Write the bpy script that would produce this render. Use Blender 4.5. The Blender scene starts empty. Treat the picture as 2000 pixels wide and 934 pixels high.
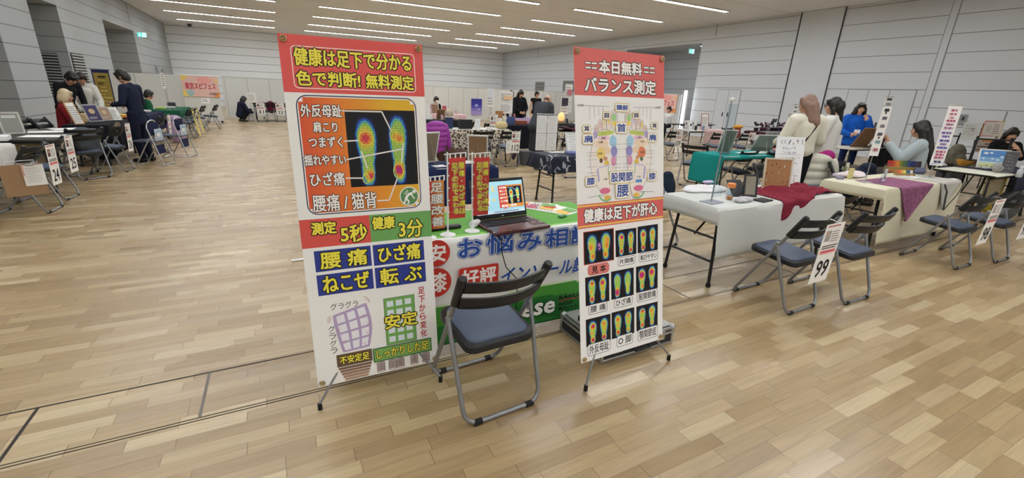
import bpy, bmesh, math, random
from mathutils import Vector, Matrix, Euler
random.seed(7)
PI = math.pi
SC = bpy.context.scene
COL = SC.collection

# ------------------------------------------------------------------ camera
CAM_F, CAM_YAW, CAM_PITCH, CAM_ROLL, CAM_H = 859.3, .487, .320, -.041, 1.5
def _axes():
    cy, sy, cp, sp = math.cos(CAM_YAW), math.sin(CAM_YAW), math.cos(CAM_PITCH), math.sin(CAM_PITCH)
    f = Vector((sy*cp, cy*cp, -sp)); r = Vector((cy, -sy, 0)); d = f.cross(r)
    c, s = math.cos(CAM_ROLL), math.sin(CAM_ROLL)
    return c*r + s*d, -s*r + c*d, f
AX_R, AX_D, AX_F = _axes()
cam_data = bpy.data.cameras.new('camera'); cam = bpy.data.objects.new('camera', cam_data); COL.objects.link(cam)
cam_data.sensor_fit = 'HORIZONTAL'; cam_data.sensor_width = 36; cam_data.lens = 36*CAM_F/2000
cam_data.clip_start = .05; cam_data.clip_end = 200
M = Matrix((AX_R, -AX_D, -AX_F)).transposed().to_4x4(); M.translation = Vector((0, 0, CAM_H)); cam.matrix_world = M
SC.camera = cam
def ray(x, y): return AX_R*((x-1000)/CAM_F) + AX_D*((y-467)/CAM_F) + AX_F
def G(x, y, z=0.):                      # the point at height z seen at photo pixel x, y
    d = ray(x, y); return Vector((0, 0, CAM_H)) + d*((z-CAM_H)/d.z)
def atD(x, y, d): return Vector((0, 0, CAM_H)) + ray(x, y)*d          # ... at a forward distance
def atX(x, y, X): d = ray(x, y); return Vector((0, 0, CAM_H)) + d*(X/d.x)
def atY(x, y, Y): d = ray(x, y); return Vector((0, 0, CAM_H)) + d*(Y/d.y)

# ------------------------------------------------------------------ world, exposure
W = bpy.data.worlds.new('world'); SC.world = W; W.use_nodes = True
W.node_tree.nodes['Background'].inputs[0].default_value = (.8, .85, .9, 1); W.node_tree.nodes['Background'].inputs[1].default_value = .3
vs = SC.view_settings; vs.view_transform = 'Standard'; vs.look = 'None'; vs.gamma = 1; vs.use_curve_mapping = False
vs.exposure = 0.0
LAMP = 29.5          # radiance of the ceiling strips

# ------------------------------------------------------------------ materials
def lin(c):
    if isinstance(c, str):
        c = c.lstrip('#'); c = [int(c[i:i+2], 16)/255 for i in (0, 2, 4)]
    return tuple(((x/12.92) if x <= .04045 else ((x+.055)/1.055)**2.4) for x in c)
_mats = {}
def mat(name, color, rough=.6, metal=0., noise=.06, nscale=30., bump=0., spec=.4, emit=0., stretch=None):
    if name in _mats: return _mats[name]
    m = bpy.data.materials.new(name); m.use_nodes = True; nt = m.node_tree; N = nt.nodes; L = nt.links
    b = N['Principled BSDF']; c = lin(color)
    b.inputs['Roughness'].default_value = rough; b.inputs['Metallic'].default_value = metal
    b.inputs['Specular IOR Level'].default_value = spec
    tc = N.new('ShaderNodeTexCoord'); nz = N.new('ShaderNodeTexNoise'); nz.inputs['Scale'].default_value = nscale; nz.inputs['Detail'].default_value = 4
    if stretch:
        mp = N.new('ShaderNodeMapping'); mp.inputs['Scale'].default_value = stretch
        L.new(tc.outputs['Object'], mp.inputs[0]); L.new(mp.outputs[0], nz.inputs[0])
    else: L.new(tc.outputs['Object'], nz.inputs[0])
    mx = N.new('ShaderNodeMix'); mx.data_type = 'RGBA'
    mx.inputs[6].default_value = tuple(max(0, x*(1-noise)) for x in c)+(1,); mx.inputs[7].default_value = tuple(min(1, x*(1+noise)) for x in c)+(1,)
    L.new(nz.outputs[0], mx.inputs[0]); L.new(mx.outputs[2], b.inputs['Base Color'])
    if bump:
        bp = N.new('ShaderNodeBump'); bp.inputs['Strength'].default_value = bump; bp.inputs['Distance'].default_value = .01
        L.new(nz.outputs[0], bp.inputs['Height']); L.new(bp.outputs[0], b.inputs['Normal'])
    if emit:
        b.inputs['Emission Color'].default_value = c+(1,); b.inputs['Emission Strength'].default_value = emit
    _mats[name] = m; return m
def glass(name, color=(.95, .97, .98), alpha=.16, rough=.05):
    if name in _mats: return _mats[name]
    m = bpy.data.materials.new(name); m.use_nodes = True; nt = m.node_tree; N = nt.nodes; L = nt.links
    out = N['Material Output']; N.remove(N['Principled BSDF'])
    tr = N.new('ShaderNodeBsdfTransparent'); tr.inputs[0].default_value = lin(color)+(1,)
    gl = N.new('ShaderNodeBsdfGlossy'); gl.inputs['Roughness'].default_value = rough
    lw = N.new('ShaderNodeLayerWeight'); lw.inputs[0].default_value = .25
    ad = N.new('ShaderNodeMath'); ad.operation = 'MULTIPLY'; ad.inputs[1].default_value = alpha*2; L.new(lw.outputs['Facing'], ad.inputs[0])
    mx = N.new('ShaderNodeMixShader'); L.new(ad.outputs[0], mx.inputs[0]); L.new(tr.outputs[0], mx.inputs[1]); L.new(gl.outputs[0], mx.inputs[2])
    L.new(mx.outputs[0], out.inputs[0]); _mats[name] = m; return m
def print_mat(name, rough=.45, spec=.35, emit=0):
    if name in _mats: return _mats[name]
    m = bpy.data.materials.new(name); m.use_nodes = True; nt = m.node_tree; N = nt.nodes; L = nt.links
    b = N['Principled BSDF']; at = N.new('ShaderNodeAttribute'); at.attribute_name = 'Col'
    b.inputs['Roughness'].default_value = rough; b.inputs['Specular IOR Level'].default_value = spec
    L.new(at.outputs['Color'], b.inputs['Base Color'])
    if emit:
        L.new(at.outputs['Color'], b.inputs['Emission Color']); b.inputs['Emission Strength'].default_value = emit
    _mats[name] = m; return m

# ------------------------------------------------------------------ mesh builder
class MB:
    def __init__(s): s.v = []; s.f = []; s.m = []; s.c = []; s.has_c = False
    def add(s, vs_, fs, mi=0, col=None):
        o = len(s.v); s.v += [tuple(v) for v in vs_]
        for f in fs: s.f.append(tuple(i+o for i in f)); s.m.append(mi); s.c.append(col)
        if col is not None: s.has_c = True
    def box(s, c, size, R=None, bev=0., mi=0, col=None):
        h = [x/2 for x in size]; c = Vector(c); bev = min(bev, min(h)*.9); V = []; idx = {}
        if bev <= 0:
            for i, (x, y, z) in enumerate([(a, b, d) for a in (-1, 1) for b in (-1, 1) for d in (-1, 1)]):
                V.append(Vector((x*h[0], y*h[1], z*h[2])))
            F = [(0, 1, 3, 2), (4, 6, 7, 5), (0, 4, 5, 1), (2, 3, 7, 6), (0, 2, 6, 4), (1, 5, 7, 3)]
        else:
            for sx in (-1, 1):
                for sy in (-1, 1):
                    for sz in (-1, 1):
                        S_ = (sx, sy, sz)
                        for a in range(3):
                            idx[S_+(a,)] = len(V)
                            V.append(Vector([S_[k]*(h[k] if k == a else h[k]-bev) for k in range(3)]))
            F = []
            for a in range(3):
                b_, c_ = [k for k in range(3) if k != a]
                for sg in (-1, 1):
                    q = []
                    for (p, r) in ((-1, -1), (1, -1), (1, 1), (-1, 1)):
                        t = [0]*3; t[a] = sg; t[b_] = p; t[c_] = r; q.append(idx[tuple(t)+(a,)])
                    F.append(tuple(q))
                for p in (-1, 1):
                    for r in (-1, 1):
                        t0 = [0]*3; t0[b_] = p; t0[c_] = r; t1 = t0[:]; t0[a] = -1; t1[a] = 1
                        F.append((idx[tuple(t0)+(b_,)], idx[tuple(t1)+(b_,)], idx[tuple(t1)+(c_,)], idx[tuple(t0)+(c_,)]))
            for sx in (-1, 1):
                for sy in (-1, 1):
                    for sz in (-1, 1): F.append(tuple(idx[(sx, sy, sz, a)] for a in range(3)))
        if R is not None: V = [R @ v for v in V]
        s.add([v+c for v in V], F, mi, col); return s
    def tube(s, path, r, n=8, mi=0, caps=True, closed=False, col=None, flat=None):
        P = [Vector(p) for p in path]; k = len(P); rs = r if isinstance(r, (list, tuple)) else [r]*k
        up = None; V = []
        for i in range(k):
            a = P[(i-1) % k] if (closed or i > 0) else P[i]; b = P[(i+1) % k] if (closed or i < k-1) else P[i]
            t = (b-a).normalized()
            if up is None:
                up = Vector((0, 0, 1)) if abs(t.z) < .9 else Vector((1, 0, 0))
            x = t.cross(up).normalized(); y = x.cross(t).normalized(); up = y
            for j in range(n):
                an = 2*PI*j/n; V.append(P[i]+(x*math.cos(an)+y*math.sin(an)*(flat or 1))*rs[i])
        F = []
        for i in range(k if closed else k-1):
            for j in range(n):
                a = i*n+j; b = i*n+(j+1) % n; i2 = (i+1) % k
                F.append((a, b, i2*n+(j+1) % n, i2*n+j))
        if caps and not closed: F += [tuple(range(n))[::-1], tuple((k-1)*n+j for j in range(n))]
        s.add(V, F, mi, col); return s
    def lathe(s, prof, n=16, c=(0, 0, 0), mi=0, col=None, R=None):
        c = Vector(c); V = []
        for (r, z) in prof:
            for j in range(n):
                v = Vector((max(r, 1e-4)*math.cos(2*PI*j/n), max(r, 1e-4)*math.sin(2*PI*j/n), z)); V.append((R @ v if R is not None else v)+c)
        F = [(i*n+j, i*n+(j+1) % n, (i+1)*n+(j+1) % n, (i+1)*n+j) for i in range(len(prof)-1) for j in range(n)]
        F += [tuple(range(n))[::-1], tuple((len(prof)-1)*n+j for j in range(n))]
        s.add(V, F, mi, col); return s
    def prism(s, poly, y0, y1, mi=0, col=None):        # polygon in x,z extruded along y
        n = len(poly); V = [(x, y0, z) for x, z in poly]+[(x, y1, z) for x, z in poly]
        F = [tuple(range(n)), tuple(range(2*n-1, n-1, -1))]+[(i, (i+1) % n, n+(i+1) % n, n+i) for i in range(n)]
        s.add(V, F, mi, col); return s
    def grid(s, fn, nu, nv, mi=0, colf=None):
        V = [fn(i/nu, j/nv) for j in range(nv+1) for i in range(nu+1)]
        for j in range(nv):
            for i in range(nu):
                pass
        o = len(s.v); s.v += [tuple(v) for v in V]
        for j in range(nv):
            for i in range(nu):
                a = o+j*(nu+1)+i; s.f.append((a, a+1, a+nu+2, a+nu+1)); s.m.append(mi)
                if colf: s.c.append(colf((i+.5)/nu, (j+.5)/nv)); s.has_c = True
                else: s.c.append(None)
        return s
    def ball(s, c, r, n=12, m=8, mi=0, R=None, col=None):
        c = Vector(c); r = r if isinstance(r, (tuple, list)) else (r, r, r); V = []
        for i in range(m+1):
            t = PI*i/m; st = max(math.sin(t), 1e-3)
            for j in range(n):
                v = Vector((r[0]*st*math.cos(2*PI*j/n), r[1]*st*math.sin(2*PI*j/n), r[2]*math.cos(t)))
                V.append((R @ v if R is not None else v)+c)
        F = [(i*n+j, (i+1)*n+j, (i+1)*n+(j+1) % n, i*n+(j+1) % n) for i in range(m) for j in range(n)]
        F += [tuple(range(n)), tuple(m*n+j for j in range(n))[::-1]]
        s.add(V, F, mi, col); return s
    def xf(s, Mx): s.v = [tuple(Mx @ Vector(v)) for v in s.v]; return s
    def mesh(s, name, mats, smooth=True, recalc=True, angle=.7):
        me = bpy.data.meshes.new(name); me.from_pydata(s.v, [], s.f)
        for m in (mats if isinstance(mats, (list, tuple)) else [mats]): me.materials.append(m)
        me.polygons.foreach_set('material_index', s.m)
        if s.has_c:
            at = me.color_attributes.new('Col', 'FLOAT_COLOR', 'CORNER'); buf = []
            cache = {}
            for p, c in zip(s.f, s.c):
                c = c if c is not None else '#ffffff'
                if isinstance(c, str):
                    if c not in cache: cache[c] = lin(c)+(1.,)
                    q = cache[c]
                else: q = lin(c)+(1.,)
                buf += list(q)*len(p)
            at.data.foreach_set('color', buf)
        if recalc:
            bm = bmesh.new(); bm.from_mesh(me); bmesh.ops.recalc_face_normals(bm, faces=bm.faces); bm.to_mesh(me); bm.free()
        if smooth:
            me.polygons.foreach_set('use_smooth', [True]*len(me.polygons)); me.set_sharp_from_angle(angle=angle)
        me.update(); return me
    def build(s, name, mats, parent=None, loc=None, rot=None, **kw):
        o = bpy.data.objects.new(name, s.mesh(name, mats, **kw)); COL.objects.link(o)
        if parent is not None: o.parent = parent
        if loc is not None: o.location = loc
        if rot is not None: o.rotation_euler = rot
        return o

def tag(o, label, cat, group=None, kind=None):
    o['label'] = label; o['category'] = cat
    if group: o['group'] = group
    if kind: o['kind'] = kind
    return o
def thing(name, label, cat, loc=(0, 0, 0), rz=0., group=None):
    o = bpy.data.objects.new(name, None); COL.objects.link(o); o.empty_display_size = .1
    o.location = loc; o.rotation_euler = (0, 0, rz); return tag(o, label, cat, group)
def struct(o): o['kind'] = 'structure'; return o
def dup(root, loc, rz, label, group=None):
    r = root.copy(); COL.objects.link(r); r.location = loc; r.rotation_euler = (0, 0, rz); r['label'] = label
    if group: r['group'] = group
    for ch in list(root.children):
        c = ch.copy(); COL.objects.link(c); c.parent = r
        for g in list(ch.children):
            d = g.copy(); COL.objects.link(d); d.parent = c
    return r
def solid(o, t, off=0):
    md = o.modifiers.new('thickness', 'SOLIDIFY'); md.thickness = t; md.offset = off; return o
def remesh(mb, name, m, parent=None, voxel=.012, smooth=4, loc=None, rot=None, label=None):
    o = mb.build(name, m, None, smooth=False)
    md = o.modifiers.new('r', 'REMESH'); md.mode = 'VOXEL'; md.voxel_size = voxel; md.use_smooth_shade = True
    if smooth:
        sm = o.modifiers.new('s', 'SMOOTH'); sm.iterations = smooth; sm.factor = .5
    dg = bpy.context.evaluated_depsgraph_get(); me = bpy.data.meshes.new_from_object(o.evaluated_get(dg)); old = o.data
    o.modifiers.clear(); o.data = me; bpy.data.meshes.remove(old); me.name = name
    me.polygons.foreach_set('use_smooth', [True]*len(me.polygons))
    if len(me.materials) == 0: me.materials.append(m)
    if parent is not None: o.parent = parent
    if loc is not None: o.location = loc
    if rot is not None: o.rotation_euler = rot
    return o

# ------------------------------------------------------------------ printed sheets
_gly = {}
def glyphs(txt):
    if txt in _gly: return _gly[txt]
    c = bpy.data.curves.new('txt', 'FONT'); c.body = txt; c.size = 1; c.resolution_u = 2
    o = bpy.data.objects.new('txt', c); COL.objects.link(o)
    dg = bpy.context.evaluated_depsgraph_get(); ev = o.evaluated_get(dg); me = bpy.data.meshes.new_from_object(ev)
    V = [(v.co.x, v.co.y) for v in me.vertices]; F = [tuple(p.vertices) for p in me.polygons]
    bpy.data.meshes.remove(me); bpy.data.objects.remove(o); bpy.data.curves.remove(c)
    xs = [v[0] for v in V] or [0, 1]; ys = [v[1] for v in V] or [0, 1]
    _gly[txt] = (V, F, min(xs), max(xs), min(ys), max(ys)); return _gly[txt]
RING = [(math.cos(PI*i/4), math.sin(PI*i/4)) for i in range(8)]
class Canvas:                                   # flat print: u right, v up, layers a hair apart towards -y
    def __init__(s, step=.000025): s.mb = MB(); s.l = 0; s.step = step
    def base(s, n=3): s.l = n; return s
    def up(s): s.l += 1; return -s.l*s.step
    def poly(s, pts, col):
        y = s.up(); s.mb.add([(u, y, v) for u, v in pts], [tuple(range(len(pts)))], 0, col); return s
    def rect(s, u0, v0, u1, v1, col): return s.poly([(u0, v0), (u1, v0), (u1, v1), (u0, v1)], col)
    def rr(s, u0, v0, u1, v1, r, n=5):
        P = []
        for cx, cy, a in ((u1-r, v0+r, -PI/2), (u1-r, v1-r, 0), (u0+r, v1-r, PI/2), (u0+r, v0+r, PI)):
            for i in range(n+1): P.append((cx+r*math.cos(a+PI/2*i/n), cy+r*math.sin(a+PI/2*i/n)))
        return P
    def rrect(s, u0, v0, u1, v1, r, col): return s.poly(s.rr(u0, v0, u1, v1, r), col)
    def ring(s, A, B, col):
        y = s.up(); n = len(A)
        s.mb.add([(u, y, v) for u, v in A]+[(u, y, v) for u, v in B], [(i, (i+1) % n, n+(i+1) % n, n+i) for i in range(n)], 0, col); return s
    def frame(s, u0, v0, u1, v1, r, w, col): return s.ring(s.rr(u0, v0, u1, v1, r), s.rr(u0+w, v0+w, u1-w, v1-w, max(r-w, .0005)), col)
    def ell(s, cx, cy, rx, ry, col, n=24, w=None, rot=0):
        c, sn = math.cos(rot), math.sin(rot)
        E = lambda a, b: [(cx+c*a*math.cos(2*PI*i/n)-sn*b*math.sin(2*PI*i/n), cy+sn*a*math.cos(2*PI*i/n)+c*b*math.sin(2*PI*i/n)) for i in range(n)]
        return s.poly(E(rx, ry), col) if w is None else s.ring(E(rx, ry), E(rx-w, ry-w), col)
    def line(s, pts, w, col):
        y = s.up()
        for (a, b), (c, d) in zip(pts[:-1], pts[1:]):
            L_ = math.hypot(c-a, d-b) or 1; nx, ny = -(d-b)/L_*w/2, (c-a)/L_*w/2
            s.mb.add([(a+nx, y, b+ny), (a-nx, y, b-ny), (c-nx, y, d-ny), (c+nx, y, d+ny)], [(0, 1, 2, 3)], 0, col)
        return s
    def text(s, t, u0, v0, u1, v1, col, bold=0., out=None, ow=0., out2=None, ow2=0., shear=0.):
        V, F, x0, x1, y0, y1 = glyphs(t)
        if not F: return s
        m = bold+max(ow, ow2)
        kx = (u1-u0-2*bold)/max(x1-x0, 1e-3); ky = (v1-v0-2*bold)/max(y1-y0, 1e-3)
        P = [(u0+bold+(x-x0)*kx+shear*(y-y0)*ky, v0+bold+(y-y0)*ky) for x, y in V]
        def put(w, c):
            offs = ([(a*w, b*w) for a, b in RING] if w > 0 else [])+[(0, 0)]
            y = s.up()
            for a, b in offs: s.l += .2; y = -s.l*s.step; s.mb.add([(p+a, y, q+b) for p, q in P], F, 0, c)
        if out2: put(bold+ow+ow2, out2)
        if out: put(bold+ow, out)
        put(bold, col); return s
    def vtext(s, t, u0, v0, u1, v1, col, **k):
        n = len(t); h = (v1-v0)/n
        for i, ch in enumerate(t):
            a, b = v1-(i+.92)*h, v1-(i+.08)*h
            c0, c1 = u0, u1
            if ch in '・': m = (a+b)/2; s.text(ch, (u0+u1)/2-.1*(u1-u0), m-.1*h, (u0+u1)/2+.1*(u1-u0), m+.1*h, col, **k); continue
            s.text(ch, c0, a, c1, b, col, **k)
        return s
    def field(s, u0, v0, u1, v1, nu, nv, fn):
        y = s.up(); s.mb.grid(lambda a, b: (u0+(u1-u0)*a, y, v0+(v1-v0)*b), nu, nv, 0, fn); return s
    def lines(s, u0, v0, u1, v1, n, col, h=.5, seed=0, ragged=.35):        # rows of print too small to read
        rnd = random.Random(seed); dv = (v1-v0)/n
        for i in range(n):
            e = u1-(u1-u0)*rnd.random()*ragged; v = v0+dv*(i+.25); u = u0; y = s.up()
            while u < e:
                w = (v1-v0)/n*h*rnd.uniform(.5, 1.6); s.mb.add([(u, y, v), (min(u+w, e), y, v), (min(u+w, e), y, v+dv*h), (u, y, v+dv*h)], [(0, 1, 2, 3)], 0, col); u += w*1.25
        return s
    def scribble(s, u0, v0, u1, v1, n, col, w=.004, seed=0):            # rows of loose handwriting
        rnd = random.Random(seed); dv = (v1-v0)/n
        for i in range(n):
            v = v1-dv*(i+.5); e = u1-(u1-u0)*rnd.random()*.3; u = u0
            while u < e:
                q = [(u+dv*.35*rnd.random(), v+dv*.36*(rnd.random()*2-1)) for _ in range(4)]; s.line(q, w, col); u += dv*.5
        return s
    def sheet(s, w, h, t=.0012, col='#ffffff'):
        s.mb.box((w/2, t/2, h/2), (w, t, h), None, 0, 0, col); return s
    def build(s, name, m, parent=None, **k): return s.mb.build(name, m, parent, smooth=False, recalc=False, **k)
SHEET = print_mat('printed_vinyl', .42); PAPER = print_mat('printed_paper', .7, .2)
HEAT = [(0, '#06070c'), (.13, '#0a1a4a'), (.25, '#2058c8'), (.38, '#58b8d8'), (.5, '#7cc870'), (.63, '#d8d850'), (.76, '#f0a040'), (.88, '#e04848'), (1., '#c02890')]
def ramp(t, R=HEAT):
    t = max(0, min(1, t))
    for (a, c), (b, d) in zip(R[:-1], R[1:]):
        if t <= b:
            k = (t-a)/(b-a); C1 = [int(c[i:i+2], 16)/255 for i in (1, 3, 5)]; D1 = [int(d[i:i+2], 16)/255 for i in (1, 3, 5)]
            return tuple(p+(q-p)*k for p, q in zip(C1, D1))
    return (1, 1, 1)
def foot_fn(feet, hot):          # feet: (cx, cy, half_w, half_h, side) in 0..1 ; hot: (x, y, r, amount)
    def fn(a, b):
        best = 0
        for cx, cy, hw, hh, sd in feet:
            t = (b-cy)/hh
            if abs(t) > 1.35: continue
            w = hw*(.62+.38*math.cos((t-.45)*1.9)) if t > -.35 else hw*.66
            mid = cx+sd*hw*.30*math.cos(t*2.2)
            e = 1-max(0, abs(t)-.55)/.62
            d = 1-abs(a-mid)/(w*1.15)
            val = min(d*1.25, 1.0)*min(1, max(0, e)*1.15)
            best = max(best, max(0, min(val*1.05, .56)))
        for x, y, r, k in hot: best += k*math.exp(-((a-x)**2+(b-y)**2)/(r*r))*(1 if best > .25 else .2)
        n = .05*math.sin(a*90)*math.sin(b*70) if best > .2 else 0
        return ramp(best+n)
    return fn
# ================================================================== the hall
XL, XR, YB, YF, ZC = -5.21, 16.58, 34.1, -16.0, 4.55
def floor_mat():
    m = bpy.data.materials.new('oak_strip_floor'); m.use_nodes = True; nt = m.node_tree; N = nt.nodes; L = nt.links; b = N['Principled BSDF']
    def math_(op, a, c=None):
        n = N.new('ShaderNodeMath'); n.operation = op
        for i, x in enumerate((a, c)):
            if x is None: continue
            if isinstance(x, (int, float)): n.inputs[i].default_value = x
            else: L.new(x, n.inputs[i])
        return n.outputs[0]
    ge = N.new('ShaderNodeNewGeometry'); sp = N.new('ShaderNodeSeparateXYZ'); L.new(ge.outputs['Position'], sp.inputs[0])
    yy = math_('DIVIDE', sp.outputs[1], .0752); row = math_('FLOOR', yy); fr = math_('FRACT', yy)
    w = math_('ADD', math_('DIVIDE', sp.outputs[0], .40), math_('MULTIPLY', row, 13.731))
    vo = N.new('ShaderNodeTexVoronoi'); vo.voronoi_dimensions = '1D'; vo.feature = 'F1'; vo.inputs['Scale'].default_value = 1; vo.inputs['Randomness'].default_value = .75; L.new(w, vo.inputs['W'])
    ve = N.new('ShaderNodeTexVoronoi'); ve.voronoi_dimensions = '1D'; ve.feature = 'DISTANCE_TO_EDGE'; ve.inputs['Scale'].default_value = 1; ve.inputs['Randomness'].default_value = .75; L.new(w, ve.inputs['W'])
    sc = N.new('ShaderNodeSeparateColor'); L.new(vo.outputs['Color'], sc.inputs[0])
    cr = N.new('ShaderNodeValToRGB'); e = cr.color_ramp.elements
    cols = [(0, '#967d59'), (.18, '#9c845e'), (.4, '#a28a65'), (.6, '#a78f6a'), (.8, '#af9973'), (1, '#bca985')]
    e[0].position = 0; e[0].color = lin(cols[0][1])+(1,); e[1].position = 1; e[1].color = lin(cols[-1][1])+(1,)
    for p, c in cols[1:-1]: k = e.new(p); k.color = lin(c)+(1,)
    L.new(sc.outputs[0], cr.inputs[0])
    # grain stretched along the boards, shifted from board to board
    cv = N.new('ShaderNodeCombineXYZ'); L.new(math_('ADD', math_('MULTIPLY', sp.outputs[0], 1.6), math_('MULTIPLY', sc.outputs[1], 40)), cv.inputs[0]); L.new(math_('MULTIPLY', sp.outputs[1], 26), cv.inputs[1])
    nz = N.new('ShaderNodeTexNoise'); nz.inputs['Scale'].default_value = 1.4; nz.inputs['Detail'].default_value = 6; nz.inputs['Distortion'].default_value = 1.2; L.new(cv.outputs[0], nz.inputs[0])
    gr = N.new('ShaderNodeMapRange'); gr.inputs[1].default_value = .3; gr.inputs[2].default_value = .7; gr.inputs[3].default_value = .86; gr.inputs[4].default_value = 1.1; L.new(nz.outputs[0], gr.inputs[0])
    mu = N.new('ShaderNodeMix'); mu.data_type = 'RGBA'; mu.blend_type = 'MULTIPLY'; mu.inputs[0].default_value = 1; L.new(cr.outputs[0], mu.inputs[6]); L.new(gr.outputs[0], mu.inputs[7])
    seam = math_('MAXIMUM', math_('LESS_THAN', fr, .022), math_('LESS_THAN', ve.outputs['Distance'], .0045))
    ms = N.new('ShaderNodeMix'); ms.data_type = 'RGBA'; ms.blend_type = 'MULTIPLY'; L.new(math_('MULTIPLY', seam, .75), ms.inputs[0]); L.new(mu.outputs[2], ms.inputs[6]); ms.inputs[7].default_value = (.36, .27, .19, 1)
    L.new(ms.outputs[2], b.inputs['Base Color'])
    rg = N.new('ShaderNodeMapRange'); rg.inputs[3].default_value = .24; rg.inputs[4].default_value = .40; L.new(sc.outputs[2], rg.inputs[0]); L.new(rg.outputs[0], b.inputs['Roughness'])
    b.inputs['Specular IOR Level'].default_value = .85
    bp = N.new('ShaderNodeBump'); bp.inputs['Strength'].default_value = .12; bp.inputs['Distance'].default_value = .004; L.new(nz.outputs[0], bp.inputs['Height']); L.new(bp.outputs[0], b.inputs['Normal'])
    return m
def panel_mat(name, color, z0, dz, w=.022, axis=2, dark=.42, rough=.75):
    m = mat(name, color, rough, noise=.03, nscale=60); nt = m.node_tree; N = nt.nodes; L = nt.links
    ge = N.new('ShaderNodeNewGeometry'); sp = N.new('ShaderNodeSeparateXYZ'); L.new(ge.outputs['Position'], sp.inputs[0])
    a = N.new('ShaderNodeMath'); a.operation = 'SUBTRACT'; L.new(sp.outputs[axis], a.inputs[0]); a.inputs[1].default_value = z0-w/2-50*dz
    d = N.new('ShaderNodeMath'); d.operation = 'DIVIDE'; L.new(a.outputs[0], d.inputs[0]); d.inputs[1].default_value = dz
    f = N.new('ShaderNodeMath'); f.operation = 'FRACT'; L.new(d.outputs[0], f.inputs[0])
    l = N.new('ShaderNodeMath'); l.operation = 'LESS_THAN'; L.new(f.outputs[0], l.inputs[0]); l.inputs[1].default_value = w/dz
    b = N['Principled BSDF']; src = b.inputs['Base Color'].links[0].from_socket
    mx = N.new('ShaderNodeMix'); mx.data_type = 'RGBA'; mx.blend_type = 'MULTIPLY'; L.new(l.outputs[0], mx.inputs[0]); L.new(src, mx.inputs[6]); mx.inputs[7].default_value = (dark, dark, dark, 1); L.new(mx.outputs[2], b.inputs['Base Color'])
    return m
def slab(name, m, *boxes):
    mb = MB()
    for (x0, x1, y0, y1, z0, z1) in boxes: mb.box(((x0+x1)/2, (y0+y1)/2, (z0+z1)/2), (x1-x0, y1-y0, z1-z0))
    return struct(mb.build(name, m, smooth=False))
slab('floor', floor_mat(), (XL-2.6, XR+3, YF, YB+.2, -.2, 0))
slab('ceiling', panel_mat('ceiling_board', '#e9eaec', 1.45, 3.13, .03, axis=1, dark=.55), (XL-2.6, XR+3, YF, YB+.2, ZC, ZC+.2))
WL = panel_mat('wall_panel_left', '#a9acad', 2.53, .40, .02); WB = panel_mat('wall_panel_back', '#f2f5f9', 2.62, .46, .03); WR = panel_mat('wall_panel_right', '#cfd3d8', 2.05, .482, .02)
T, RD = .25, 2.4
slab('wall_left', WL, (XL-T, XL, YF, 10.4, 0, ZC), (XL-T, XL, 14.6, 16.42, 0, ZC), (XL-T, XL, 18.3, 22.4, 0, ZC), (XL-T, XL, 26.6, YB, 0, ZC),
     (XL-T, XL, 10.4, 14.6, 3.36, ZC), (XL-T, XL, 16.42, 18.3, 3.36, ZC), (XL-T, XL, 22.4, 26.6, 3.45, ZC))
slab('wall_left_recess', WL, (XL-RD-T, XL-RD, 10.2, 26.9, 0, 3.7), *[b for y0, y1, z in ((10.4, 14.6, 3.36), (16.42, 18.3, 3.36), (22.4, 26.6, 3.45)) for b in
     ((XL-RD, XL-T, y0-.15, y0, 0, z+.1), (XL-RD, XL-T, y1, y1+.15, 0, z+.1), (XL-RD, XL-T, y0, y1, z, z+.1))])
slab('wall_back', WB, (XL-T, XR+T, YB, YB+T, 0, ZC))
slab('wall_front', WB, (XL-2.6, XR+3, YF-T, YF, 0, ZC))
slab('wall_right', WR, (XR, XR+T, YF, 14.62, 0, ZC), (XR, XR+T, 19.4, YB, 0, ZC), (XR, XR+T, 14.62, 19.4, 3.86, ZC))
slab('wall_right_recess', WR, (XR+2.2, XR+2.4, 14.4, 19.6, 0, 4.1), (XR+T, XR+2.2, 19.4, 19.6, 0, 4.0), (XR+T, XR+2.2, 14.42, 14.62, 0, 4.0), (XR+T, XR+2.2, 14.62, 19.4, 3.86, 4.0))
PLAIN = mat('painted_panel', '#cfd3d8', .7, noise=.02); DARK = mat('dark_joint', '#3a3c40', .6); GREYLINE = mat('grey_joint', '#8f9294', .6)
slab('trim_1', PLAIN, (XR-.03, XR, 9.12, 10.48, 0, ZC-.01))                         # plain column panel between two black joints
slab('trim_2', DARK, (XR-.034, XR, 9.09, 9.12, 0, ZC-.01)); slab('trim_3', DARK, (XR-.034, XR, 10.48, 10.53, 0, ZC-.01))
slab('trim_4', PLAIN, (XR-.02, XR, 6.25, 6.40, 0, ZC-.01)); slab('trim_5', GREYLINE, (XR-.024, XR, 6.235, 6.25, 0, ZC-.01), (XR-.024, XR, 6.40, 6.415, 0, ZC-.01))
slab('trim_6', GREYLINE, (XR-.01, XR, 4.60, 4.63, 0, 1.55))
slab('trim_7', DARK, (XR-.004, XR, 13.98, 14.0, 4.08, ZC), (XR-.004, XR, 28.6, 28.63, 4.05, ZC), (XL, XL+.004, 26.3, 26.33, 3.75, ZC))
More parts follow.
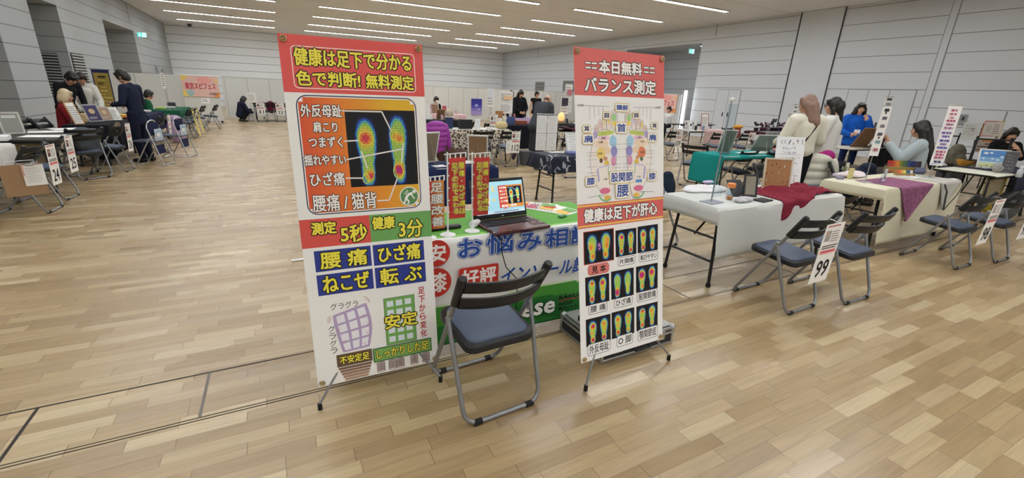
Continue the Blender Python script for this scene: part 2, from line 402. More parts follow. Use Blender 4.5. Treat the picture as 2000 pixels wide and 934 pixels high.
def door(n, ys, z, label):
    d = thing('door_%d' % n, label, 'door', (XR, (ys[0]+ys[-1])/2, 0)); d['kind'] = 'structure'; y0 = d.location.y
    for a, b in zip(ys[:-1], ys[1:]):
        MB().box((-.012, (a+b)/2-y0, z/2), (.02, b-a-.02, z), None, .004).build('door_leaf', PLAIN, d)
    fr = MB()
    for a in ys: fr.box((-.008, a-y0, z/2), (.014, .02, z))
    fr.box((-.008, 0, z+.01), (.014, ys[-1]-ys[0], .02)); fr.build('door_frame', GREYLINE, d)
    for k, (a, b) in enumerate(zip(ys[:-1], ys[1:])):
        hy = (b-.12 if k % 2 == 0 else a+.12)-y0
        MB().box((-.03, hy, 1.0), (.03, .05, .16), None, .008).build('door_handle', DARK, d)
door(1, (12.3, 12.84, 13.4), 1.97, 'flush grey double door in the right wall, nearer the far end')
door(2, (6.62, 7.27, 7.84, 8.41), 2.03, 'wide flush grey door set behind the person in blue fleece')
# louvres
def louvre(name, n, label, c, axis, w, z0, z1, bars, m='#6f7274'):
    o = thing(name, label, 'vent', c); o['kind'] = 'structure'
    MB().box((0, 0, (z0+z1)/2), (w, .02, z1-z0) if axis == 'y' else (.02, w, z1-z0)).build('backing', mat('louvre_dark', '#222426', .7), o)
    for i in range(bars):
        z = z0+(z1-z0)*(i+.5)/bars; s = (z1-z0)/bars*.5
        MB().box((0, -.03, z) if axis == 'y' else (-.02*n, 0, z), (w, .03, s) if axis == 'y' else (.03, w, s)).build('slat', mat('louvre_slat', '#a9aba9', .5), o)
louvre('louvre_door', 1, 'tall louvred door across the wall recess behind the people', (XL-RD/2-.1, 18.28, 0), 'y', RD-.3, .02, 2.08, 26)
louvre('louvre_panel', -1, 'louvred vent panel in the left wall beside the recess', (XL+.01, 18.92, 0), 'x', 1.0, .02, 2.12, 26)
louvre('wall_vent', 1, 'dark wall vent high above the partition, nearer the far corner', (XR-.01, 28.1, 0), 'x', 1.2, 1.74, 2.33, 6)
louvre('wall_vent', 1, 'dark wall vent high above the partition, nearer the red banner', (XR-.01, 24.5, 0), 'x', 1.3, 1.74, 2.38, 6)
struct(MB().box((XL+.02, 29.8, 1.95), (.03, .35, .3), None, .01).build('trim_8', GREYLINE)); struct(MB().box((XL+.02, 31.2, 1.92), (.03, .5, .2), None, .01).build('trim_9', GREYLINE))
# partition screens
PART = panel_mat('partition_panel', '#d6d6d1', -1.79, .82, .03, axis=0, dark=.72)
PARTR = panel_mat('partition_panel_side', '#cfd2d4', 15., .82, .03, axis=1, dark=.75)
slab('wall_partition', PART, (-1.9, 16.2, 22.9, 22.95, .06, 1.68)); slab('wall_partition_side', PARTR, (16.2, 16.25, 14.95, 22.95, .06, 1.74))
slab('trim_10', mat('partition_rail', '#b4b5b2', .5), (-1.9, 16.2, 22.895, 22.955, 1.66, 1.69), (16.195, 16.255, 14.95, 22.95, 1.72, 1.75))
slab('wall_partition_return', PART, (XL, -2.98, 20.5, 20.55, .06, 1.66))
struct(MB().box((-2.38, 20.42, .87), (1.12, .05, 1.62), None, .01).build('wall_partition_end', mat('partition_end', '#dcdcd6', .7)))
cast = MB()
for x in (-1.86, -2.3, -2.8, -1.2, -.5): cast.box((x, 20.42 if x < -1.5 else 22.9, .04), (.06, .25, .07), None, .015)
struct(cast.build('trim_11', DARK))
# floor box trenches
FJ = mat('floor_joint', '#2c2622', .6); FJ2 = mat('floor_joint_metal', '#6d675f', .4, .6)
slab('trim_12', FJ, (XL, 9.9, 2.528, 2.538, 0, .0012), (XL, 9.9, 2.126, 2.132, 0, .0012), (XL, 9.9, 2.146, 2.151, 0, .0012))
for n, (p, q) in enumerate((((412, 722), (390, 808)), ((77, 790), (4, 898)), ((1290, 555), (1340, 578)), ((1490, 510), (1535, 530)))):
    a, b = G(*p), G(*q); x = (a.x+b.x)/2
    slab('trim_%d' % (13+n), FJ if n % 2 else FJ2, (x-.007, x+.007, 2.15, 2.53, 0, .001))
# daylight slit beside the end of the side partition
WIN = bpy.data.materials.new('daylit_glass'); WIN.use_nodes = True; wb = WIN.node_tree.nodes['Principled BSDF']
wb.inputs['Emission Color'].default_value = (.92, .97, 1, 1); wb.inputs['Emission Strength'].default_value = 5
wn = WIN.node_tree.nodes.new('ShaderNodeTexNoise'); wn.inputs['Scale'].default_value = .5; WIN.node_tree.links.new(wn.outputs[0], wb.inputs['Roughness'])
wo = thing('window_1', 'tall bright daylit slit beside the right wall recess', 'window', (16.3, 14.8, 0)); wo['kind'] = 'structure'
MB().box((0, 0, 1.0), (.05, .16, 1.8)).build('pane', WIN, wo); fr = MB()
for dy in (-.1, .1): fr.box((0, dy, 1.), (.07, .03, 1.86))
fr.box((0, 0, 1.92), (.07, .23, .03)); fr.build('window_frame', mat('white_frame', '#e8eaec', .5), wo)

# ------------------------------------------------------------------ ceiling lights
LIT = bpy.data.materials.new('lit_diffuser'); LIT.use_nodes = True; lb = LIT.node_tree.nodes['Principled BSDF']
lb.inputs['Base Color'].default_value = (.9, .9, .9, 1); lb.inputs['Emission Color'].default_value = (.93, .965, 1, 1); lb.inputs['Emission Strength'].default_value = LAMP
ln = LIT.node_tree.nodes.new('ShaderNodeTexNoise'); LIT.node_tree.links.new(ln.outputs[0], lb.inputs['Roughness'])
HOUS = mat('lamp_housing', '#b9b4aa', .5)
ORD = ['first', 'second', 'third', 'fourth', 'fifth', 'sixth', 'seventh', 'eighth', 'ninth', 'tenth', 'eleventh', 'twelfth', 'thirteenth', 'fourteenth', 'fifteenth']
_lm = {}
def strip(name, x0, x1, y, segs, label):
    o = thing(name, label, 'light', ((x0+x1)/2, y, ZC), 0, 'strip lights on the ceiling')
    L_ = round(x1-x0, 2)
    if L_ not in _lm:
        h = MB(); h.box((0, -.1, -.015), (L_+.06, .03, .03)); h.box((0, .1, -.015), (L_+.06, .03, .03)); h.box((L_/2+.015, 0, -.015), (.03, .2, .03)); h.box((-L_/2-.015, 0, -.015), (.03, .2, .03))
        d = MB().box((0, 0, -.012), (L_/segs-.03, .15, .014), None, .003)
        _lm[L_] = (h.mesh('housing', HOUS, smooth=False), d.mesh('diffuser', LIT, smooth=False))
    a = bpy.data.objects.new('housing', _lm[L_][0]); COL.objects.link(a); a.parent = o
    for i in range(segs):
        d = bpy.data.objects.new('diffuser', _lm[L_][1]); COL.objects.link(d); d.parent = o; d.location.x = -L_/2+L_/segs*(i+.5)
rows = [31.05, 27.75, 24.5, 21.35, 18.3, 15.1, 12.0, 8.85, 5.7, 2.55, -.6, -3.75, -6.9, -10.05, -13.2]  # rearmost rows, unseen behind the camera, are added to brighten the banner faces
for i, y in enumerate(rows):
    for nm, a, b, sg in (('left', -4.15, .45, 2), ('middle', 2.0, 8.7, 3), ('right', 10.2, 14.6, 2)):
        if nm == 'right' and -5 < y < 4: continue
        strip('ceiling_light', a, b, y, sg, 'slim white strip light, %s row from the back wall, %s column of the ceiling' % (ORD[i], nm))
# ------------------------------------------------------------------ exit signs
def exit_sign(c, axis, label):
    o = thing('exit_sign', label, 'sign', c)
    s = (.06, .34, .2) if axis == 'x' else (.34, .06, .2)
    MB().box((0, 0, 0), s, None, .006).build('casing', mat('sign_casing', '#d8dcdc', .4), o)
    MB().box((0, 0, .16), (.015, .015, .14)).build('hanger', HOUS, o)
    cv = Canvas(.001); cv.rect(-.16, -.09, .16, .09, '#bff2f4').rect(-.155, -.085, .01, .085, '#35b8a8')
    cv.ell(-.075, .05, .016, .016, '#f4ffff').line([(-.075, .03), (-.07, -.01), (-.11, -.06)], .02, '#f4ffff').line([(-.07, -.01), (-.035, -.045)], .02, '#f4ffff').line([(-.115, .01), (-.075, .02), (-.04, .0)], .014, '#f4ffff')
    cv.line([(.03, 0), (.13, 0)], .016, '#35b8a8').line([(.1, .03), (.13, 0), (.1, -.03)], .016, '#35b8a8')
    f = cv.build('face', print_mat('lit_sign', emit=1.3), o)
    f.location = (0, -.032, 0)
exit_sign((XL-.35, 16.75, 3.18), 'y', 'glowing green exit sign under the first recess of the left wall')
exit_sign((XL+.171, 27.2, 3.36), 'y', 'glowing exit sign past the second recess on the left wall')
exit_sign((XR+.5, 15.6, 3.62), 'y', 'glowing green exit sign in the recess of the right wall')
o = thing('recess_lamp', 'small round lit lamp under the top of the right wall recess', 'light', (XR+.5, 15.0, 3.84))
MB().lathe([(.12, 0), (.12, -.04)], 16).build('lamp_ring', HOUS, o); MB().lathe([(.09, -.041), (.07, -.06)], 16).build('bulb', WIN, o)
o = thing('ceiling_camera', 'small dark camera on the ceiling near the back left corner', 'camera', (-3.9, 33.4, ZC)); MB().lathe([(.1, 0), (.1, -.08), (.05, -.14)], 12).build('dome', DARK, o); MB().box((0, 0, -.01), (.24, .24, .02)).build('mount', DARK, o)
# ================================================================== shared materials
STEEL = mat('grey_painted_tube', '#8e9093', .35, .55, nscale=80); BLACK = mat('black_plastic', '#1c1d20', .42, nscale=80); RUB = mat('black_rubber', '#141415', .7)
SEATM = mat('blue_grey_vinyl', '#4a5468', .5, noise=.10, nscale=220, bump=.08); CHROME = mat('bright_metal', '#c9ccd0', .22, .9)
ALU = mat('aluminium', '#b3b5b6', .32, .85); WHITEP = mat('white_plastic', '#e8e9ea', .4); WOOD = mat('pale_wood', '#b98f5e', .55, noise=.18, nscale=8, stretch=(1, 1, 12))
TBLK = mat('black_table_leg', '#1d1e20', .4, .2)
# ------------------------------------------------------------------ X banner stands
def xbanner(name, label, loc, tilt, yaw, cv, feet, rear):
    o = thing(name, label, 'banner', (loc.x, loc.y, 0), yaw)
    s = cv.build('banner_sheet', SHEET, o, loc=(0, 0, loc.z), rot=(tilt, 0, 0))
    R = Matrix.Rotation(tilt, 3, 'X')
    P = lambda u, v, d: R @ Vector((u, d, v))+Vector((0, 0, loc.z))
    for u, v in ((.02, .02), (.58, .02), (.02, 1.58), (.58, 1.58)):
        mb = MB(); pts = [(.011*math.cos(2*PI*i/14), -.004, .011*math.sin(2*PI*i/14)) for i in range(14)]
        mb.tube(pts, .0035, 6, closed=True); mb.ball((0, -.004, 0), (.006, .004, .006), 8, 6)
        mb.build('eyelet', mat('brass', '#b9a57a', .3, .8), s, loc=(u, -.003, v))
    iv = Matrix.Rotation(-yaw, 3, 'Z')
    for i, (fx, fy) in enumerate(feet):
        f = iv @ (Vector((fx, fy, 0))-Vector((loc.x, loc.y, 0))); u = .585 if i else .015
        hub = P(.3, .62, .045)
        MB().tube([hub, P(u*.4+.18 if 0 else (.3+u)/2, .15, .02), f+Vector((0, 0, .03))], .006, 8).build('leg', STEEL, o)
        MB().tube([f+Vector((0, 0, .035)), f+Vector((0, 0, 0))], [.010, .011], 8).build('rubber_foot', RUB, o)
        MB().tube([hub, P(u, 1.575, .008)], .005, 8).build('upper_arm', STEEL, o)
        MB().tube([P((.3+u)/2, .15, .02), P(u, .02, .006)], .004, 6).build('lower_arm', STEEL, o)
    b = iv @ (Vector((rear[0], rear[1], 0))-Vector((loc.x, loc.y, 0))); b.z = rear[2]
    MB().tube([hub, b+Vector((0, 0, .02))], .007, 8).build('back_leg', STEEL, o); MB().tube([b+Vector((0, 0, .03)), b], .011, 8).build('rubber_foot', RUB, o)
    MB().ball(hub, .026, 10, 8).build('hub', BLACK, o)
    return o
RED, YEL, BLK, WHT = '#e25c58', '#f2e650', '#15120f', '#f7f6f2'
cv = Canvas(); cv.sheet(.6, 1.6, col='#f4f4f1')
cv.rect(0, 1.369, .6, 1.6, RED).frame(.042, 1.386, .561, 1.557, .018, .0035, '#f6e8e2')
cv.text('健康は足下で分かる', .052, 1.478, .545, 1.552, YEL, bold=.0018, out=BLK, ow=.0045).text('色で判断!', .052, 1.396, .312, 1.46, YEL, bold=.0018, out=BLK, ow=.0045).text('無料測定', .335, 1.396, .552, 1.46, YEL, bold=.0018, out=BLK, ow=.0045)
cv.base(); cv.frame(.04, .84, .556, 1.36, .045, .0045, '#1c2150')
def g1(a, b):
    k = max(0, min(1, .15+.95*a+.35*(b-.5)*a)); t = k*2
    A, B, C_ = (.86, .30, .24), (.92, .52, .20), (.90, .72, .18)
    return tuple(p+(q-p)*(t if t < 1 else t-1) for p, q in (zip(A, B) if t < 1 else zip(B, C_)))
y_ = cv.up(); pts = cv.rr(.049, .849, .547, 1.351, .038, 6)
NU, NV = 26, 26
for j in range(NV):
    for i in range(NU):
        u0, u1 = .049+.498*i/NU, .049+.498*(i+1)/NU; v0, v1 = .849+.502*j/NV, .849+.502*(j+1)/NV
        if (i in (0, NU-1)) and (j in (0, NV-1)): continue
        cv.mb.add([(u0, y_, v0), (u1, y_, v0), (u1, y_, v1), (u0, y_, v1)], [(0, 1, 2, 3)], 0, g1((i+.5)/NU, (j+.5)/NV))
cv.rect(.233, .957, .546, 1.303, '#0b0b10')
FB1 = foot_fn([(.26, .44, .15, .43, .10), (.735, .47, .14, .44, -.10)], [(.25, .64, .10, .36), (.30, .13, .07, .35), (.72, .20, .08, .5), (.70, .66, .06, .2), (.77, .63, .05, .2)])
cv.field(.236, .962, .543, 1.298, 64, 70, FB1)
for i in range(1, 27): cv.line([(.233+.313*i/27, .957), (.233+.313*i/27, 1.303)], .0006, '#22262c')
for j in range(1, 30): cv.line([(.233, .957+.346*j/30), (.546, .957+.346*j/30)], .0006, '#22262c')
cv.rect(.388, .957, .408, 1.303, '#0b0b10')
for cx, cy, rx, ry in ((.316, 1.178, .033, .033), (.441, 1.192, .017, .026), (.453, 1.023, .024, .036), (.302, .994, .016, .024)): cv.ell(cx, cy, rx, ry, '#f0e860', w=.003)
for pl in ([(.205, 1.297), (.395, 1.296), (.43, 1.215)], [(.22, 1.165), (.283, 1.168)], [(.222, 1.083), (.482, 1.127)], [(.29, 1.12), (.312, 1.04)], [(.485, 1.155), (.47, 1.06)], [(.213, 1.0), (.288, .997)], [(.345, .887), (.40, .887), (.445, .987)]): cv.line(pl, .0062, '#ece9e4')
for t, a, b, c, d in (('外反母趾', .055, 1.268, .222, 1.322), ('肩こり', .098, 1.203, .198, 1.250), ('つまずく', .074, 1.138, .214, 1.186), ('揺れやすい', .048, 1.060, .222, 1.108), ('ひざ痛', .063, .968, .209, 1.030), ('腰痛 / 猫背', .063, .853, .343, .932)): cv.text(t, a, b, c, d, '#f6f2ee', bold=.0012, out='#3a2c28', ow=.0028)
cv.ell(.497, .900, .047, .047, '#f3f4ee', 28).ell(.497, .900, .042, .042, '#5f8f58', 28)
cv.ell(.522, .922, .0085, .0085, WHT).line([(.513, .915), (.489, .906), (.48, .886)], .013, WHT).line([(.481, .888), (.494, .876), (.489, .862)], .008, WHT).line([(.48, .888), (.474, .873), (.466, .862)], .008, WHT).line([(.508, .91), (.515, .895), (.522, .886)], .006, WHT).line([(.48, .925), (.486, .915)], .003, WHT).line([(.472, .917), (.482, .911)], .003, WHT).line([(.488, .932), (.491, .919)], .003, WHT)
cv.base(); cv.rect(0, .69, .302, .822, '#dc5850').rect(.302, .69, .6, .822, '#70ac60')
K = dict(bold=.0022, out=BLK, ow=.0052)
cv.text('測定', .046, .748, .153, .808, YEL, **K).text('5秒', .167, .699, .287, .784, YEL, **K).text('健康', .312, .748, .42, .812, YEL, **K).text('3分', .435, .693, .556, .785, YEL, **K)
for t, a, b, c, d in (('腰 痛', .046, .574, .296, .674), ('ひざ痛', .306, .571, .555, .674), ('ねこぜ', .046, .458, .297, .559), ('転 ぶ', .307, .456, .557, .56)):
    cv.rect(a, b, c, d, '#2f3f92').text(t, a+.022, b+.010, c-.018, d-.008, YEL, **K)
# leaning lilac house, steady green house
cv.base(); cv.text('グラグラ', .092, .378, .217, .412, '#2c2c2c', shear=.0)
cv.vtext('グラグラ', .072, .155, .104, .305, '#2c2c2c')
cv.line([(.245, .425), (.262, .415), (.272, .393)], .002, '#b04848').line([(.25, .412), (.262, .404), (.268, .389)], .002, '#b04848').line([(.085, .352), (.074, .336), (.075, .318)], .002, '#b04848').line([(.091, .345), (.082, .333), (.083, .32)], .002, '#b04848')
def bl(a, b):       # bent building outline
    L0 = (.098+.030*(1-b)**1.2-.004*math.sin(b*3), .352*b+.153*(1-b)); R0 = (.253+.0*b+.02*math.sin(b*3.1), .391*b+.160*(1-b))
    return (L0[0]+(R0[0]-L0[0])*a, L0[1]+(R0[1]-L0[1])*a)
def quad(a0, b0, a1, b1, col, n=4):
    cv.poly([bl(a0, b0+(b1-b0)*i/n) for i in range(n+1)][::-1]+[bl(a1, b0+(b1-b0)*i/n) for i in range(n+1)], col)
quad(0, 0, 1, 1, '#b9a6cc', 10)
for i in range(3):
    for j in range(4): quad(.09+.30*i, .05+.235*j, .31+.30*i, .235+.235*j, '#eff0f6')
for i, (a, b) in enumerate(((.08, .6), (.82, .75), (.85, .35), (.12, .28), (.8, .1), (.06, .1), (.9, .55))):
    p = bl(a, b); cv.line([(p[0]-.01, p[1]+.008), (p[0], p[1]-.002), (p[0]-.004, p[1]-.006), (p[0]+.01, p[1]-.012)], .0012, '#c06080'); cv.line([(p[0], p[1]), (p[0]+.01, p[1]+.006)], .0012, '#c06080')
cv.rect(.336, .145, .491, .397, '#4e6a50').rect(.338, .147, .489, .395, '#78b060')
for i in range(3):
    for j in range(5): cv.rect(.351+.045*i, .160+.0475*j, .351+.045*i+.032, .160+.0475*j+.03, '#dfeaf0')
cv.text('安定', .335, .232, .5, .308, YEL, **K)
cv.vtext('足下から変化', .512, .152, .546, .434, '#c0464c', bold=.0008)
for i in range(5): cv.rect(.100+.006*i, .066-.0152*i, .256-.005*i, .078-.0152*i, ['#7b5f4c', '#8d6e58', '#9c7b62', '#ab8a6f', '#b8977a'][i])
cv.rect(.095, .082, .261, .147, '#6a5240').text('不安定足', .108, .093, .248, .136, YEL, bold=.001, out=BLK, ow=.003)
for cx in (.30, .358, .398, .47, .533):
    for k in range(6): cv.ell(cx, .058-.0085*k, .021, .0075, '#5b3b36', 18, .0026).ell(cx, .0565-.0085*k, .0195, .006, '#b5928a', 18, .0018)
cv.rect(.266, .068, .566, .143, '#3e6b3c').rect(.272, .074, .56, .137, '#7fae5e').text('しっかりした足', .282, .083, .55, .13, YEL, bold=.001, out=BLK, ow=.003)
xbanner('banner_stand', 'tall white and red standing banner left of the front folding chair, with footprints', Vector((.0327, 2.0059, .1084)), -.1202, -.0286, cv, ((.03, 1.98), (.63, 1.95)), (.33, 2.19, 0))

cv = Canvas(); cv.sheet(.6, 1.6, col='#f4f4f3')
R2 = '#dd6a66'; cv.rect(0, 1.378, .6, 1.6, R2)
K2 = dict(bold=.0025, out='#2a2422', ow=.0045)
cv.text('本日無料', .152, 1.486, .44, 1.552, '#faf8f6', **K2)
for a, b in ((.07, .14), (.452, .53)):
    m = (a+b)/2
    for p, q in ((a, m-.003), (m+.003, b)):
        for v in (1.505, 1.527): cv.rect(p-.003, v-.003, q+.003, v+.011, '#2a2422').rect(p, v, q, v+.008, '#faf8f6')
cv.text('バランス測定', .062, 1.393, .54, 1.468, '#faf8f6', **K2)
cv.base()
# reflex chart of two soles
def sole(cx, sd, w=1.):
    P = []
    for i in range(48):
        t = 2*PI*i/48; x = math.cos(t); y = math.sin(t)
        v = 1.03+.185*y
        wid = .083*(1+.22*y-.25*max(0, -y)**1.5) if True else 0
        P.append((cx+sd*(x*wid-.012*math.cos(y*2.4)-.008*y), v))
    return P
for cx, sd in ((.185, 1), (.405, -1)):
    S = sole(cx, sd)
    toes = [(cx+sd*.062, 1.263, .023, .05), (cx+sd*.026, 1.253, .0145, .05), (cx-sd*.004, 1.241, .013, .046), (cx-sd*.031, 1.225, .012, .04), (cx-sd*.056, 1.203, .0115, .034)]
    for x, v, a, b in toes: cv.ell(x, v, a+.0016, b+.0016, '#77706c').ell(x, v, a, b, '#f2e6e0')
    cv.poly([(cx+(u-cx)*1.02, 1.03+(v-1.03)*1.01) for u, v in S], '#77706c').poly(S, '#f6efe9')
    for x, v, a, b in toes: cv.ell(x, v+.012, a*.72, b*.52, random.choice(['#e8c8c0', '#f0d890', '#d8c8e4', '#f0dcb0']))
    Z = lambda x, v, a, b, c, r=0: cv.ell(cx+sd*x, v, a, b, c, 20, rot=r*sd)
    Z(.06, 1.275, .016, .018, '#a8d890'); Z(.062, 1.245, .016, .012, '#f2dc70')
    Z(-.0, 1.196, .062, .012, '#c8d870', .12); Z(-.062, 1.19, .014, .02, '#b8a8d8'); Z(.052, 1.155, .024, .03, '#a8d4ec'); Z(-.01, 1.172, .04, .012, '#f0cce0')
    Z(-.022, 1.145, .045, .022, '#f4dcc0'); Z(.058, 1.105, .022, .028, '#9c98d4'); Z(-.028, 1.095, .03, .03, '#f0d880' if sd > 0 else '#e48860'); Z(.012, 1.11, .022, .018, '#f2d8b8')
    Z(.055, 1.055, .018, .026, '#e0a0c0'); Z(-.028, 1.06, .011, .012, '#70583a' if sd > 0 else '#5e8060'); Z(.0, 1.07, .014, .011, '#d8a080'); Z(.008, 1.045, .016, .016, '#e8c860')
    cv.line([(cx+sd*.02, 1.04), (cx+sd*.018, 1.0), (cx+sd*.04, .96)], .007, '#b8dcb8')
    cv.line([(cx-sd*.052, 1.02), (cx-sd*.044, .955)], .010, '#b8b0dc').line([(cx-sd*.045, 1.025), (cx+sd*.03, 1.035)], .008, '#d8d4ec')
    if sd < 0: cv.rect(cx-.015, .935, cx+.03, .952, '#6898d0')
    Z(-.005, .905, .035, .016, '#e4789c'); Z(.01, .868, .022, .014, '#f0c060'); cv.line([(cx-sd*.045, .885), (cx-sd*.03, .862), (cx, .85), (cx+sd*.03, .86)], .010, '#90c890')
    for k in range(4):
        x = cx-sd*(.095-.028*k); cv.line([(x, 1.33), (x, 1.262+.01*k)], .0012, '#6a6a6a')
    cv.line([(cx-sd*.135, 1.33), (cx+sd*.03, 1.328)], .0012, '#6a6a6a')
    for v in (1.216, 1.10, 1.085, 1.065, 1.03, 1.0, .985, .955): cv.line([(cx-sd*.12, v), (cx-sd*.055, v+.002)], .0012, '#6a6a6a')
    for v in (1.14, 1.115, 1.075, 1.04, 1.02): cv.line([(cx+sd*.04, v), (cx+sd*.105, v)], .0012, '#6a6a6a')
    cv.line([(cx-sd*.12, .878), (cx, .885)], .0014, '#333333')
    cv.text('全頭部', cx-sd*.15-.022, 1.325, cx-sd*.15+.018, 1.336, '#444444')
    for t, x, v in (('リンパ', -.01, 1.193), ('僧帽筋', -.012, 1.168), ('大胸', -.03, 1.147), ('肝臓', -.035, 1.09), ('小腸', -.005, .96)): cv.text(t, cx+sd*x-.014, v, cx+sd*x+.014, v+.010, '#4a4440')
def lab(t, a, b, c, d, col='#2d4a9c'):
    cv.rrect(a, b, c, d, .012, '#d8b848').rrect(a+.0025, b+.0025, c-.0025, d-.0025, .010, '#f6f4ec').text(t, a+.010, b+.009, c-.010, d-.008, col, bold=.0012)
lab('頭部', .250, 1.302, .348, 1.346); lab('目', .170, 1.262, .220, 1.304, '#333355'); lab('目', .370, 1.266, .420, 1.306, '#333355'); lab('首', .252, 1.193, .332, 1.252)
lab('耳', .040, 1.198, .094, 1.238, '#333355'); lab('耳', .500, 1.214, .553, 1.252, '#333355'); lab('肩', .038, 1.141, .112, 1.194); lab('肩', .474, 1.145, .547, 1.197)
lab('膝', .050, .932, .122, .986); lab('膝', .473, .936, .546, .990); lab('股関節', .207, .937, .377, 1.004); lab('腰', .246, .857, .348, .938)
cv.base(); cv.rect(0, .722, .6, .846, R2).rect(0, .832, .6, .840, '#f0d060').rect(0, .728, .6, .736, '#f0d060').text('健康は足下が肝心', .04, .748, .553, .822, '#faf8f6', **K2)
cv.base(); HB = [(.037, .534, .232, .701), (.247, .543, .396, .689), (.405, .544, .559, .693), (.039, .310, .199, .464), (.213, .312, .375, .469), (.392, .319, .559, .469), (.037, .084, .205, .236), (.213, .087, .378, .239), (.394, .092, .560, .238)]
rnd = random.Random(3)
for i, (a, b, c, d) in enumerate(HB):
    if i == 0: cv.rect(a-.004, b-.004, c+.004, d+.004, '#d05048')
    cv.rect(a, b, c, d, '#08080c')
    hot = [(.24+.05*rnd.random(), .68+.1*rnd.random(), .09, rnd.uniform(.25, .5)), (.76-.05*rnd.random(), .68+.1*rnd.random(), .09, rnd.uniform(.25, .5)), (.27, .18, .09, rnd.uniform(.2, .5)), (.73, .18, .09, rnd.uniform(.2, .5)), (.2+.1*rnd.random(), .45, .07, .2), (.7+.1*rnd.random(), .5, .07, .2)]
    if i == 0: hot = [(.2, .5, .12, .25), (.8, .5, .12, .25), (.3, .2, .1, .3), (.7, .2, .1, .3), (.8, .7, .1, .2)]
    if i == 4: hot = [(.25, .2, .13, .5), (.75, .4, .1, .1), (.7, .2, .08, .1)]
    if i == 5: hot = [(.25, .65, .13, .6), (.72, .7, .12, .5), (.3, .2, .08, .3), (.72, .2, .08, .2)]
    cv.field(a+.003, b+.003, c-.003, d-.003, 36, 34, foot_fn([(.26, .46, .17, .42, .12), (.74, .48, .17, .42, -.12)], hot))
cv.ell((.037+.232)/2, .617, .019, .026, '#3a2a70', 20); cv.text('う', .124, .600, .146, .634, '#f090c8', bold=.0015)
for t, a, b, c, d in (('片頭痛', .261, .490, .386, .538), ('転びやすい', .414, .490, .562, .540), ('腰 痛', .056, .257, .184, .313), ('ひざ痛', .232, .258, .365, .314), ('股関節痛', .398, .260, .556, .320), ('外反母趾', .044, .027, .202, .095), ('O 脚', .246, .030, .366, .096), ('顎関節症', .403, .028, .560, .098)):
    cv.rrect(a, b, c, d, .014, '#4a4a52').rrect(a+.0025, b+.0025, c-.0025, d-.0025, .012, '#f4f4f3').text(t, a+.012, b+.010, c-.012, d-.009, '#26262a', bold=.0006)
cv.rrect(.057, .470, .199, .526, .02, '#c8605a').rrect(.060, .473, .196, .523, .018, '#e08078').text('見 本', .082, .478, .178, .518, '#1e1a1a', bold=.0012)
xbanner('banner_stand', 'tall white and red standing banner right of the front chair, with two soles', Vector((1.2927, 1.5985, .1486)), -.1824, .0226, cv, ((1.31, 1.56), (1.95, 1.59)), (1.585, 2.02, .132))

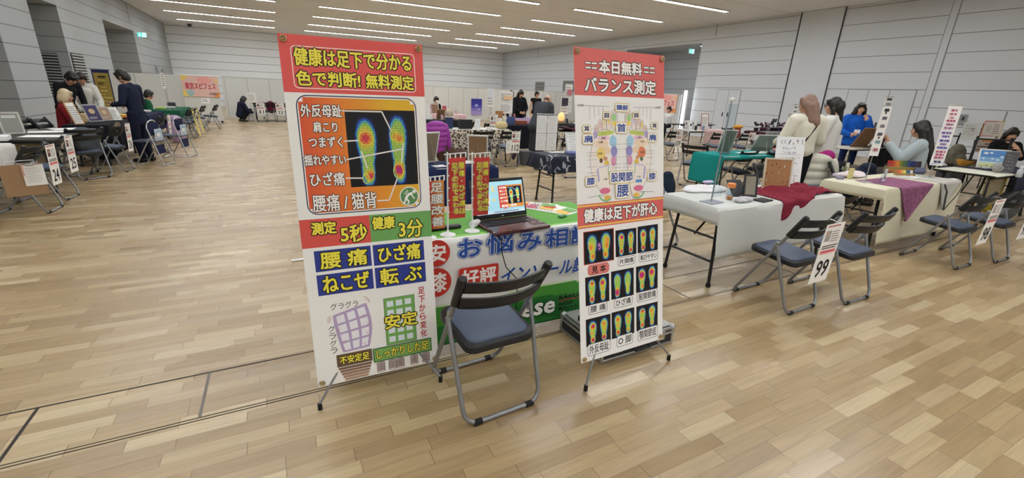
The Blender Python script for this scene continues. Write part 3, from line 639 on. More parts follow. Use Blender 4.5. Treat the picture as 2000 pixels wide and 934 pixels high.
# ------------------------------------------------------------------ folding chairs
def slat_bm(z, h, bow, y0, w=.41, t=.024, lean=.5):
    mb = MB(); n = 14
    def pt(i, s, f):
        x = -w/2+w*i/n; yy = y0-bow*(1-(2*i/n-1)**2)-lean*(s*h/2)*1.0+f*t/2
        return (x, yy, z+s*h/2)
    ring = [(-1, -.6), (-.8, -1), (.8, -1), (1, -.6), (1, .6), (.8, 1), (-.8, 1), (-1, .6)]
    V = [pt(i, s, f) for i in range(n+1) for s, f in ring]; k = len(ring)
    F = [(i*k+j, i*k+(j+1) % k, (i+1)*k+(j+1) % k, (i+1)*k+j) for i in range(n) for j in range(k)]+[tuple(range(k))[::-1], tuple(n*k+j for j in range(k))]
    mb.add(V, F); return mb
def make_chair(name, label, loc, rz):
    t = thing(name, label, 'chair', loc, rz, 'grey tube folding chairs')
    top = Vector((.217, -.195, .742)); ft = Vector((.205, .235, .013)); piv = top.lerp(ft, .36)
    def loopp(a, b, y_in, r=.07):      # U of tube: down a side, across the floor, up the other
        P = []
        def side(sg): return [Vector((sg*a.x, a.y, a.z)), Vector((sg*b.x, b.y, b.z))]
        d = (b-a).normalized(); P.append(Vector((-a.x, a.y, a.z)))
        n = 5; c0 = b-d*r
        L = [Vector((-c0.x, c0.y, c0.z))]
        for i in range(1, n+1):
            an = PI/2*i/n; p = c0+d*r*math.sin(an); L.append(Vector((-(p.x-r*(1-math.cos(an))), p.y, p.z)))
        P += L; P += [Vector((-v.x, v.y, v.z)) for v in reversed(L)]; P.append(a.copy()); return P
    MB().tube(loopp(top, ft, .1), .0115, 10).build('front_frame', STEEL, t)
    rb = Vector((.207, -.22, .013)); MB().tube(loopp(piv+Vector((.012, -.012, .03)), rb, .1), .0115, 10).build('rear_frame', STEEL, t)
    for y, x in ((.235, .142), (-.22, .142)):
        for s in (-1, 1): MB().tube([(s*(x-.02), y, .013), (s*(x+.022), y, .013)], .0155, 8).build('foot_cap', RUB, t)
    for s in (-1, 1):
        MB().box((s*.214, piv.y-.005, piv.z+.015), (.012, .04, .075), Euler((.35, 0, 0)).to_matrix(), .004).build('hinge', CHROME, t)
    def rseat(z0, z1, gw, bev):
        mb = MB(); P = []
        w0, w1 = .185-gw, .19-gw
        for cx, cy, a0, r in ((w0-.05, -.17+gw+.05, -PI/2, .05), (w1-.07, .205-gw-.07, 0, .07)):
            for i in range(6):
                an = a0+PI/2*i/5; P.append((cx+r*math.cos(an), cy+r*math.sin(an)))
        P = P+[(-x, y) for x, y in reversed(P)]; n = len(P)
        tilt = lambda x, y, z: (x, y-.018, z+(y)*.10-.012)
        rings = [(1, z0), (1, z1-bev), (.985, z1-bev*.3), (.96, z1)]
        V = [tilt(x*k, .0175+(y-.0175)*k, z) for k, z in rings for x, y in P]
        F = [(a*n+i, a*n+(i+1) % n, (a+1)*n+(i+1) % n, (a+1)*n+i) for a in range(3) for i in range(n)]+[tuple(range(n))[::-1], tuple(3*n+i for i in range(n))]
        mb.add(V, F); return mb
    st = rseat(.395, .43, 0, .008).build('seat', BLACK, t); rseat(.428, .441, .022, .008).build('cushion', SEATM, st)
    bk = slat_bm(.708, .062, .058, -.188).build('upper_slat', BLACK, t); slat_bm(.612, .066, .062, -.136).build('lower_slat', BLACK, t)
    d = (ft-top).normalized()
    for s in (-1, 1):
        a = Vector((s*top.x, top.y, top.z))-Vector((s*d.x, d.y, d.z))*.022; b = a+Vector((s*d.x, d.y, d.z))*.19
        MB().tube([a, a.lerp(b, .04), a.lerp(b, .5), b], [.017, .0215, .0205, .0185], 10).build('back_sleeve', BLACK, t)
    return t
PROTO = []
def chair(rl, rr, label, flip=False):
    """rl, rr: the rear loop's left and right foot caps on the floor, seen from a sitter's back."""
    a, b = Vector(rl), Vector(rr); d = (b-a).normalized(); fwd = Vector((-d.y, d.x)); m = (a+b)/2+fwd*.22
    rz = math.atan2(d.y, d.x)
    if not PROTO:
        c = make_chair('folding_chair', label, (m.x, m.y, 0), rz); PROTO.append(c); return c
    return dup(PROTO[0], (m.x, m.y, 0), rz, label)
def chair_at(x, y, deg, label):         # facing: deg = 0 looks along +y
    if not PROTO: raise RuntimeError
    return dup(PROTO[0], (x, y, 0), math.radians(deg), label)
def on_chair(c, x, y, z):
    return Matrix.Rotation(c.rotation_euler.z, 3, 'Z') @ Vector((x, y, z))+Vector(c.location)
CH_MAIN = chair((.625, 1.565), (1.035, 1.585), 'grey tube folding chair alone on the floor between the two tall standing banners')
# ------------------------------------------------------------------ number cards hung on chair backs
def card(num, c, label, x=.12, z=.30, y=-.305, tilt=.06, w=.21, h=.45, roll=0., photo='#5a3a3a', seed=0, group='booth number cards'):
    cv = Canvas(.00015); cv.sheet(w, h, .0018, '#f0efeb')
    k = w/.2; g = h/.42
    cv.lines(.02*k, .395*g, .18*k, .41*g, 1, '#b05a60', .8, seed).rect(.02*k, .30*g, .075*k, .375*g, photo).ell(.047*k, .35*g, .014*k, .016*g, '#c8a890', 12)
    cv.lines(.085*k, .29*g, .185*k, .375*g, 5, '#8a8480', .4, seed+1).lines(.02*k, .243*g, .185*k, .275*g, 2, '#55504c', .55, seed+2).rect(.015*k, .21*g, .185*k, .238*g, '#ecaaa8').lines(.025*k, .214*g, .175*k, .234*g, 1, '#c84850', .7, seed+3, .02)
    cv.text(num, (.035 if len(num) < 3 else .018)*k, .04*g, (.165 if len(num) < 3 else .182)*k, .165*g, '#1d1c1c', bold=.0022)
    p = on_chair(c, x-w/2, y, z)
    o = cv.build('number_card', PAPER, None, loc=p, rot=(tilt, roll, c.rotation_euler.z)); tag(o, label, 'card', group)
    MB().tube([(w/2, -.001, h-.012), (w/2, .004, h+.012), (w/2, .05, h+.016), (w/2, .062, h-.01)], .0025, 6).build('hook', ALU, o); return o
# ================================================================== own booth table
def table(name, label, x0, x1, y0, y1, top, h=.7, group='folding tables', legs=None, splay=.0):
    cx, cy = (x0+x1)/2, (y0+y1)/2; o = thing(name, label, 'table', (cx, cy, 0), 0, group)
    w, d = x1-x0, y1-y0
    MB().box((0, 0, h-.0125), (w, d, .025), None, .006).build('tabletop', top, o)
    for sx in (-1, 1):
        lx = sx*(w/2-.13)
        for sy in (-1, 1):
            MB().tube([(lx, sy*(d/2-.10), h-.03), (lx+sx*.03, sy*(d/2-.05), .02)], .017, 4).build('leg', TBLK, o)
            MB().tube([(lx+sx*.03, sy*(d/2-.05), .03), (lx+sx*.03, sy*(d/2-.05), 0)], .021, 6).build('foot', RUB, o)
        b = MB(); b.tube([(lx+sx*.02, -(d/2-.06), .22), (lx+sx*.02, d/2-.06, .22)], .011, 6); b.tube([(lx-sx*.28, 0, h-.035), (lx+sx*.01, 0, .40)], .009, 6); b.tube([(lx+sx*.012, -(d/2-.08), .42), (lx+sx*.012, d/2-.08, .42)], .010, 6); b.build('brace', TBLK, o)
    r = MB(); r.box((0, -(d/2-.06), h-.04), (w-.2, .025, .03)); r.box((0, d/2-.06, h-.04), (w-.2, .025, .03)); r.build('rail', TBLK, o)
    return o
GREYTOP = mat('pale_laminate', '#cfc9ba', .4, noise=.03); DKTOP = mat('dark_laminate', '#33322f', .45); 
def drape(name, label, cat, x0, x1, y0, y1, z, hang, m, amp=.012, flare=.04, seed=0, thick=.002, step=.035, freq=24, group=None, colf=None):
    """cloth over a table top; hang = (front, back, left, right) drops"""
    rnd = random.Random(seed); ph = [rnd.random()*6 for _ in range(6)]
    hf, hb, hl, hr = hang; S0, S1, T0, T1 = -hl, (x1-x0)+hr, -hf, (y1-y0)+hb
    nu = max(8, int((S1-S0)/step)); nv = max(8, int((T1-T0)/step)); cx, cy = (x0+x1)/2, (y0+y1)/2
    W_, D_ = x1-x0, y1-y0
    def fn(a, b):
        s = S0+(S1-S0)*a; t = T0+(T1-T0)*b
        ox = min(s, 0) if s < 0 else max(s-W_, 0); oy = min(t, 0) if t < 0 else max(t-D_, 0)
        px = min(max(s, 0), W_); py = min(max(t, 0), D_); d = math.hypot(ox, oy)
        if d > 1e-6:
            ux, uy = ox/d, oy/d; r = .008
            if ox and oy: d2 = max(abs(ox), abs(oy))*.8+.2*d; off = .012+flare*d*1.2
            else: d2 = d; off = .010+flare*d
            wv = amp*math.sin(freq*(s if oy else 0)+freq*(t if ox else 0)+ph[0])+amp*.7*math.sin(freq*.37*(s+t)+ph[1])
            off += max(-.008, wv*min(1, d/.25)); k = min(1, d/.03)
            return (px+ux*off*k-cx+x0, py+uy*off*k-cy+y0, z-max(0, d2-.004)-.0)
        return (px-cx+x0, py-cy+y0, z+.0015+.0012*math.sin(9*s+ph[2])*math.sin(11*t+ph[3]))
    mb = MB(); mb.grid(fn, nu, nv, 0, colf)
    o = mb.build(name, m, None, loc=(cx, cy, 0), recalc=False, angle=.75); solid(o, thick, 1)
    tag(o, label, cat, group); return o, fn
B0 = dict(x0=.14, x1=1.98, y0=2.245, y1=2.80)
table('folding_table', 'folding table under the green cloth behind the front folding chair', .16, 1.96, 2.26, 2.79, GREYTOP)
def gcol(a, b):
    x, t = a, b       # green top, white band on the front, green wave below
    return None
# cloth with print: green field, white band over the front edge, dark green wave at the hem
def clothcol(a, b):
    s = a*1.84; tt = -.66+(.66+.55+.25)*b; z = .7+tt if tt < 0 else .7
    if tt > .06: return '#62a544'
    if tt > .02+.012*math.sin(s*14): return '#8cc46a'
    wave = .315+.02*math.sin(s*5+.8)-.02*s
    if z > wave+.012: return '#e9eae7'
    if z > wave: return '#cfe4bd'
    return '#4c9a3c' if z > wave-.10-.03*math.sin(s*4) else '#2e7a38'
CLOTHP = print_mat('printed_cloth', .65, .25)
CL, clf = drape('tablecloth', 'green and white printed tablecloth with large blue lettering on its front', 'tablecloth', B0['x0'], B0['x1'], B0['y0'], B0['y1'], .702, (.66, .25, .0, .0), CLOTHP, amp=.004, flare=.02, seed=3, step=.014, freq=9, colf=clothcol)
# lettering printed on the front fall (child of the cloth, same surface)
cv = Canvas(.0004)
DB = '#27499a'; KB = dict(bold=.0032, out='#f4f4f0', ow=.005, out2=DB, ow2=.004)
sh = lambda *a, **k: cv.text(*a, **k)
for t, u, v, w, h in (('お', .835, .585, .15, .115), ('悩', 1.01, .585, .18, .125), ('み', 1.215, .58, .17, .115), ('相', 1.41, .58, .17, .12), ('談', 1.60, .58, .17, .12)): cv.text(t, u, v, u+w, v+h, '#2f55a8', bold=.004, out='#eef0f2', ow=.004, out2='#27499a', ow2=.0045)
for t, cx, cz, r in (('安', .705, .64, .078), ('膝', .70, .465, .088)): cv.ell(cx, cz, r*.98, r, '#c6392f', 30).text(t, cx-r*.68, cz-r*.68, cx+r*.68, cz+r*.68, '#f6f0ec', bold=.003)
for t, cx, cz, r in (('格', .50, .64, .078), ('腰', .49, .465, .088)): cv.ell(cx, cz, r*.98, r, '#c6392f', 30).text(t, cx-r*.68, cz-r*.68, cx+r*.68, cz+r*.68, '#f6f0ec', bold=.003)
cv.rrect(.83, .392, 1.085, .532, .015, '#c6392f').text('好評', .845, .405, 1.07, .52, '#f6f0ec', bold=.003)
cv.text('インソール試', 1.095, .385, 1.72, .495, '#2f55a8', bold=.003, out='#eef0f2', ow=.003, shear=.18)
cv.text('ese', 1.25, .125, 1.50, .215, '#f2f4ee', bold=.005, out='#1e3a22', ow=.004, shear=.1)
cv.text('RAKUS', 1.53, .208, 1.71, .236, '#181818', bold=.0015); cv.line([(1.53, .198), (1.6, .205), (1.7, .195)], .006, '#b03028'); cv.text('INSOLE', 1.53, .165, 1.64, .186, '#181818', bold=.001); cv.text('楽ヴィット', 1.53, .13, 1.68, .158, '#181818', bold=.001)
# bend the lettering onto the cloth surface
nv_ = []
for (u, y, v) in cv.mb.v:
    d = .702-v; off = .010+.02*d
    s = u-B0['x0']; rnd = random.Random(3); ph = [rnd.random()*6 for _ in range(6)]
    off += max(-.008, (.004*math.sin(9*s+ph[0])+.0028*math.sin(9*.37*(s-d)+ph[1]))*min(1, d/.25))
    nv_.append((u-1.06, B0['y0']-off-.0036+y-2.5225, v))
cv.mb.v = nv_
lt = cv.build('lettering', CLOTHP, CL)
# ------------------------------------------------------------------ laptop
LT = mat('dark_red_gloss', '#4a1820', .22, .1, noise=.04, spec=.6); KEYS = mat('laptop_keys', '#17161a', .5)
lp = thing('laptop', 'open dark red laptop on the green cloth showing two footprints', 'laptop', (1.235, 2.335, .7065), math.radians(5))
MB().box((0, 0, .012), (.40, .27, .022), None, .006).build('base', LT, lp)
kb = MB()
for r in range(5):
    for c_ in range(17): kb.box((-.175+.0205*c_, .085-.021*r, .0248), (.017, .0175, .004), None, .0015)
kb.build('keyboard', KEYS, lp); MB().box((-.02, -.085, .0235), (.105, .055, .002), None, .001).build('touchpad', mat('touchpad', '#5a2830', .3), lp)
scr = MB().box((0, .004, .128), (.40, .012, .255), None, .005).build('lid', mat('laptop_black', '#141417', .3), lp, loc=(0, .132, .024), rot=(-.30, 0, 0))
cv = Canvas(.0004); cv.rect(-.175, .03, .185, .235, '#a8dcf0')
cv.rect(-.175, .03, .185, .048, '#cfeaf6').lines(-.05, .034, .14, .044, 1, '#3a4a66', .6, 4, .05)
cv.text('腰', .02, .05, .05, .07, '#c8503c')
cv.rect(-.005, .062, .18, .208, '#dc8c3c').rect(-.005, .062, .055, .208, '#c4503c').rect(.062, .085, .17, .198, '#181a22').field(.063, .086, .169, .197, 26, 26, FB1)
for i in range(5): cv.text(('外反母趾', '肩こり', 'つまずく', '揺れやすい', 'ひざ痛')[i], .002, .186-.022*i, .056, .200-.022*i, '#f4f0ea', bold=.0005)
cv.text('腰痛 / 猫背', .004, .066, .12, .082, '#f4f0ea', bold=.0005).line([(.06, .19), (.10, .19), (.13, .16)], .002, '#f2f2ee').line([(.058, .13), (.15, .14)], .002, '#f2f2ee')
for cx in (-.155, -.10): cv.ell(cx, .135, .022, .058, '#f0e4dc', 24).ell(cx, .16, .016, .02, '#9cd0b8', 16).ell(cx, .125, .015, .018, '#e8b888', 16).ell(cx, .09, .012, .012, '#d88098', 16)
for x, v in ((-.06, .17), (-.06, .11), (-.06, .19)): cv.rrect(x, v, x+.02, v+.016, .003, '#e6d890')
cv.rect(-.2+.015, .028, .2-.01, .030, '#222222'); cv.ell(0, .014, .006, .004, '#9a9aa0', 12)
d = cv.build('screen', print_mat('lit_screen', .3, emit=.5), scr, loc=(0, -.0025, 0))
cv = Canvas(.0002); cv.sheet(.085, .12, .0008, '#4a1820'); rnd = random.Random(5)
for i in range(26): a, b = .008+.06*rnd.random(), .008+.1*rnd.random(); cv.line([(a, b), (a+.012*rnd.random(), b+.008*(rnd.random()-.3))], .005, rnd.choice(['#e8e4e0', '#cfc8d0', '#d8d0b0', '#f2f0ee']))
cv.build('sticker_sheet', SHEET, lp, loc=(.105, -.09, .0240), rot=(-PI/2, 0, 0))

cb = MB().tube([(1.07, 2.215, .712), (1.09, 2.19, .69), (1.10, 2.20, .60), (1.13, 2.195, .50), (1.20, 2.19, .42), (1.215, 2.19, .30), (1.20, 2.195, .05), (1.24, 2.19, .004)], .003, 6).build('power_cable', RUB); tag(cb, 'thin black cable hanging from the dark red laptop down the cloth front', 'cable')
# ------------------------------------------------------------------ little flags
def flag(label, base, top, w, h, txts, colr, colf_, lean=0., yaw=0., txtcol=YEL, grad=None):
    o = thing('table_flag', label, 'flag', (base[0], base[1], .7055), yaw, 'small flags on the green cloth')
    MB().lathe([(.045, 0), (.045, .004), (.03, .010), (.012, .016), (.005, .03)], 20).build('base', WHITEP, o)
    H_ = top; MB().tube([(0, 0, .01), (lean*H_, 0, H_)], .0045, 8).build('pole', WHITEP, o)
    MB().tube([(lean*H_-.02, 0, H_-.012), (lean*H_+w+.012, 0, H_-.005)], .003, 6).build('cross_bar', WHITEP, o)
    cv = Canvas(.0004); cv.sheet(w, h, .0008, colr)
    if grad: cv.field(0, 0, w, h, 8, 1, grad)
    n = len(txts)
    for i, t in enumerate(txts):
        u1 = w-(w/n)*i-.008; u0 = u1-w/n+.014
        cv.vtext(t, u0, h*(.05 if n == 1 else .08+.03*i), u1, h*(.97 if n == 1 else .93), txtcol, bold=.0010, out=BLK, ow=.0017, out2='#f7ecd0', ow2=.0010)
    for k in range(4): cv.mb.box((.008+w*k/3*.93, 0, h+.010), (.008, .003, .026), None, 0, 0, '#efefec')
    for k in range(5): cv.mb.box((-.004, 0, h-.03-h*k/5), (.016, .003, .008), None, 0, 0, '#efefec')
    f = cv.build('flag_cloth', SHEET, o, loc=(lean*H_+.008, 0, H_-.03-h), rot=(0, -math.atan(lean)*.6, 0))
flag('small red table flag with yellow writing, left of its twin', (.805, 2.315), .475, .10, .35, ('腰痛・ひざ痛は', '足下の形で変わる'), '#d4473f', None, .0, .03)
flag('small red table flag with yellow writing, overlapping the laptop screen', (.965, 2.335), .47, .10, .345, ('腰痛・ひざ痛は', '足下の形で変わる'), '#d4473f', None, -.012, .03)
flag('small red and orange table flag with four large white characters', (.685, 2.30), .355, .085, .275, ('足腰改善',), '#e0903c', None, .01, .05, WHT, lambda a, b: '#cf4c3e' if a < .3 else ('#d86c3e' if a < .55 else '#df903f'))
c_ = MB().box((0, 0, .012), (.22, .05, .022), None, .01).build('remote_control', BLACK, loc=(.82, 2.43, .7045), rot=(0, 0, .05)); tag(c_, 'long black remote lying behind the small flags on the green cloth', 'remote')
c_ = MB().lathe([(.022, 0), (.024, .03), (.02, .07)], 16, R=Matrix.Rotation(PI/2, 3, 'Y')).build('paper_roll', WHITEP, loc=(.985, 2.39, .7285), rot=(0, 0, .6)); tag(c_, 'small white paper roll lying behind the right small red flag', 'roll')
def paper(label, c, w, h, rz, cvf=None, z=.7055, name='leaflet', cat='paper', col='#eeece8', group=None, tilt=0., t=.0012):
    cv = Canvas(.0004); cv.sheet(w, h, t, col)
    if cvf: cvf(cv)
    o = cv.build(name, PAPER, None, loc=(c[0], c[1], z+t*1.2), rot=(-PI/2+tilt, 0, rz)); tag(o, label, cat, group); return o
def fly(cv):
    cv.rect(.01, .22, .20, .285, '#d86a64').lines(.02, .14, .19, .21, 4, '#6a6460', .5, 1).rect(.02, .02, .1, .12, '#e8c060').rect(.11, .02, .19, .12, '#7cb06a').ell(.15, .25, .03, .02, '#f4d040', 16)
def fly2(cv):
    cv.lines(.02, .05, .19, .27, 9, '#77716c', .4, 2).rect(.02, .2, .12, .27, '#c86a80').ell(.14, .12, .04, .05, '#d83c34', 16)
paper('white leaflet lying nearest the front of the green cloth', (1.70, 2.44), .21, .297, .35, fly, .7055, group='leaflets on the green cloth')
paper('white leaflet fanned above the front leaflet on the green cloth', (1.68, 2.50), .21, .297, .62, fly2, .7075, group='leaflets on the green cloth')
paper('white leaflet under the others at the back edge of the green cloth', (1.70, 2.56), .21, .297, .9, fly, .7095, group='leaflets on the green cloth')
b = MB().box((0, 0, .008), (.07, .035, .014), None, .004).build('pen_case', mat('green_plastic', '#3f7f4a', .4), loc=(1.665, 2.42, .7052), rot=(0, 0, .4)); tag(b, 'small dark green case at the edge of the leaflets on the green cloth', 'case')
# bag behind the laptop
b = MB(); b.ball((0, 0, .16), (.17, .09, .17)); b.ball((.12, .01, .10), (.12, .08, .10)); b.box((0, 0, .05), (.34, .14, .1), None, .03)
bg = remesh(b, 'bag', mat('black_nylon', '#222427', .75, noise=.2, bump=.2), None, .012, 6, loc=(1.58, 2.98, .42)); tag(bg, 'black cloth bag standing behind the green table', 'bag')
stl = MB(); stl.box((0, 0, .20), (.4, .3, .4), None, .02)
so = stl.build('storage_box', mat('dark_crate', '#2b2c2e', .6), loc=(1.58, 3.0, .022)); tag(so, 'dark crate under the black bag behind the green table', 'box'); so.location.z = 0
bg.location.z = .40
# ------------------------------------------------------------------ flight case
fc = thing('flight_case', 'black flight case with aluminium edges on the floor behind the right banner', 'case', (1.83, 1.945, 0), 0)
w, d, h = .58, .44, .125
MB().box((0, 0, h/2+.004), (w-.012, d-.012, h-.008), None, .004).build('body', mat('case_black', '#26262a', .55, bump=.1, nscale=200), fc)
e = MB()
for sx in (-1, 1):
    for sy in (-1, 1): e.box((sx*(w/2-.008), sy*(d/2-.008), h/2), (.022, .022, h), None, .004)
for z in (.011, h-.011, .085):
    for sy in (-1, 1): e.box((0, sy*(d/2-.006), z), (w, .016, .018), None, .003)
    for sx in (-1, 1): e.box((sx*(w/2-.006), 0, z), (.016, d, .018), None, .003)
e.build('edge_trim', ALU, fc)
MB().box((0, 0, h+.002), (w-.03, d-.03, .008), None, .003).build('top_plate', mat('plate_grey', '#a9a9a6', .4, .4), fc)
for sx in (-1, 1):
    for sy in (-1, 1): MB().ball((sx*(w/2-.012), sy*(d/2-.012), h-.010), .024, 10, 8).build('corner_ball', ALU, fc)
for x in (-.17, .17): MB().box((x, -d/2-.004, .08), (.07, .014, .06), None, .004).build('latch', ALU, fc)
hd = MB(); hd.tube([(-.06, -d/2-.004, .06), (-.06, -d/2-.035, .05), (.06, -d/2-.035, .05), (.06, -d/2-.004, .06)], .007, 8); hd.build('handle', BLACK, fc)
# tape on the floor left of the banner
b = MB().box((0, 0, .006), (.16, .035, .010), None, .003).build('white_strip', WHITEP, loc=tuple(G(588, 508))[:2]+(0,), rot=(0, 0, .1)); b.location.z = 0; tag(b, 'short white plastic strip lying on the floor left of the left banner', 'strip')
cv = Canvas(); 
# ================================================================== props
def box_thing(name, label, cat, c, size, m, rz=0., bev=.006, group=None, z=None):
    o = MB().box((0, 0, size[2]/2), size, None, bev).build(name, m, None, loc=(c[0], c[1], c[2] if len(c) > 2 else (z or 0)), rot=(0, 0, rz)); return tag(o, label, cat, group)
def picture(label, c, w, h, rz, lean, frame_col, face=None, back='#8d7a62', z=.706, name='picture_frame', cat='frame', group=None, t=.016, fw=.018):
    """a leaning frame on a table: front faces local -y; face draws on a canvas, None shows the board from behind"""
    o = thing(name, label, cat, (c[0], c[1], z), rz, group)
    R = (-lean, 0, 0); fm = mat('frame_'+frame_col, frame_col, .5); mb = MB()
    for (x, z0, sx, sz) in ((w/2, fw/2, w, fw), (w/2, h-fw/2, w, fw), (fw/2, h/2, fw, h-2*fw), (w-fw/2, h/2, fw, h-2*fw)): mb.box((x-w/2, 0, z0), (sx, t, sz), None, .003)
    mb.build('frame', fm, o, rot=R)
    MB().box((0, .002, h/2), (w-fw, t*.5, h-fw)).build('back_board', mat('board_'+back, back, .8, noise=.12), o, rot=R)
    cv = Canvas(.0006); cv.rect(fw*.6-w/2, fw*.6, w/2-fw*.6, h-fw*.6, '#ecebe6')
    if face:
        n0 = len(cv.mb.v); face(cv, w, h)
        if getattr(face, 'corner', False): cv.mb.v[n0:] = [(a-w/2, b_, c_) for a, b_, c_ in cv.mb.v[n0:]]
    cv.build('picture', PAPER, o, loc=(0, -t*.25, 0), rot=R)
    top = Matrix.Rotation(-lean, 3, 'X') @ Vector((0, t/2, h*.72)); s = MB()
    s.tube([top, (0, top.y+h*.22, .004)], .006, 6); s.build('strut', mat('board_'+back, back, .8, noise=.12), o); return o
def sign_post(label, c, H, w, h, face, rz=0., z=.706, top=None, name='sign_post', cat='sign', group=None, post='#9a9b9e', col='#f2f1ee', lean=0., base=.11):
    o = thing(name, label, cat, (c[0], c[1], z), rz, group)
    MB().box((0, 0, .004), (base, base*.8, .008), None, .003).build('base', ACR if post == 'clear' else ALU, o)
    MB().tube([(0, .006, .004), (lean*H, .006, H)], .0045, 8).build('post', ALU, o)
    MB().box((lean*H, .003, H), (w*1.02, .012, .012), None, .003).build('clip_bar', ALU, o)
    cv = Canvas(.0006); cv.sheet(w, h, .0012, col); face(cv, w, h)
    cv.build('sign_sheet', PAPER, o, loc=(lean*H-w/2, -.004, H-h-.006)); return o
ACR = glass('clear_acrylic'); FILM = glass('clear_film', alpha=.03)
def soft(label, name, cat, c, balls, m, voxel=.014, rz=0., smooth=5, group=None, boxes=()):
    mb = MB()
    for b in balls: mb.ball(b[:3], b[3:6], 14, 10)
    for b in boxes: mb.box(b[:3], b[3:6], None, .02)
    o = remesh(mb, name, m, None, voxel, smooth, loc=tuple(c), rot=(0, 0, rz))
    if label: tag(o, label, cat, group)
    return o
def bottle(label, c, r, h, m, cap='#e8e8e8', z=.706, group=None, name='bottle', cat='bottle'):
    o = thing(name, label, cat, (c[0], c[1], z), 0, group)
    MB().lathe([(r*.9, 0), (r, .006), (r, h*.62), (r*.45, h*.78), (r*.42, h*.84)], 14).build('body', m, o)
    MB().lathe([(r*.5, h*.83), (r*.5, h)], 12).build('cap', mat('cap_'+cap, cap, .4), o); return o
def heightcloth(name, label, cat, outline_fn, nu, nv, m, group=None, thick=.003, colf=None):
    mb = MB(); mb.grid(outline_fn, nu, nv, 0, colf); o = mb.build(name, m, None, recalc=False, angle=1.4); solid(o, thick, 1); tag(o, label, cat, group); return o
def jacket(name, label, c, rz, m, w=.46, z0=.28, z1=.80, d=.10, hood=False, cat='jacket'):
    mb = MB(); h = z1-z0
    for k in range(6):
        f = k/5; mb.ball((0, -.02*math.sin(f*3), z0+h*(.1+.8*f)), (w/2*(.86+.14*math.sin(f*PI)), d*(.75+.25*math.sin(f*PI)), h*.135), 16, 8)
    for s in (-1, 1):
        mb.ball((s*w*.52, .02, z0+h*.62), (.06, .065, h*.34), 12, 8, R=Euler((0, -s*.16, 0)).to_matrix()); mb.ball((s*w*.60, .02, z0+h*.28), (.055, .06, h*.24), 12, 8)
    if hood: mb.ball((0, -.05, z1-.04), (w*.33, .11, .10), 14, 8)
    o = remesh(mb, name, m, None, .013, 5, loc=(c[0], c[1], 0), rot=(0, 0, rz)); tag(o, label, cat); return o
def chair_px(a, b, label, z=.74, deg=None):
    A, B = G(a[0], a[1], z), G(b[0], b[1], z); m = (A+B)/2; d = (B-A); d.z = 0; d.normalize()
    th = math.atan2(d.y, d.x) if deg is None else math.radians(deg); fwd = Vector((-math.sin(th), math.cos(th), 0)); p = m+fwd*.195
    return dup(PROTO[0], (p.x, p.y, 0), th, label)
def lines_face(seed, col='#7d7874', n=12, head=None, img=None):
    def f(cv, w, h):
        if head: cv.lines(w*.08, h*.84, w*.92, h*.94, 1, head, .75, seed, .1)
        if img: cv.rect(w*.1, h*.55, w*.42, h*.8, img).ell(w*.26, h*.7, w*.07, h*.06, '#d8b49a', 12)
        cv.lines(w*.10, h*.08, w*.88, h*(.52 if img else .82), n, col, .42, seed+1)
    f.corner = True; return f
def scrib_face(seed, n=8, col='#3c4450', wd=.004, alt=None):
    def f(cv, w, h):
        cv.scribble(w*.08, h*.05, w*.92, h*.95, n, col, wd, seed)
        if alt: cv.scribble(w*.3, h*.38, w*.85, h*.5, 2, alt, wd, seed+9)
    f.corner = True; return f
FAB = lambda n, c, **k: mat('fabric_'+n, c, .85, noise=k.pop('noise', .10), nscale=k.pop('nscale', 120), bump=k.pop('bump', .15), spec=.15, **k)
# ================================================================== booth with the white cloth (near right)
T99 = (3.0, 4.74, 2.21, 2.80)
table('folding_table', 'folding table under the pale cloth with the red cloth on it, near right', T99[0], T99[1], T99[2], T99[3], GREYTOP)
drape('tablecloth', 'pale grey white tablecloth on the near right table, under the cork board', 'tablecloth', T99[0], T99[1], T99[2], T99[3], .702, (.41, .14, .13, .16), FAB('whitecloth', '#c9ccc9', noise=.05), amp=.010, flare=.07, seed=8, freq=11)
C99A = chair((3.20, 1.655), (3.625, 1.665), 'grey tube folding chair with a card numbered 99 hung on its back')
C99B = chair((3.81, 1.575), (4.235, 1.575), 'grey tube folding chair just right of the one bearing card 99')
card('99', C99A, 'white card numbered 99 hung on a folding chair back', x=-.06, z=.285, y=-.300, tilt=.05, w=.235, h=.45, photo='#a8a09c', seed=11)
C98A = chair((5.79, 1.575), (6.215, 1.575), 'grey tube folding chair with a card numbered 98 hung on its back')
C98B = chair((6.49, 1.49), (6.915, 1.49), 'grey tube folding chair at the right edge, right of the one bearing card 98')
card('98', C98A, 'white card numbered 98 hung on a folding chair back', x=-.06, z=.285, y=-.300, tilt=.05, w=.235, h=.45, photo='#a8a09c', seed=12)
card('97', C98B, 'white card hung on the chair at the right edge of the photo', x=-.06, z=.285, y=-.300, tilt=.05, w=.235, h=.45, photo='#a8a09c', seed=13)
CB1 = chair_at(2.93, 3.42, 180, 'folding chair behind the pale cloth table, its slats showing beside the right banner')
CB2 = chair_at(3.52, 3.40, 184, 'folding chair with a dark brown garment over its back, behind the pale cloth table')
g = MB(); g.box((0, .02, .70), (.42, .10, .09), None, .03); g.box((-.15, .05, .60), (.10, .09, .28), None, .03); g.box((.16, .05, .58), (.10, .09, .30), None, .03); g.box((0, -.06, .62), (.40, .05, .22), None, .02)
g = remesh(g, 'garment', FAB('brown', '#332c29'), None, .013, 6, loc=(3.52, 3.60, .06), rot=(0, 0, .05)); tag(g, 'dark brown garment hung over a chair back behind the pale cloth table', 'garment')
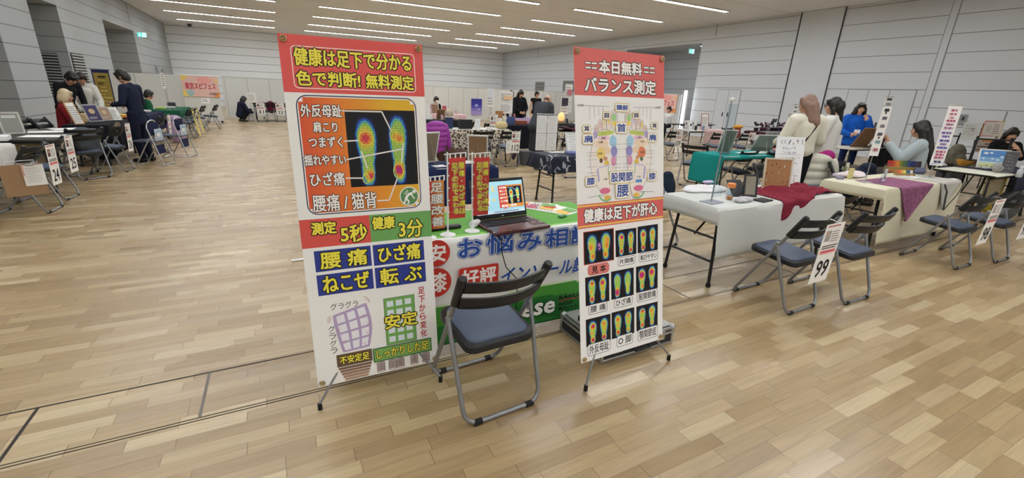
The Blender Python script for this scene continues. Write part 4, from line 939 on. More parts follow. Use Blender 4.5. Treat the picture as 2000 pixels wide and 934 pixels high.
# goods on it
ZT = .7065
p = G(1375, 372, ZT); soft('crumpled white cloth heaped at the back left of the pale cloth table', 'cloth', 'cloth', (p.x, p.y, ZT), [(-.14, .0, .012, .12, .09, .022), (0, .03, .016, .14, .10, .03), (.14, .0, .014, .12, .10, .026), (.05, -.07, .010, .16, .06, .018), (-.08, .07, .014, .1, .06, .028)], FAB('white', '#dcdadd'), .011)
p = G(1387, 358, .74); soft('small lavender cloth bundle on the white cloth heap', 'cloth', 'cloth', (p.x, p.y+.03, .733), [(0, 0, .012, .07, .04, .016), (.05, .01, .012, .04, .035, .014)], FAB('lavender', '#b9aed0'), .009)
p = G(1390, 395, ZT); o = thing('acrylic_stand', 'tall clear acrylic sign stand at the front left of the pale cloth table', 'stand', (p.x, p.y, ZT), .1)
MB().box((0, 0, .004), (.17, .12, .006), None, .002).build('base', mat('clear_base', '#aeb4c4', .1, .2), o); MB().tube([(-.01, 0, .006), (.035, .01, .80)], .006, 8).build('pole', ALU, o)
MB().lathe([(.012, 0), (.02, .006), (.02, .02), (.01, .03)], 12, (.036, .01, .80)).build('top_knob', WHITEP, o)
MB().box((.045, .0, .41), (.13, .003, .74)).build('clear_sheet', FILM, o); MB().box((.118, .0, .32), (.006, .005, .56)).build('sheet_edge', ACR, o)
p = G(1424, 390, ZT); o = thing('jar', 'clear jar with an orange lid on the pale cloth table', 'jar', (p.x, p.y, ZT))
MB().lathe([(.026, 0), (.030, .004), (.030, .105), (.024, .112), (.023, .11), (.027, .10), (.027, .006)], 18).build('glass_body', glass('jar_glass', alpha=.12), o)
MB().lathe([(.031, .104), (.033, .108), (.033, .138), (.028, .142)], 18).build('orange_lid', mat('orange_plastic', '#e58a4a', .4), o)
MB().lathe([(.024, .005), (.024, .03)], 14).build('orange_content', mat('orange_plastic', '#e58a4a', .4), o)
p = G(1458, 385, ZT); picture('small dark framed mirror leaning open on the pale cloth table', (p.x+.04, p.y), .12, .20, -.6, .28, '#262628', lambda cv, w, h: cv.rect(-w/2+.012, .012, w/2-.012, h-.012, '#8f887a'), '#222222', ZT, 'mirror', 'mirror')
o = MB().box((0, 0, .09), (.15, .01, .19), None, .003).build('tablet_cover', BLACK, None, loc=(p.x-.04, p.y+.03, ZT-.012), rot=(-.85, 0, -.3)); o.location.z = ZT+.002; tag(o, 'black folded cover leaning behind the small mirror on the pale cloth table', 'cover')
p = G(1455, 395, ZT); soft('small grey and white patterned pouch on the pale cloth table', 'pouch', 'pouch', (p.x, p.y+.01, ZT), [(-.05, 0, .016, .06, .05, .018), (.04, .01, .02, .07, .05, .022), (0, .02, .024, .05, .04, .02)], mat('pouch_print', '#b9b6bb', .7, noise=.55, nscale=45), .009)
p = G(1492, 394, ZT); box_thing('display_tray', 'low black tray half under the red cloth on the pale table', 'tray', (p.x+.02, p.y+.03, ZT), (.16, .11, .012), BLACK, .1)
# cork board with earrings
p0, p1 = G(1487, 378, ZT), G(1538, 372, ZT); cx, cy = (p0.x+p1.x)/2, (p0.y+p1.y)/2; bw, bh = .255, .315; rz = -.55
cork = mat('cork', '#a77a52', .9, noise=.35, nscale=160, bump=.3)
cb = thing('cork_board', 'cork board in a pale frame hung with earrings on the pale cloth table', 'board', (cx, cy, ZT), rz); R = (-.16, 0, 0)
MB().box((0, 0, bh/2), (bw-.03, .010, bh-.03)).build('cork_panel', cork, cb, rot=R); mb = MB(); fw = .016
for (x, z0, sx, sz) in ((0, fw/2, bw, fw), (0, bh-fw/2, bw, fw), (-bw/2+fw/2, bh/2, fw, bh-2*fw), (bw/2-fw/2, bh/2, fw, bh-2*fw)): mb.box((x, 0, z0), (sx, .018, sz), None, .003)
mb.build('frame', mat('frame_pale', '#c7b9a2', .6, noise=.3, nscale=70), cb, rot=R); MB().tube([(0, .04, bh*.8), (0, .16, .004)], .007, 6).build('strut', WOOD, cb)
rnd = random.Random(21); Rm = Matrix.Rotation(-.16, 3, 'X'); Rz = Matrix.Rotation(rz, 3, 'Z'); proto = {}
ecols = ['#e8e2d8', '#3a2c2c', '#8c3a44', '#d8c090', '#4a5068', '#b88878', '#f0ece8']
for r in range(4):
    for k in range(6):
        if rnd.random() < .18: continue
        q = Rz @ (Rm @ Vector((-bw/2+.03+.038*k+rnd.uniform(-.006, .006), -.009, bh-.055-.075*r+rnd.uniform(-.012, .012))))+Vector((cx, cy, ZT)); ci = rnd.randrange(7)
        if ci not in proto:
            a = MB(); a.tube([(.0045*math.cos(t*PI/5), 0, .0045*math.sin(t*PI/5)) for t in range(10)], .0008, 4, closed=True); a.ball((0, 0, -.014), (.005, .004, .008), 8, 6); a.tube([(0, 0, -.0045), (0, 0, -.009)], .0008, 4); proto[ci] = a.mesh('earring', mat('bead_'+str(ci), ecols[ci], .3))
        e = bpy.data.objects.new('earring', proto[ci]); COL.objects.link(e); e.location = q; tag(e, 'tiny earring hung on the cork board', 'earring', 'earrings on the cork board')
# whiteboard on a wooden easel
p = G(1566, 368, ZT); wb_ = thing('whiteboard', 'white board with blue and green handwriting leaning on a small wooden easel', 'board', (p.x-.20, p.y+.05, ZT+.0), -.55); R = (-.20, 0, 0)
def wbf(cv, w, h):
    cv.scribble(.03, h*.80, w-.02, h*.97, 1, '#3c4450', .0035, 1).scribble(.06, h*.62, w-.05, h*.80, 2, '#4c5a78', .003, 2).line([(.03+.012*i, h*.62+(.008 if i % 2 else 0)) for i in range(18)], .002, '#58688a')
    cv.scribble(.04, h*.48, w-.03, h*.60, 1, '#3c4450', .003, 3).scribble(.05, h*.42, w-.04, h*.48, 1, '#6a7080', .0025, 4).scribble(.06, h*.33, w-.07, h*.42, 1, '#58a8b0', .0035, 5).line([(.03, h*.29), (w-.04, h*.295)], .0015, '#8a8a90').scribble(.04, h*.16, w-.05, h*.27, 2, '#3c4450', .003, 6)
cv = Canvas(.0004); cv.sheet(.265, .46, .008, '#e8eaec'); wbf(cv, .265, .46); cv.build('board', print_mat('gloss_board', .12, .5), wb_, loc=(-.1325, 0, .045), rot=R)
e = MB(); e.box((0, .0, .035), (.22, .035, .018), None, .004); e.build('ledge', WOOD, wb_)
for x in (-.08, 0, .08): MB().tube([(x, .015, .03), (x*.4, .05+(.12 if x == 0 else 0), .40 if x else .004)] if x == 0 else [(x, -.005, .0), (x*.5, .11, .5)], .008, 6).build('easel_leg', WOOD, wb_)
# red cloth over a row of goods
def redf(a, b):
    x0, x1 = 3.80, 4.74; u = a; xx = x0+(x1-x0)*u+.02*math.sin(b*5)
    yb = 2.66-.10*u; yf = 2.215
    L1 = yb-yf; s = b*(L1+max(-.05, .17*(1-u/.5))+.008*math.sin(u*25))
    bump = .055*math.exp(-((u-.45)/.28)**2)*math.exp(-((s-.12)/.16)**2)+.030*math.exp(-((u-.75)/.2)**2)*math.exp(-((s-.2)/.15)**2)+.011*math.sin(u*19+b*4)+.008*math.sin(u*37-b*9)+.006*math.sin(b*31+u*6)
    z = .709+max(.0005, bump+.008)*min(1, u*10+.2)*min(1, (1-u)*8+.1)
    if s <= L1: return (xx, yb-s, z)
    d = s-L1; return (xx, yf-.022-.012*math.sin(u*22)*min(1, d*8)-.03*d, max(.708-d, z*0+.708-d))
heightcloth('red_cloth', 'crumpled red cloth spread over goods on the right half of the pale cloth table', 'cloth', redf, 60, 36, FAB('red', '#7e2737', noise=.22, nscale=40))
# ================================================================== booth with the cream cloth
T98 = (5.52, 7.30, 2.20, 2.82)
table('folding_table', 'folding table under the cream cloth with a purple cloth corner', T98[0], T98[1], T98[2], T98[3], GREYTOP)
drape('tablecloth', 'cream tablecloth with a purple corner and grey corner hanging over it', 'tablecloth', T98[0], T98[1], T98[2], T98[3], .702, (.60, .2, .12, .02), FAB('cream', '#d3cfb8', noise=.05), amp=.012, flare=.05, seed=5, freq=10)
def tri(x0, x1, y1, tipx, tipz, off=.050):
    def f(a, b):
        s = b*1.0; yb = y1
        L1 = yb-(T98[2]-.012); tot = L1+(.705-tipz); s = b*tot
        if s <= L1: return (x0+(x1-x0)*a, yb-s, .7105)
        d = s-L1; k = d/(tot-L1); xl = x0+(tipx-x0)*k; xr = x1+(tipx-x1)*k
        return (xl+(xr-xl)*a, T98[2]-.016-off*min(1, d*3)-.01*math.sin(a*9)*k, .7105-d)
    return f
heightcloth('purple_cloth', 'purple patterned velvet cloth whose corner hangs over the cream tablecloth', 'cloth', tri(5.78, 6.55, 2.62, 5.98, .33), 30, 40, mat('purple_velvet', '#87506f', .8, noise=.9, nscale=26), colf=None)
heightcloth('grey_cloth', 'light grey cloth whose dark edged corner hangs over the cream tablecloth', 'cloth', tri(6.72, 7.27, 2.66, 6.80, .40), 24, 40, FAB('greyc', '#b9b7ae'))
for a, b in (((6.72, .7), (6.80, .41)), ((7.27, .7), (6.80, .41))):
    pass
o = MB().tube([(6.725, 2.155, .70), (6.74, 2.12, .62), (6.80, 2.115, .40)], .010, 6).build('ribbon', mat('grey_lace', '#4b4a46', .8, noise=.4, nscale=80)); tag(o, 'dark lace ribbon hanging along the left edge of the grey cloth corner', 'ribbon')
o = MB().tube([(6.80, 2.112, .40), (7.03, 2.115, .56), (7.275, 2.155, .70)], .006, 6).build('ribbon', mat('grey_lace', '#4b4a46', .8, noise=.4, nscale=80)); tag(o, 'dark cord running up the right edge of the grey cloth corner', 'ribbon')
def at98(x, y): q = G(x, y, ZT); return (q.x, q.y)
picks = [((1636, 345), (.05, .12, .03), '#c9c4d4', 'lilac box lying at the left of the cream cloth'), ((1647, 341), (.04, .03, .10), '#6d7a58', 'green box standing near the left of the cream cloth'), ((1659, 349), (.055, .03, .12), '#d6c98e', 'yellow card box standing near the left of the cream cloth'), ((1651, 340), (.05, .02, .14), '#cfc6b2', 'beige box leaning at the back left of the cream cloth'), ((1640, 350), (.07, .05, .025), '#8c86a0', 'flat violet case at the front left of the cream cloth'), ((1672, 346), (.09, .06, .04), '#c8a4ac', 'pink flowered box left of the long sign post on the cream cloth')]
for q, s, c, l in picks: x, y = at98(*q); box_thing('small_box', l, 'box', (x, y, ZT), s, mat('carton_'+c, c, .6, noise=.15), random.uniform(-.5, .5), .003)
x, y = at98(1703, 352); soft('folded white and pink cloths behind the long sign post on the cream cloth', 'cloth', 'cloth', (x, y+.22, ZT), [(-.1, 0, .03, .12, .1, .03), (.1, .02, .035, .14, .1, .032), (.02, -.05, .02, .18, .06, .02)], FAB('pinkwhite', '#dcd0d2'), .013)
x, y = at98(1690, 356); sp = sign_post('long narrow white sign on a slim leaning pole above the cream cloth', (x, y), .82, .10, .52, lambda cv, w, h: cv.vtext('・・・・', 0, 0, w, h, '#444444') and [cv.rect(w*.25, h*(.9-.16*i), w*.75, h*(.96-.16*i), ['#3c3c44', '#6a6a74', '#8a8690', '#55555e', '#7da0a8', '#a86a74'][i]) for i in range(6)], rz=-.5)
x, y = at98(1722, 358); o = thing('acrylic_stand', 'clear acrylic display with a white card on the cream cloth', 'stand', (x, y, ZT), .1)
MB().box((0, 0, .11), (.17, .004, .22)).build('clear_sheet', ACR, o); MB().box((0, .02, .003), (.17, .08, .005)).build('base', ACR, o); cv = Canvas(.0006); cv.sheet(.075, .14, .001, '#e9ebee'); cv.lines(.01, .02, .065, .13, 7, '#8888a0', .4, 3).rect(.02, .03, .04, .06, '#3a3a44'); cv.build('card', PAPER, o, loc=(-.02, -.006, .02))
def pens(label, q, n, h, cols, w):
    x, y = at98(*q); o = thing('pen_set', label, 'pen set', (x, y, ZT), -.45); MB().box((0, .01, h*.25), (w+.02, .05, h*.5), None, .003).build('tray', mat('tray_wood', '#9a7f4a', .5), o)
    for i in range(n): MB().tube([(-w/2+w*(i+.5)/n, -.012, .004), (-w/2+w*(i+.5)/n, .012, h)], w/n*.42, 6).build('pen', mat('pen_'+cols[i*len(cols)//n], cols[i*len(cols)//n], .4), o)
pens('large set of pens in rainbow order standing at the back of the cream cloth', (1762, 337), 22, .15, ['#b83a34', '#c85a38', '#d88a3c', '#7c8a3c', '#4c6a48', '#34487c', '#2c3468', '#4a3a5c', '#3a3034'], .46)
pens('small set of pens in rainbow order in front of the large pen set', (1767, 344), 12, .07, ['#e06a4c', '#e8a04c', '#e8d46c', '#5c8c58', '#3c5c94', '#e0dcd8', '#4a3a58'], .22)
x, y = at98(1795, 340); soft('rolled blue grey cloth behind the pens on the cream cloth', 'cloth', 'cloth', (x, y, ZT), [(0, 0, .03, .14, .05, .03), (.06, .03, .05, .10, .05, .03)], FAB('bluegrey', '#5a6078'), .012)
def tallsign(cv, w, h):
    rows_ = [('#c05a78', .92, .5), ('#c8687c', .86, .55), ('#d88aa0', .80, .35), ('#b04868', .75, .7), ('#a05888', .69, .6), ('#a86898', .63, .75), ('#6a5aa8', .55, .85), ('#6a5aa8', .49, .6), ('#5a58a8', .42, .8), ('#8a68a8', .36, .5), ('#5a58b0', .30, .85), ('#c0607c', .23, .8), ('#c0607c', .18, .7), ('#c0607c', .13, .75), ('#4a4a5a', .06, .6)]
    for i, (c, v, k) in enumerate(rows_): cv.lines(w*.5-w*k*.45, h*v-h*.02, w*.5+w*k*.45, h*v+h*.022, 1, c, .8, i, .05)
    cv.line([(0, h*.02), (w, h*.06)], .006, '#8a90c8')
x, y = at98(1814, 347); sign_post('tall white banner with pink and violet print on the cream cloth', (x, y), .86, .13, .70, tallsign, rz=-.85, lean=.03, base=.12)
x, y = at98(1843, 352); paper('row of white slips lying at the right end of the cream cloth', (x-.02, y+.02), .34, .07, -.2, lambda cv: cv.lines(.02, .01, .3, .06, 2, '#b08088', .5, 2), ZT+.001)
x, y = at98(1780, 350); paper('white sheet lying in front of the pens on the cream cloth', (x, y), .30, .20, .1, lambda cv: cv.lines(.02, .02, .28, .18, 5, '#9a9a9a', .4, 6), ZT+.004)
# garments behind
p = G(1630, 330, .6); jacket('jacket', 'white padded jacket hung on the chair behind the whiteboard', (6.72, 3.62), 2.7, FAB('ivory', '#cfccbd'), .62, .16, .84, .12)
soft('magenta knitted hat or scarf on top of the white padded jacket', 'scarf', 'scarf', (7.02, 3.62, .74), [(0, 0, .07, .13, .09, .09), (.05, -.04, -.04, .08, .05, .12), (-.09, .03, .08, .09, .06, .05)], FAB('magenta', '#a02c74'), .012)
CB3 = chair_at(5.62, 3.42, 176, 'folding chair behind the whiteboard, its dark slats left of the cream cloth')
CB4 = chair_at(6.52, 3.52, 182, 'folding chair under the white padded jacket behind the cream cloth'); 
soft('dark navy jacket heaped on a chair behind the left end of the cream cloth', 'jacket', 'jacket', (7.0, 3.12, .40), [(0, 0, .16, .24, .13, .17), (.16, .02, .22, .16, .12, .12), (-.18, .0, .08, .12, .1, .16), (.05, -.03, .33, .14, .09, .07)], FAB('navyj', '#23283a'), .016)
CB5 = chair_at(7.03, 3.27, 185, 'folding chair under the dark navy jacket behind the cream cloth')
# ================================================================== white topped table at the right edge
T97 = (8.36, 10.2, 2.20, 2.86)
table('folding_table', 'folding table with a white runner and navy cloth at the right edge', T97[0], T97[1], T97[2], T97[3], DKTOP)
drape('tablecloth', 'white runner over the left half of the table at the right edge', 'tablecloth', 8.34, 9.0, 2.19, 2.88, .7025, (.01, .01, .0, .0), FAB('runner', '#dcdacb', noise=.04), amp=.0, seed=2)
drape('tablecloth', 'navy cloth with small white dots and a white hem at the right edge', 'tablecloth', 9.02, 10.2, 2.19, 2.9, .7025, (.24, .05, .0, .0), mat('navy_dots', '#232840', .85, noise=.8, nscale=70), amp=.02, seed=4, freq=14)
o = MB().box((0, 0, 0), (.62, .02, .40), None, .004).build('front_panel', mat('beige_dotted', '#8f8468', .8, noise=.5, nscale=26), None, loc=(8.78, 2.30, .46)); tag(o, 'beige dotted cloth panel hanging under the white runner table', 'cloth')
soft('black and white lace bag hanging under the navy dotted cloth', 'bag', 'bag', (9.35, 2.24, .0), [(0, 0, .22, .26, .14, .22), (.1, 0, .36, .2, .10, .12)], mat('lace_print', '#5a5a5c', .9, noise=.95, nscale=55), .02)
q = lambda x, y, z=ZT: (G(x, y, z).x, G(x, y, z).y)
def sky(cv, w, h):
    cv.field(-w/2+.012, .012, w/2-.012, h-.012, 1, 12, lambda a, b: '#b8c88c' if b < .1 else ('#d8dca8' if b < .22 else ('#c8dce4' if b < .34 else ('#88b4dc' if b < .6 else '#5c8cc8'))))
    for x, y, r in ((-.12, .78, .07), (-.05, .80, .05), (.10, .62, .05), (-.02, .5, .04), (.05, .45, .05), (-.14, .5, .04), (.14, .4, .03)): cv.ell(x*w*2.4, y*h, r*w*1.2, r*h*.8, '#eef2f4', 14)
    cv.text('めくる', -.12*w*2.4-.03, .75*h, -.12*w*2.4+.05, .81*h, '#3a3a3a')
    for i in range(5): cv.ell(-w*.35+w*.16*i, .06*h+.02*(i % 2), .008, .010, '#5c7a4c', 8)
o = thing('easel', 'black metal easel holding the blue sky picture at the right edge', 'easel', q(1935, 330)+(0,), -.8)
for x in (-.25, .25): MB().tube([(x, .06, 0), (x*.8, .16, 1.16)], .016, 6).build('leg', TBLK, o)
MB().tube([(-.22, .13, .80), (.22, .13, .80)], .012, 6).build('cross_bar', TBLK, o); MB().tube([(-.2, .155, 1.12), (.2, .155, 1.12)], .012, 6).build('cross_bar', TBLK, o)
x, y = q(1932, 332); picture('picture of a blue sky over grass at the right edge', (x-.02, y-.02), .36, .27, -.8, .18, '#d8dcd8', sky, z=.735, name='sky_picture')
# ================================================================== people
SKIN = mat('skin', '#c79a80', .55, noise=.05, nscale=40, spec=.3); HAIRK = mat('hair_black', '#16130f', .45, noise=.3, nscale=60, stretch=(6, 6, .6), spec=.5)
def ecap(mb, p0, p1, r0, r1, right=Vector((1, 0, 0)), flat0=1., flat1=1., n=12, cap=True):
    """tapered limb; rx along `right`, depth = r*flat"""
    p0, p1 = Vector(p0), Vector(p1); t = (p1-p0); L_ = t.length
    if L_ < 1e-6: return
    t.normalize(); x = (right-t*right.dot(t))
    if x.length < 1e-3: x = Vector((0, 1, 0))-t*t.y
    x.normalize(); y = t.cross(x); V = []; rings = []
    m = 4
    for i in range(m): a = PI/2*(i/m); rings.append((p0-t*r0*flat0*.8*math.cos(a), r0*math.sin(a)+1e-4, flat0))
    for i in range(5): f = i/4; rings.append((p0.lerp(p1, f), r0+(r1-r0)*f, flat0+(flat1-flat0)*f))
    for i in range(1, m+1): a = PI/2*(i/m); rings.append((p1+t*r1*flat1*.8*math.sin(a), r1*math.cos(a)+1e-4, flat1))
    for c, r, fl in rings:
        for j in range(n): an = 2*PI*j/n; V.append(c+x*math.cos(an)*r+y*math.sin(an)*r*fl)
    k = len(rings); F = [(a*n+j, a*n+(j+1) % n, (a+1)*n+(j+1) % n, (a+1)*n+j) for a in range(k-1) for j in range(n)]+[tuple(range(n))[::-1], tuple((k-1)*n+j for j in range(n))]
    mb.add(V, F)
def joints(pose, s, lean=0., side=0., head=(0, 0), arms=None, legs=None, twist=0.):
    J = {}
    if pose == 'stand': P0 = Vector((0, 0, .86)); LG = [((.085, 0, .84), (.092, .02, .46), (.095, -.02, .085)), ]
    elif pose == 'sit': P0 = Vector((0, 0, .53)); LG = [((.085, .02, .52), (.11, .42, .50), (.11, .40, .085))]
    elif pose == 'crouch': P0 = Vector((0, -.06, .26)); LG = [((.085, -.03, .26), (.13, .30, .44), (.11, -.02, .085))]
    k = []
    for sg in (-1, 1): k.append([Vector((sg*a, b, c)) for a, b, c in LG[0]])
    if legs:
        for i, l in enumerate(legs):
            if l: k[i] = [Vector(v) for v in l]
    J['legs'] = k
    M_ = Matrix.Rotation(-lean, 3, 'X') @ Matrix.Rotation(side, 3, 'Y') @ Matrix.Rotation(twist, 3, 'Z')
    up = lambda v: P0+M_ @ Vector(v)
    J['pelvis'] = P0; J['waist'] = P0+(M_ @ Vector((0, 0, .14)))*.9; J['chest'] = up((0, .005, .34)); J['neck'] = up((0, -.01, .475)); J['M'] = M_
    hp, hy = head; H_ = M_ @ Matrix.Rotation(hy, 3, 'Z') @ Matrix.Rotation(-hp, 3, 'X'); J['H'] = H_
    J['head'] = J['neck']+M_ @ Vector((0, .01, .03))+H_ @ Vector((0, .025, .115))
    J['sh'] = [up((sg*.165, -.005, .415)) for sg in (-1, 1)]
    A = arms or [None, None]; J['arms'] = []
    for i, sg in enumerate((-1, 1)):
        a = A[i] or ((sg*.215, -.01, .15), (sg*.225, .06, -.08), (sg*.22, .09, -.16))
        J['arms'].append([J['sh'][i]]+[up(v) for v in a])
    return J
def person(label, x, y, face, h=1.6, pose='stand', lean=0., side=0., head=(.1, 0), arms=None, legs=None, top='#222222', bottom='#26282c', hair='short', hairc=None, skirt=0., sleeve=1., puff=0., shoes='#1c1c1c', extra=None, twist=0., z=0., group=None, width=1., hem=.02, glasses=False, face_mask=False, topmat=None):
    s = h/1.6; J = joints(pose, s, lean, side, head, arms, legs, twist); Mt = J['M']; X = Mt @ Vector((1, 0, 0)); Y = Mt @ Vector((0, 1, 0)); Hm = J['H']; hd = J['head']
    B = MB()
    # torso, neck, head
    ecap(B, J['pelvis'], J['waist'], .135*width, .118*width, X, .68, .68); ecap(B, J['waist'], J['chest'], .115*width, .135*width, X, .68, .66); ecap(B, J['chest'], J['neck']-Mt @ Vector((0, 0, .07)), .13*width, .09, X, .66, .55)
    for i in (0, 1): ecap(B, J['neck']-Mt @ Vector((0, 0, .055)), J['sh'][i], .05, .045)
    ecap(B, J['neck']-Mt @ Vector((0, 0, .07)), J['neck']+(hd-J['neck'])*.55, .052, .046)
    B.ball(hd+Hm @ Vector((0, -.008, .022)), (.074, .092, .090), 16, 12, R=Hm); B.ball(hd+Hm @ Vector((0, .022, -.045)), (.054, .062, .062), 14, 10, R=Hm); B.ball(hd+Hm @ Vector((0, .052, -.085)), (.026, .024, .022), 10, 8, R=Hm)
    ecap(B, hd+Hm @ Vector((0, .080, .005)), hd+Hm @ Vector((0, .097, -.026)), .007, .011); 
    for sg in (-1, 1): B.ball(hd+Hm @ Vector((sg*.074, -.005, -.015)), (.010, .018, .030), 8, 6, R=Hm); B.ball(hd+Hm @ Vector((sg*.04, .055, -.03)), (.025, .022, .026), 8, 6, R=Hm)
    B.ball(hd+Hm @ Vector((0, .079, -.058)), (.020, .010, .009), 8, 6, R=Hm)
    # legs
    for i in (0, 1):
        hpj, kn, an = J['legs'][i]; ecap(B, hpj, kn, .078, .052); ecap(B, kn, kn.lerp(an, .35), .050, .052); ecap(B, kn.lerp(an, .35), an, .052, .034)
        d = (kn-hpj); d.z = 0; d = d.normalized() if d.length > .1 else Vector((0, 1, 0)); ecap(B, an+Vector((0, 0, -.045))-d*.03, an+Vector((0, 0, -.055))+d*.15, .034, .028)
    # arms, hands
    for i in (0, 1):
        sg = -1 if i == 0 else 1; sh, el, wr, tip = J['arms'][i]; ecap(B, sh, el, .045, .037); ecap(B, el, wr, .036, .025)
        f = (tip-wr).normalized(); side_ = f.cross(Y)
        if side_.length < .2: side_ = f.cross(X)
        side_.normalize(); nrm = side_.cross(f).normalized()
        pc = wr+f*.045; R_ = Matrix((side_, f, nrm)).transposed(); B.ball(pc, (.037, .05, .015), 10, 8, R=R_)
        for k, (o_, ln) in enumerate(((-.028, .060), (-.010, .072), (.009, .068), (.026, .054))):
            b0 = wr+f*.080+side_*o_; m0 = b0+f*ln*.5+nrm*.006; e0 = m0+f*ln*.42+nrm*.022; ecap(B, b0, m0, .0095, .0088, n=8); ecap(B, m0, e0, .0088, .0078, n=8)
        t0 = wr+f*.022-side_*.030*(1 if i else -1)*(-1 if sg > 0 else -1); ecap(B, t0, t0-side_*.030*(-1)*(1 if i else -1)+f*.035+nrm*.012, .0115, .0095, n=8)
    for q in range(len(B.v)): B.v[q] = tuple(Vector(B.v[q])*s)
    body = remesh(B, 'person', SKIN, None, .0088, 3, loc=(x, y, z), rot=(0, 0, face)); tag(body, label, 'person', group)
    def cloth(name, fn, m, vox=.013, sm=5):
        mb = MB(); fn(mb); mb.v = [tuple(Vector(v)*s) for v in mb.v]; return remesh(mb, name, m, body, vox, sm)
    tm = topmat or FAB('t'+top, top, noise=.14); bm_ = FAB('b'+bottom, bottom); p = puff
    def ftop(mb):
        ecap(mb, J['pelvis']+(J['waist']-J['pelvis'])*(-hem/.12), J['waist'], (.146+p)*width, (.134+p)*width, X, .74, .74); ecap(mb, J['waist'], J['chest'], (.134+p)*width, (.150+p)*width, X, .76, .74); ecap(mb, J['chest'], J['neck']-Mt @ Vector((0, 0, .07)), (.146+p)*width, .095+p*.5, X, .74, .66)
        ecap(mb, J['neck']-Mt @ Vector((0, 0, .05)), J['neck']-Mt @ Vector((0, 0, .015)), .064+p*.4, .060+p*.3)
        for i in (0, 1):
            sh, el, wr, tip = J['arms'][i]; ecap(mb, J['neck']-Mt @ Vector((0, 0, .06)), sh, .066+p*.5, .066+p*.6); e2 = sh.lerp(el, min(1, sleeve*2)); ecap(mb, sh, e2, .063+p*.8, .052+p*.7)
            if sleeve > .5: ecap(mb, el, el.lerp(wr, (sleeve-.5)*2*.96), .052+p*.7, .038+p*.45)
    cloth('top', ftop, tm)
    def fbot(mb):
        ecap(mb, J['pelvis']-Vector((0, 0, .01)), J['waist']-Mt @ Vector((0, 0, .03)), .140*width, .126*width, X, .76, .74)
        if skirt and pose == 'stand': ecap(mb, J['pelvis'], Vector((0, 0, .86-skirt)), .150*width, .19*width, X, .8, .85, cap=False)
        for i in (0, 1):
            hpj, kn, an = J['legs'][i]; ecap(mb, hpj, kn, .092, .068); ecap(mb, kn, an+(kn-an)*.06, .068, .055)
    cloth('trousers' if not skirt else 'skirt', fbot, bm_)
    def fsho(mb):
        for i in (0, 1):
            hpj, kn, an = J['legs'][i]; d = (kn-hpj); d.z = 0; d = d.normalized() if d.length > .1 else Vector((0, 1, 0)); ecap(mb, an+Vector((0, 0, -.04))-d*.04, an+Vector((0, 0, -.05))+d*.16, .043, .036)
    cloth('shoes', fsho, mat('shoe_'+shoes, shoes, .5), .013, 2)
    hm = HAIRK if hairc is None else mat('hair_'+hairc, hairc, .5, noise=.25, nscale=60, stretch=(6, 6, .6))
    def fh(mb):
        E = lambda o_, r: mb.ball(hd+Hm @ Vector(o_), r, 14, 10, R=Hm)
        if hair == 'bald': E((0, -.06, -.02), (.074, .05, .045)); return
        E((0, -.014, .030), (.083, .099, .088)); E((0, -.048, -.020), (.080, .066, .085)); E((0, -.06, -.075), (.06, .035, .03))
        for k in range(7): E((-.058+.0193*k, .070-.0045*abs(k-3)**1.5, .066+.006*math.sin(k*2.3)), (.017, .022, .030))
        for sg in (-1, 1): E((sg*.072, .018, .010), (.016, .040, .055)); E((sg*.071, .040, -.012), (.012, .016, .030))
        E((0, -.022, .066), (.066, .076, .064))
        if hair == 'bob':
            for sg in (-1, 1): E((sg*.078, -.005, -.045), (.026, .055, .085))
            E((0, -.07, -.05), (.085, .045, .095))
        if hair == 'wavy':
            for sg in (-1, 1): E((sg*.088, -.005, -.05), (.036, .06, .09)); E((sg*.105, -.02, -.11), (.038, .05, .05))
            E((0, -.08, -.06), (.10, .06, .11))
        if hair in ('long', 'vlong'):
            n = 9 if hair == 'long' else 13
            for k in range(n): f = k/(n-1); E((0, -.085-(.03 if hair == 'long' else .10)*f, -.03-(.20 if hair == 'long' else .46)*f), (.096-.02*f, .050-.006*f, .07))
            for sg in (-1, 1):
                for k in range(4): E((sg*(.082-.002*k), -.02-.015*k, -.02-.06*k), (.022, .045, .06))
        if hair == 'bun': E((0, -.115, -.02), (.045, .042, .045)); E((0, -.06, .0), (.08, .06, .08))
        if hair == 'clip':
            E((0, -.10, -.01), (.075, .05, .075)); 
            for k in range(5): E((-.05+.025*k, -.10, .045+.01*(k % 2)), (.012, .03, .02))
            for k in range(7): f = k/6; E((.02, -.095-.01*f, -.07-.28*f), (.072-.02*f, .045, .06))
            for k in range(5): f = k/4; E((-.075, .005-.02*f, -.06-.20*f), (.024, .03, .05))
    cloth('hair', fh, hm, .010, 4)
    if hair != 'none':
        for sg in (-1, 1):
            e = MB(); e.ball(Vector(hd+Hm @ Vector((sg*.031, .080, .010)))*s, (.011*s, .006*s, .006*s), 8, 6, R=Hm); e.build('eye', mat('eye_dark', '#1a1412', .3), body)
            e = MB(); e.tube([(hd+Hm @ Vector((sg*.016, .088, .032)))*s, (hd+Hm @ Vector((sg*.034, .084, .037)))*s, (hd+Hm @ Vector((sg*.050, .068, .031)))*s], .0032*s, 6); e.build('eyebrow', mat('eyebrow', '#2a211c', .7), body)
        if face_mask:
            m_ = MB(); m_.ball(Vector(hd+Hm @ Vector((0, .050, -.055)))*s, (.066*s, .062*s, .050*s), 12, 8, R=Hm); m_.build('face_mask', WHITEP, body)
        else:
            e = MB(); e.ball(Vector(hd+Hm @ Vector((0, .0875, -.058)))*s, (.019*s, .005*s, .0055*s), 8, 6, R=Hm); e.build('mouth', mat('lips', '#a5584e', .5), body)
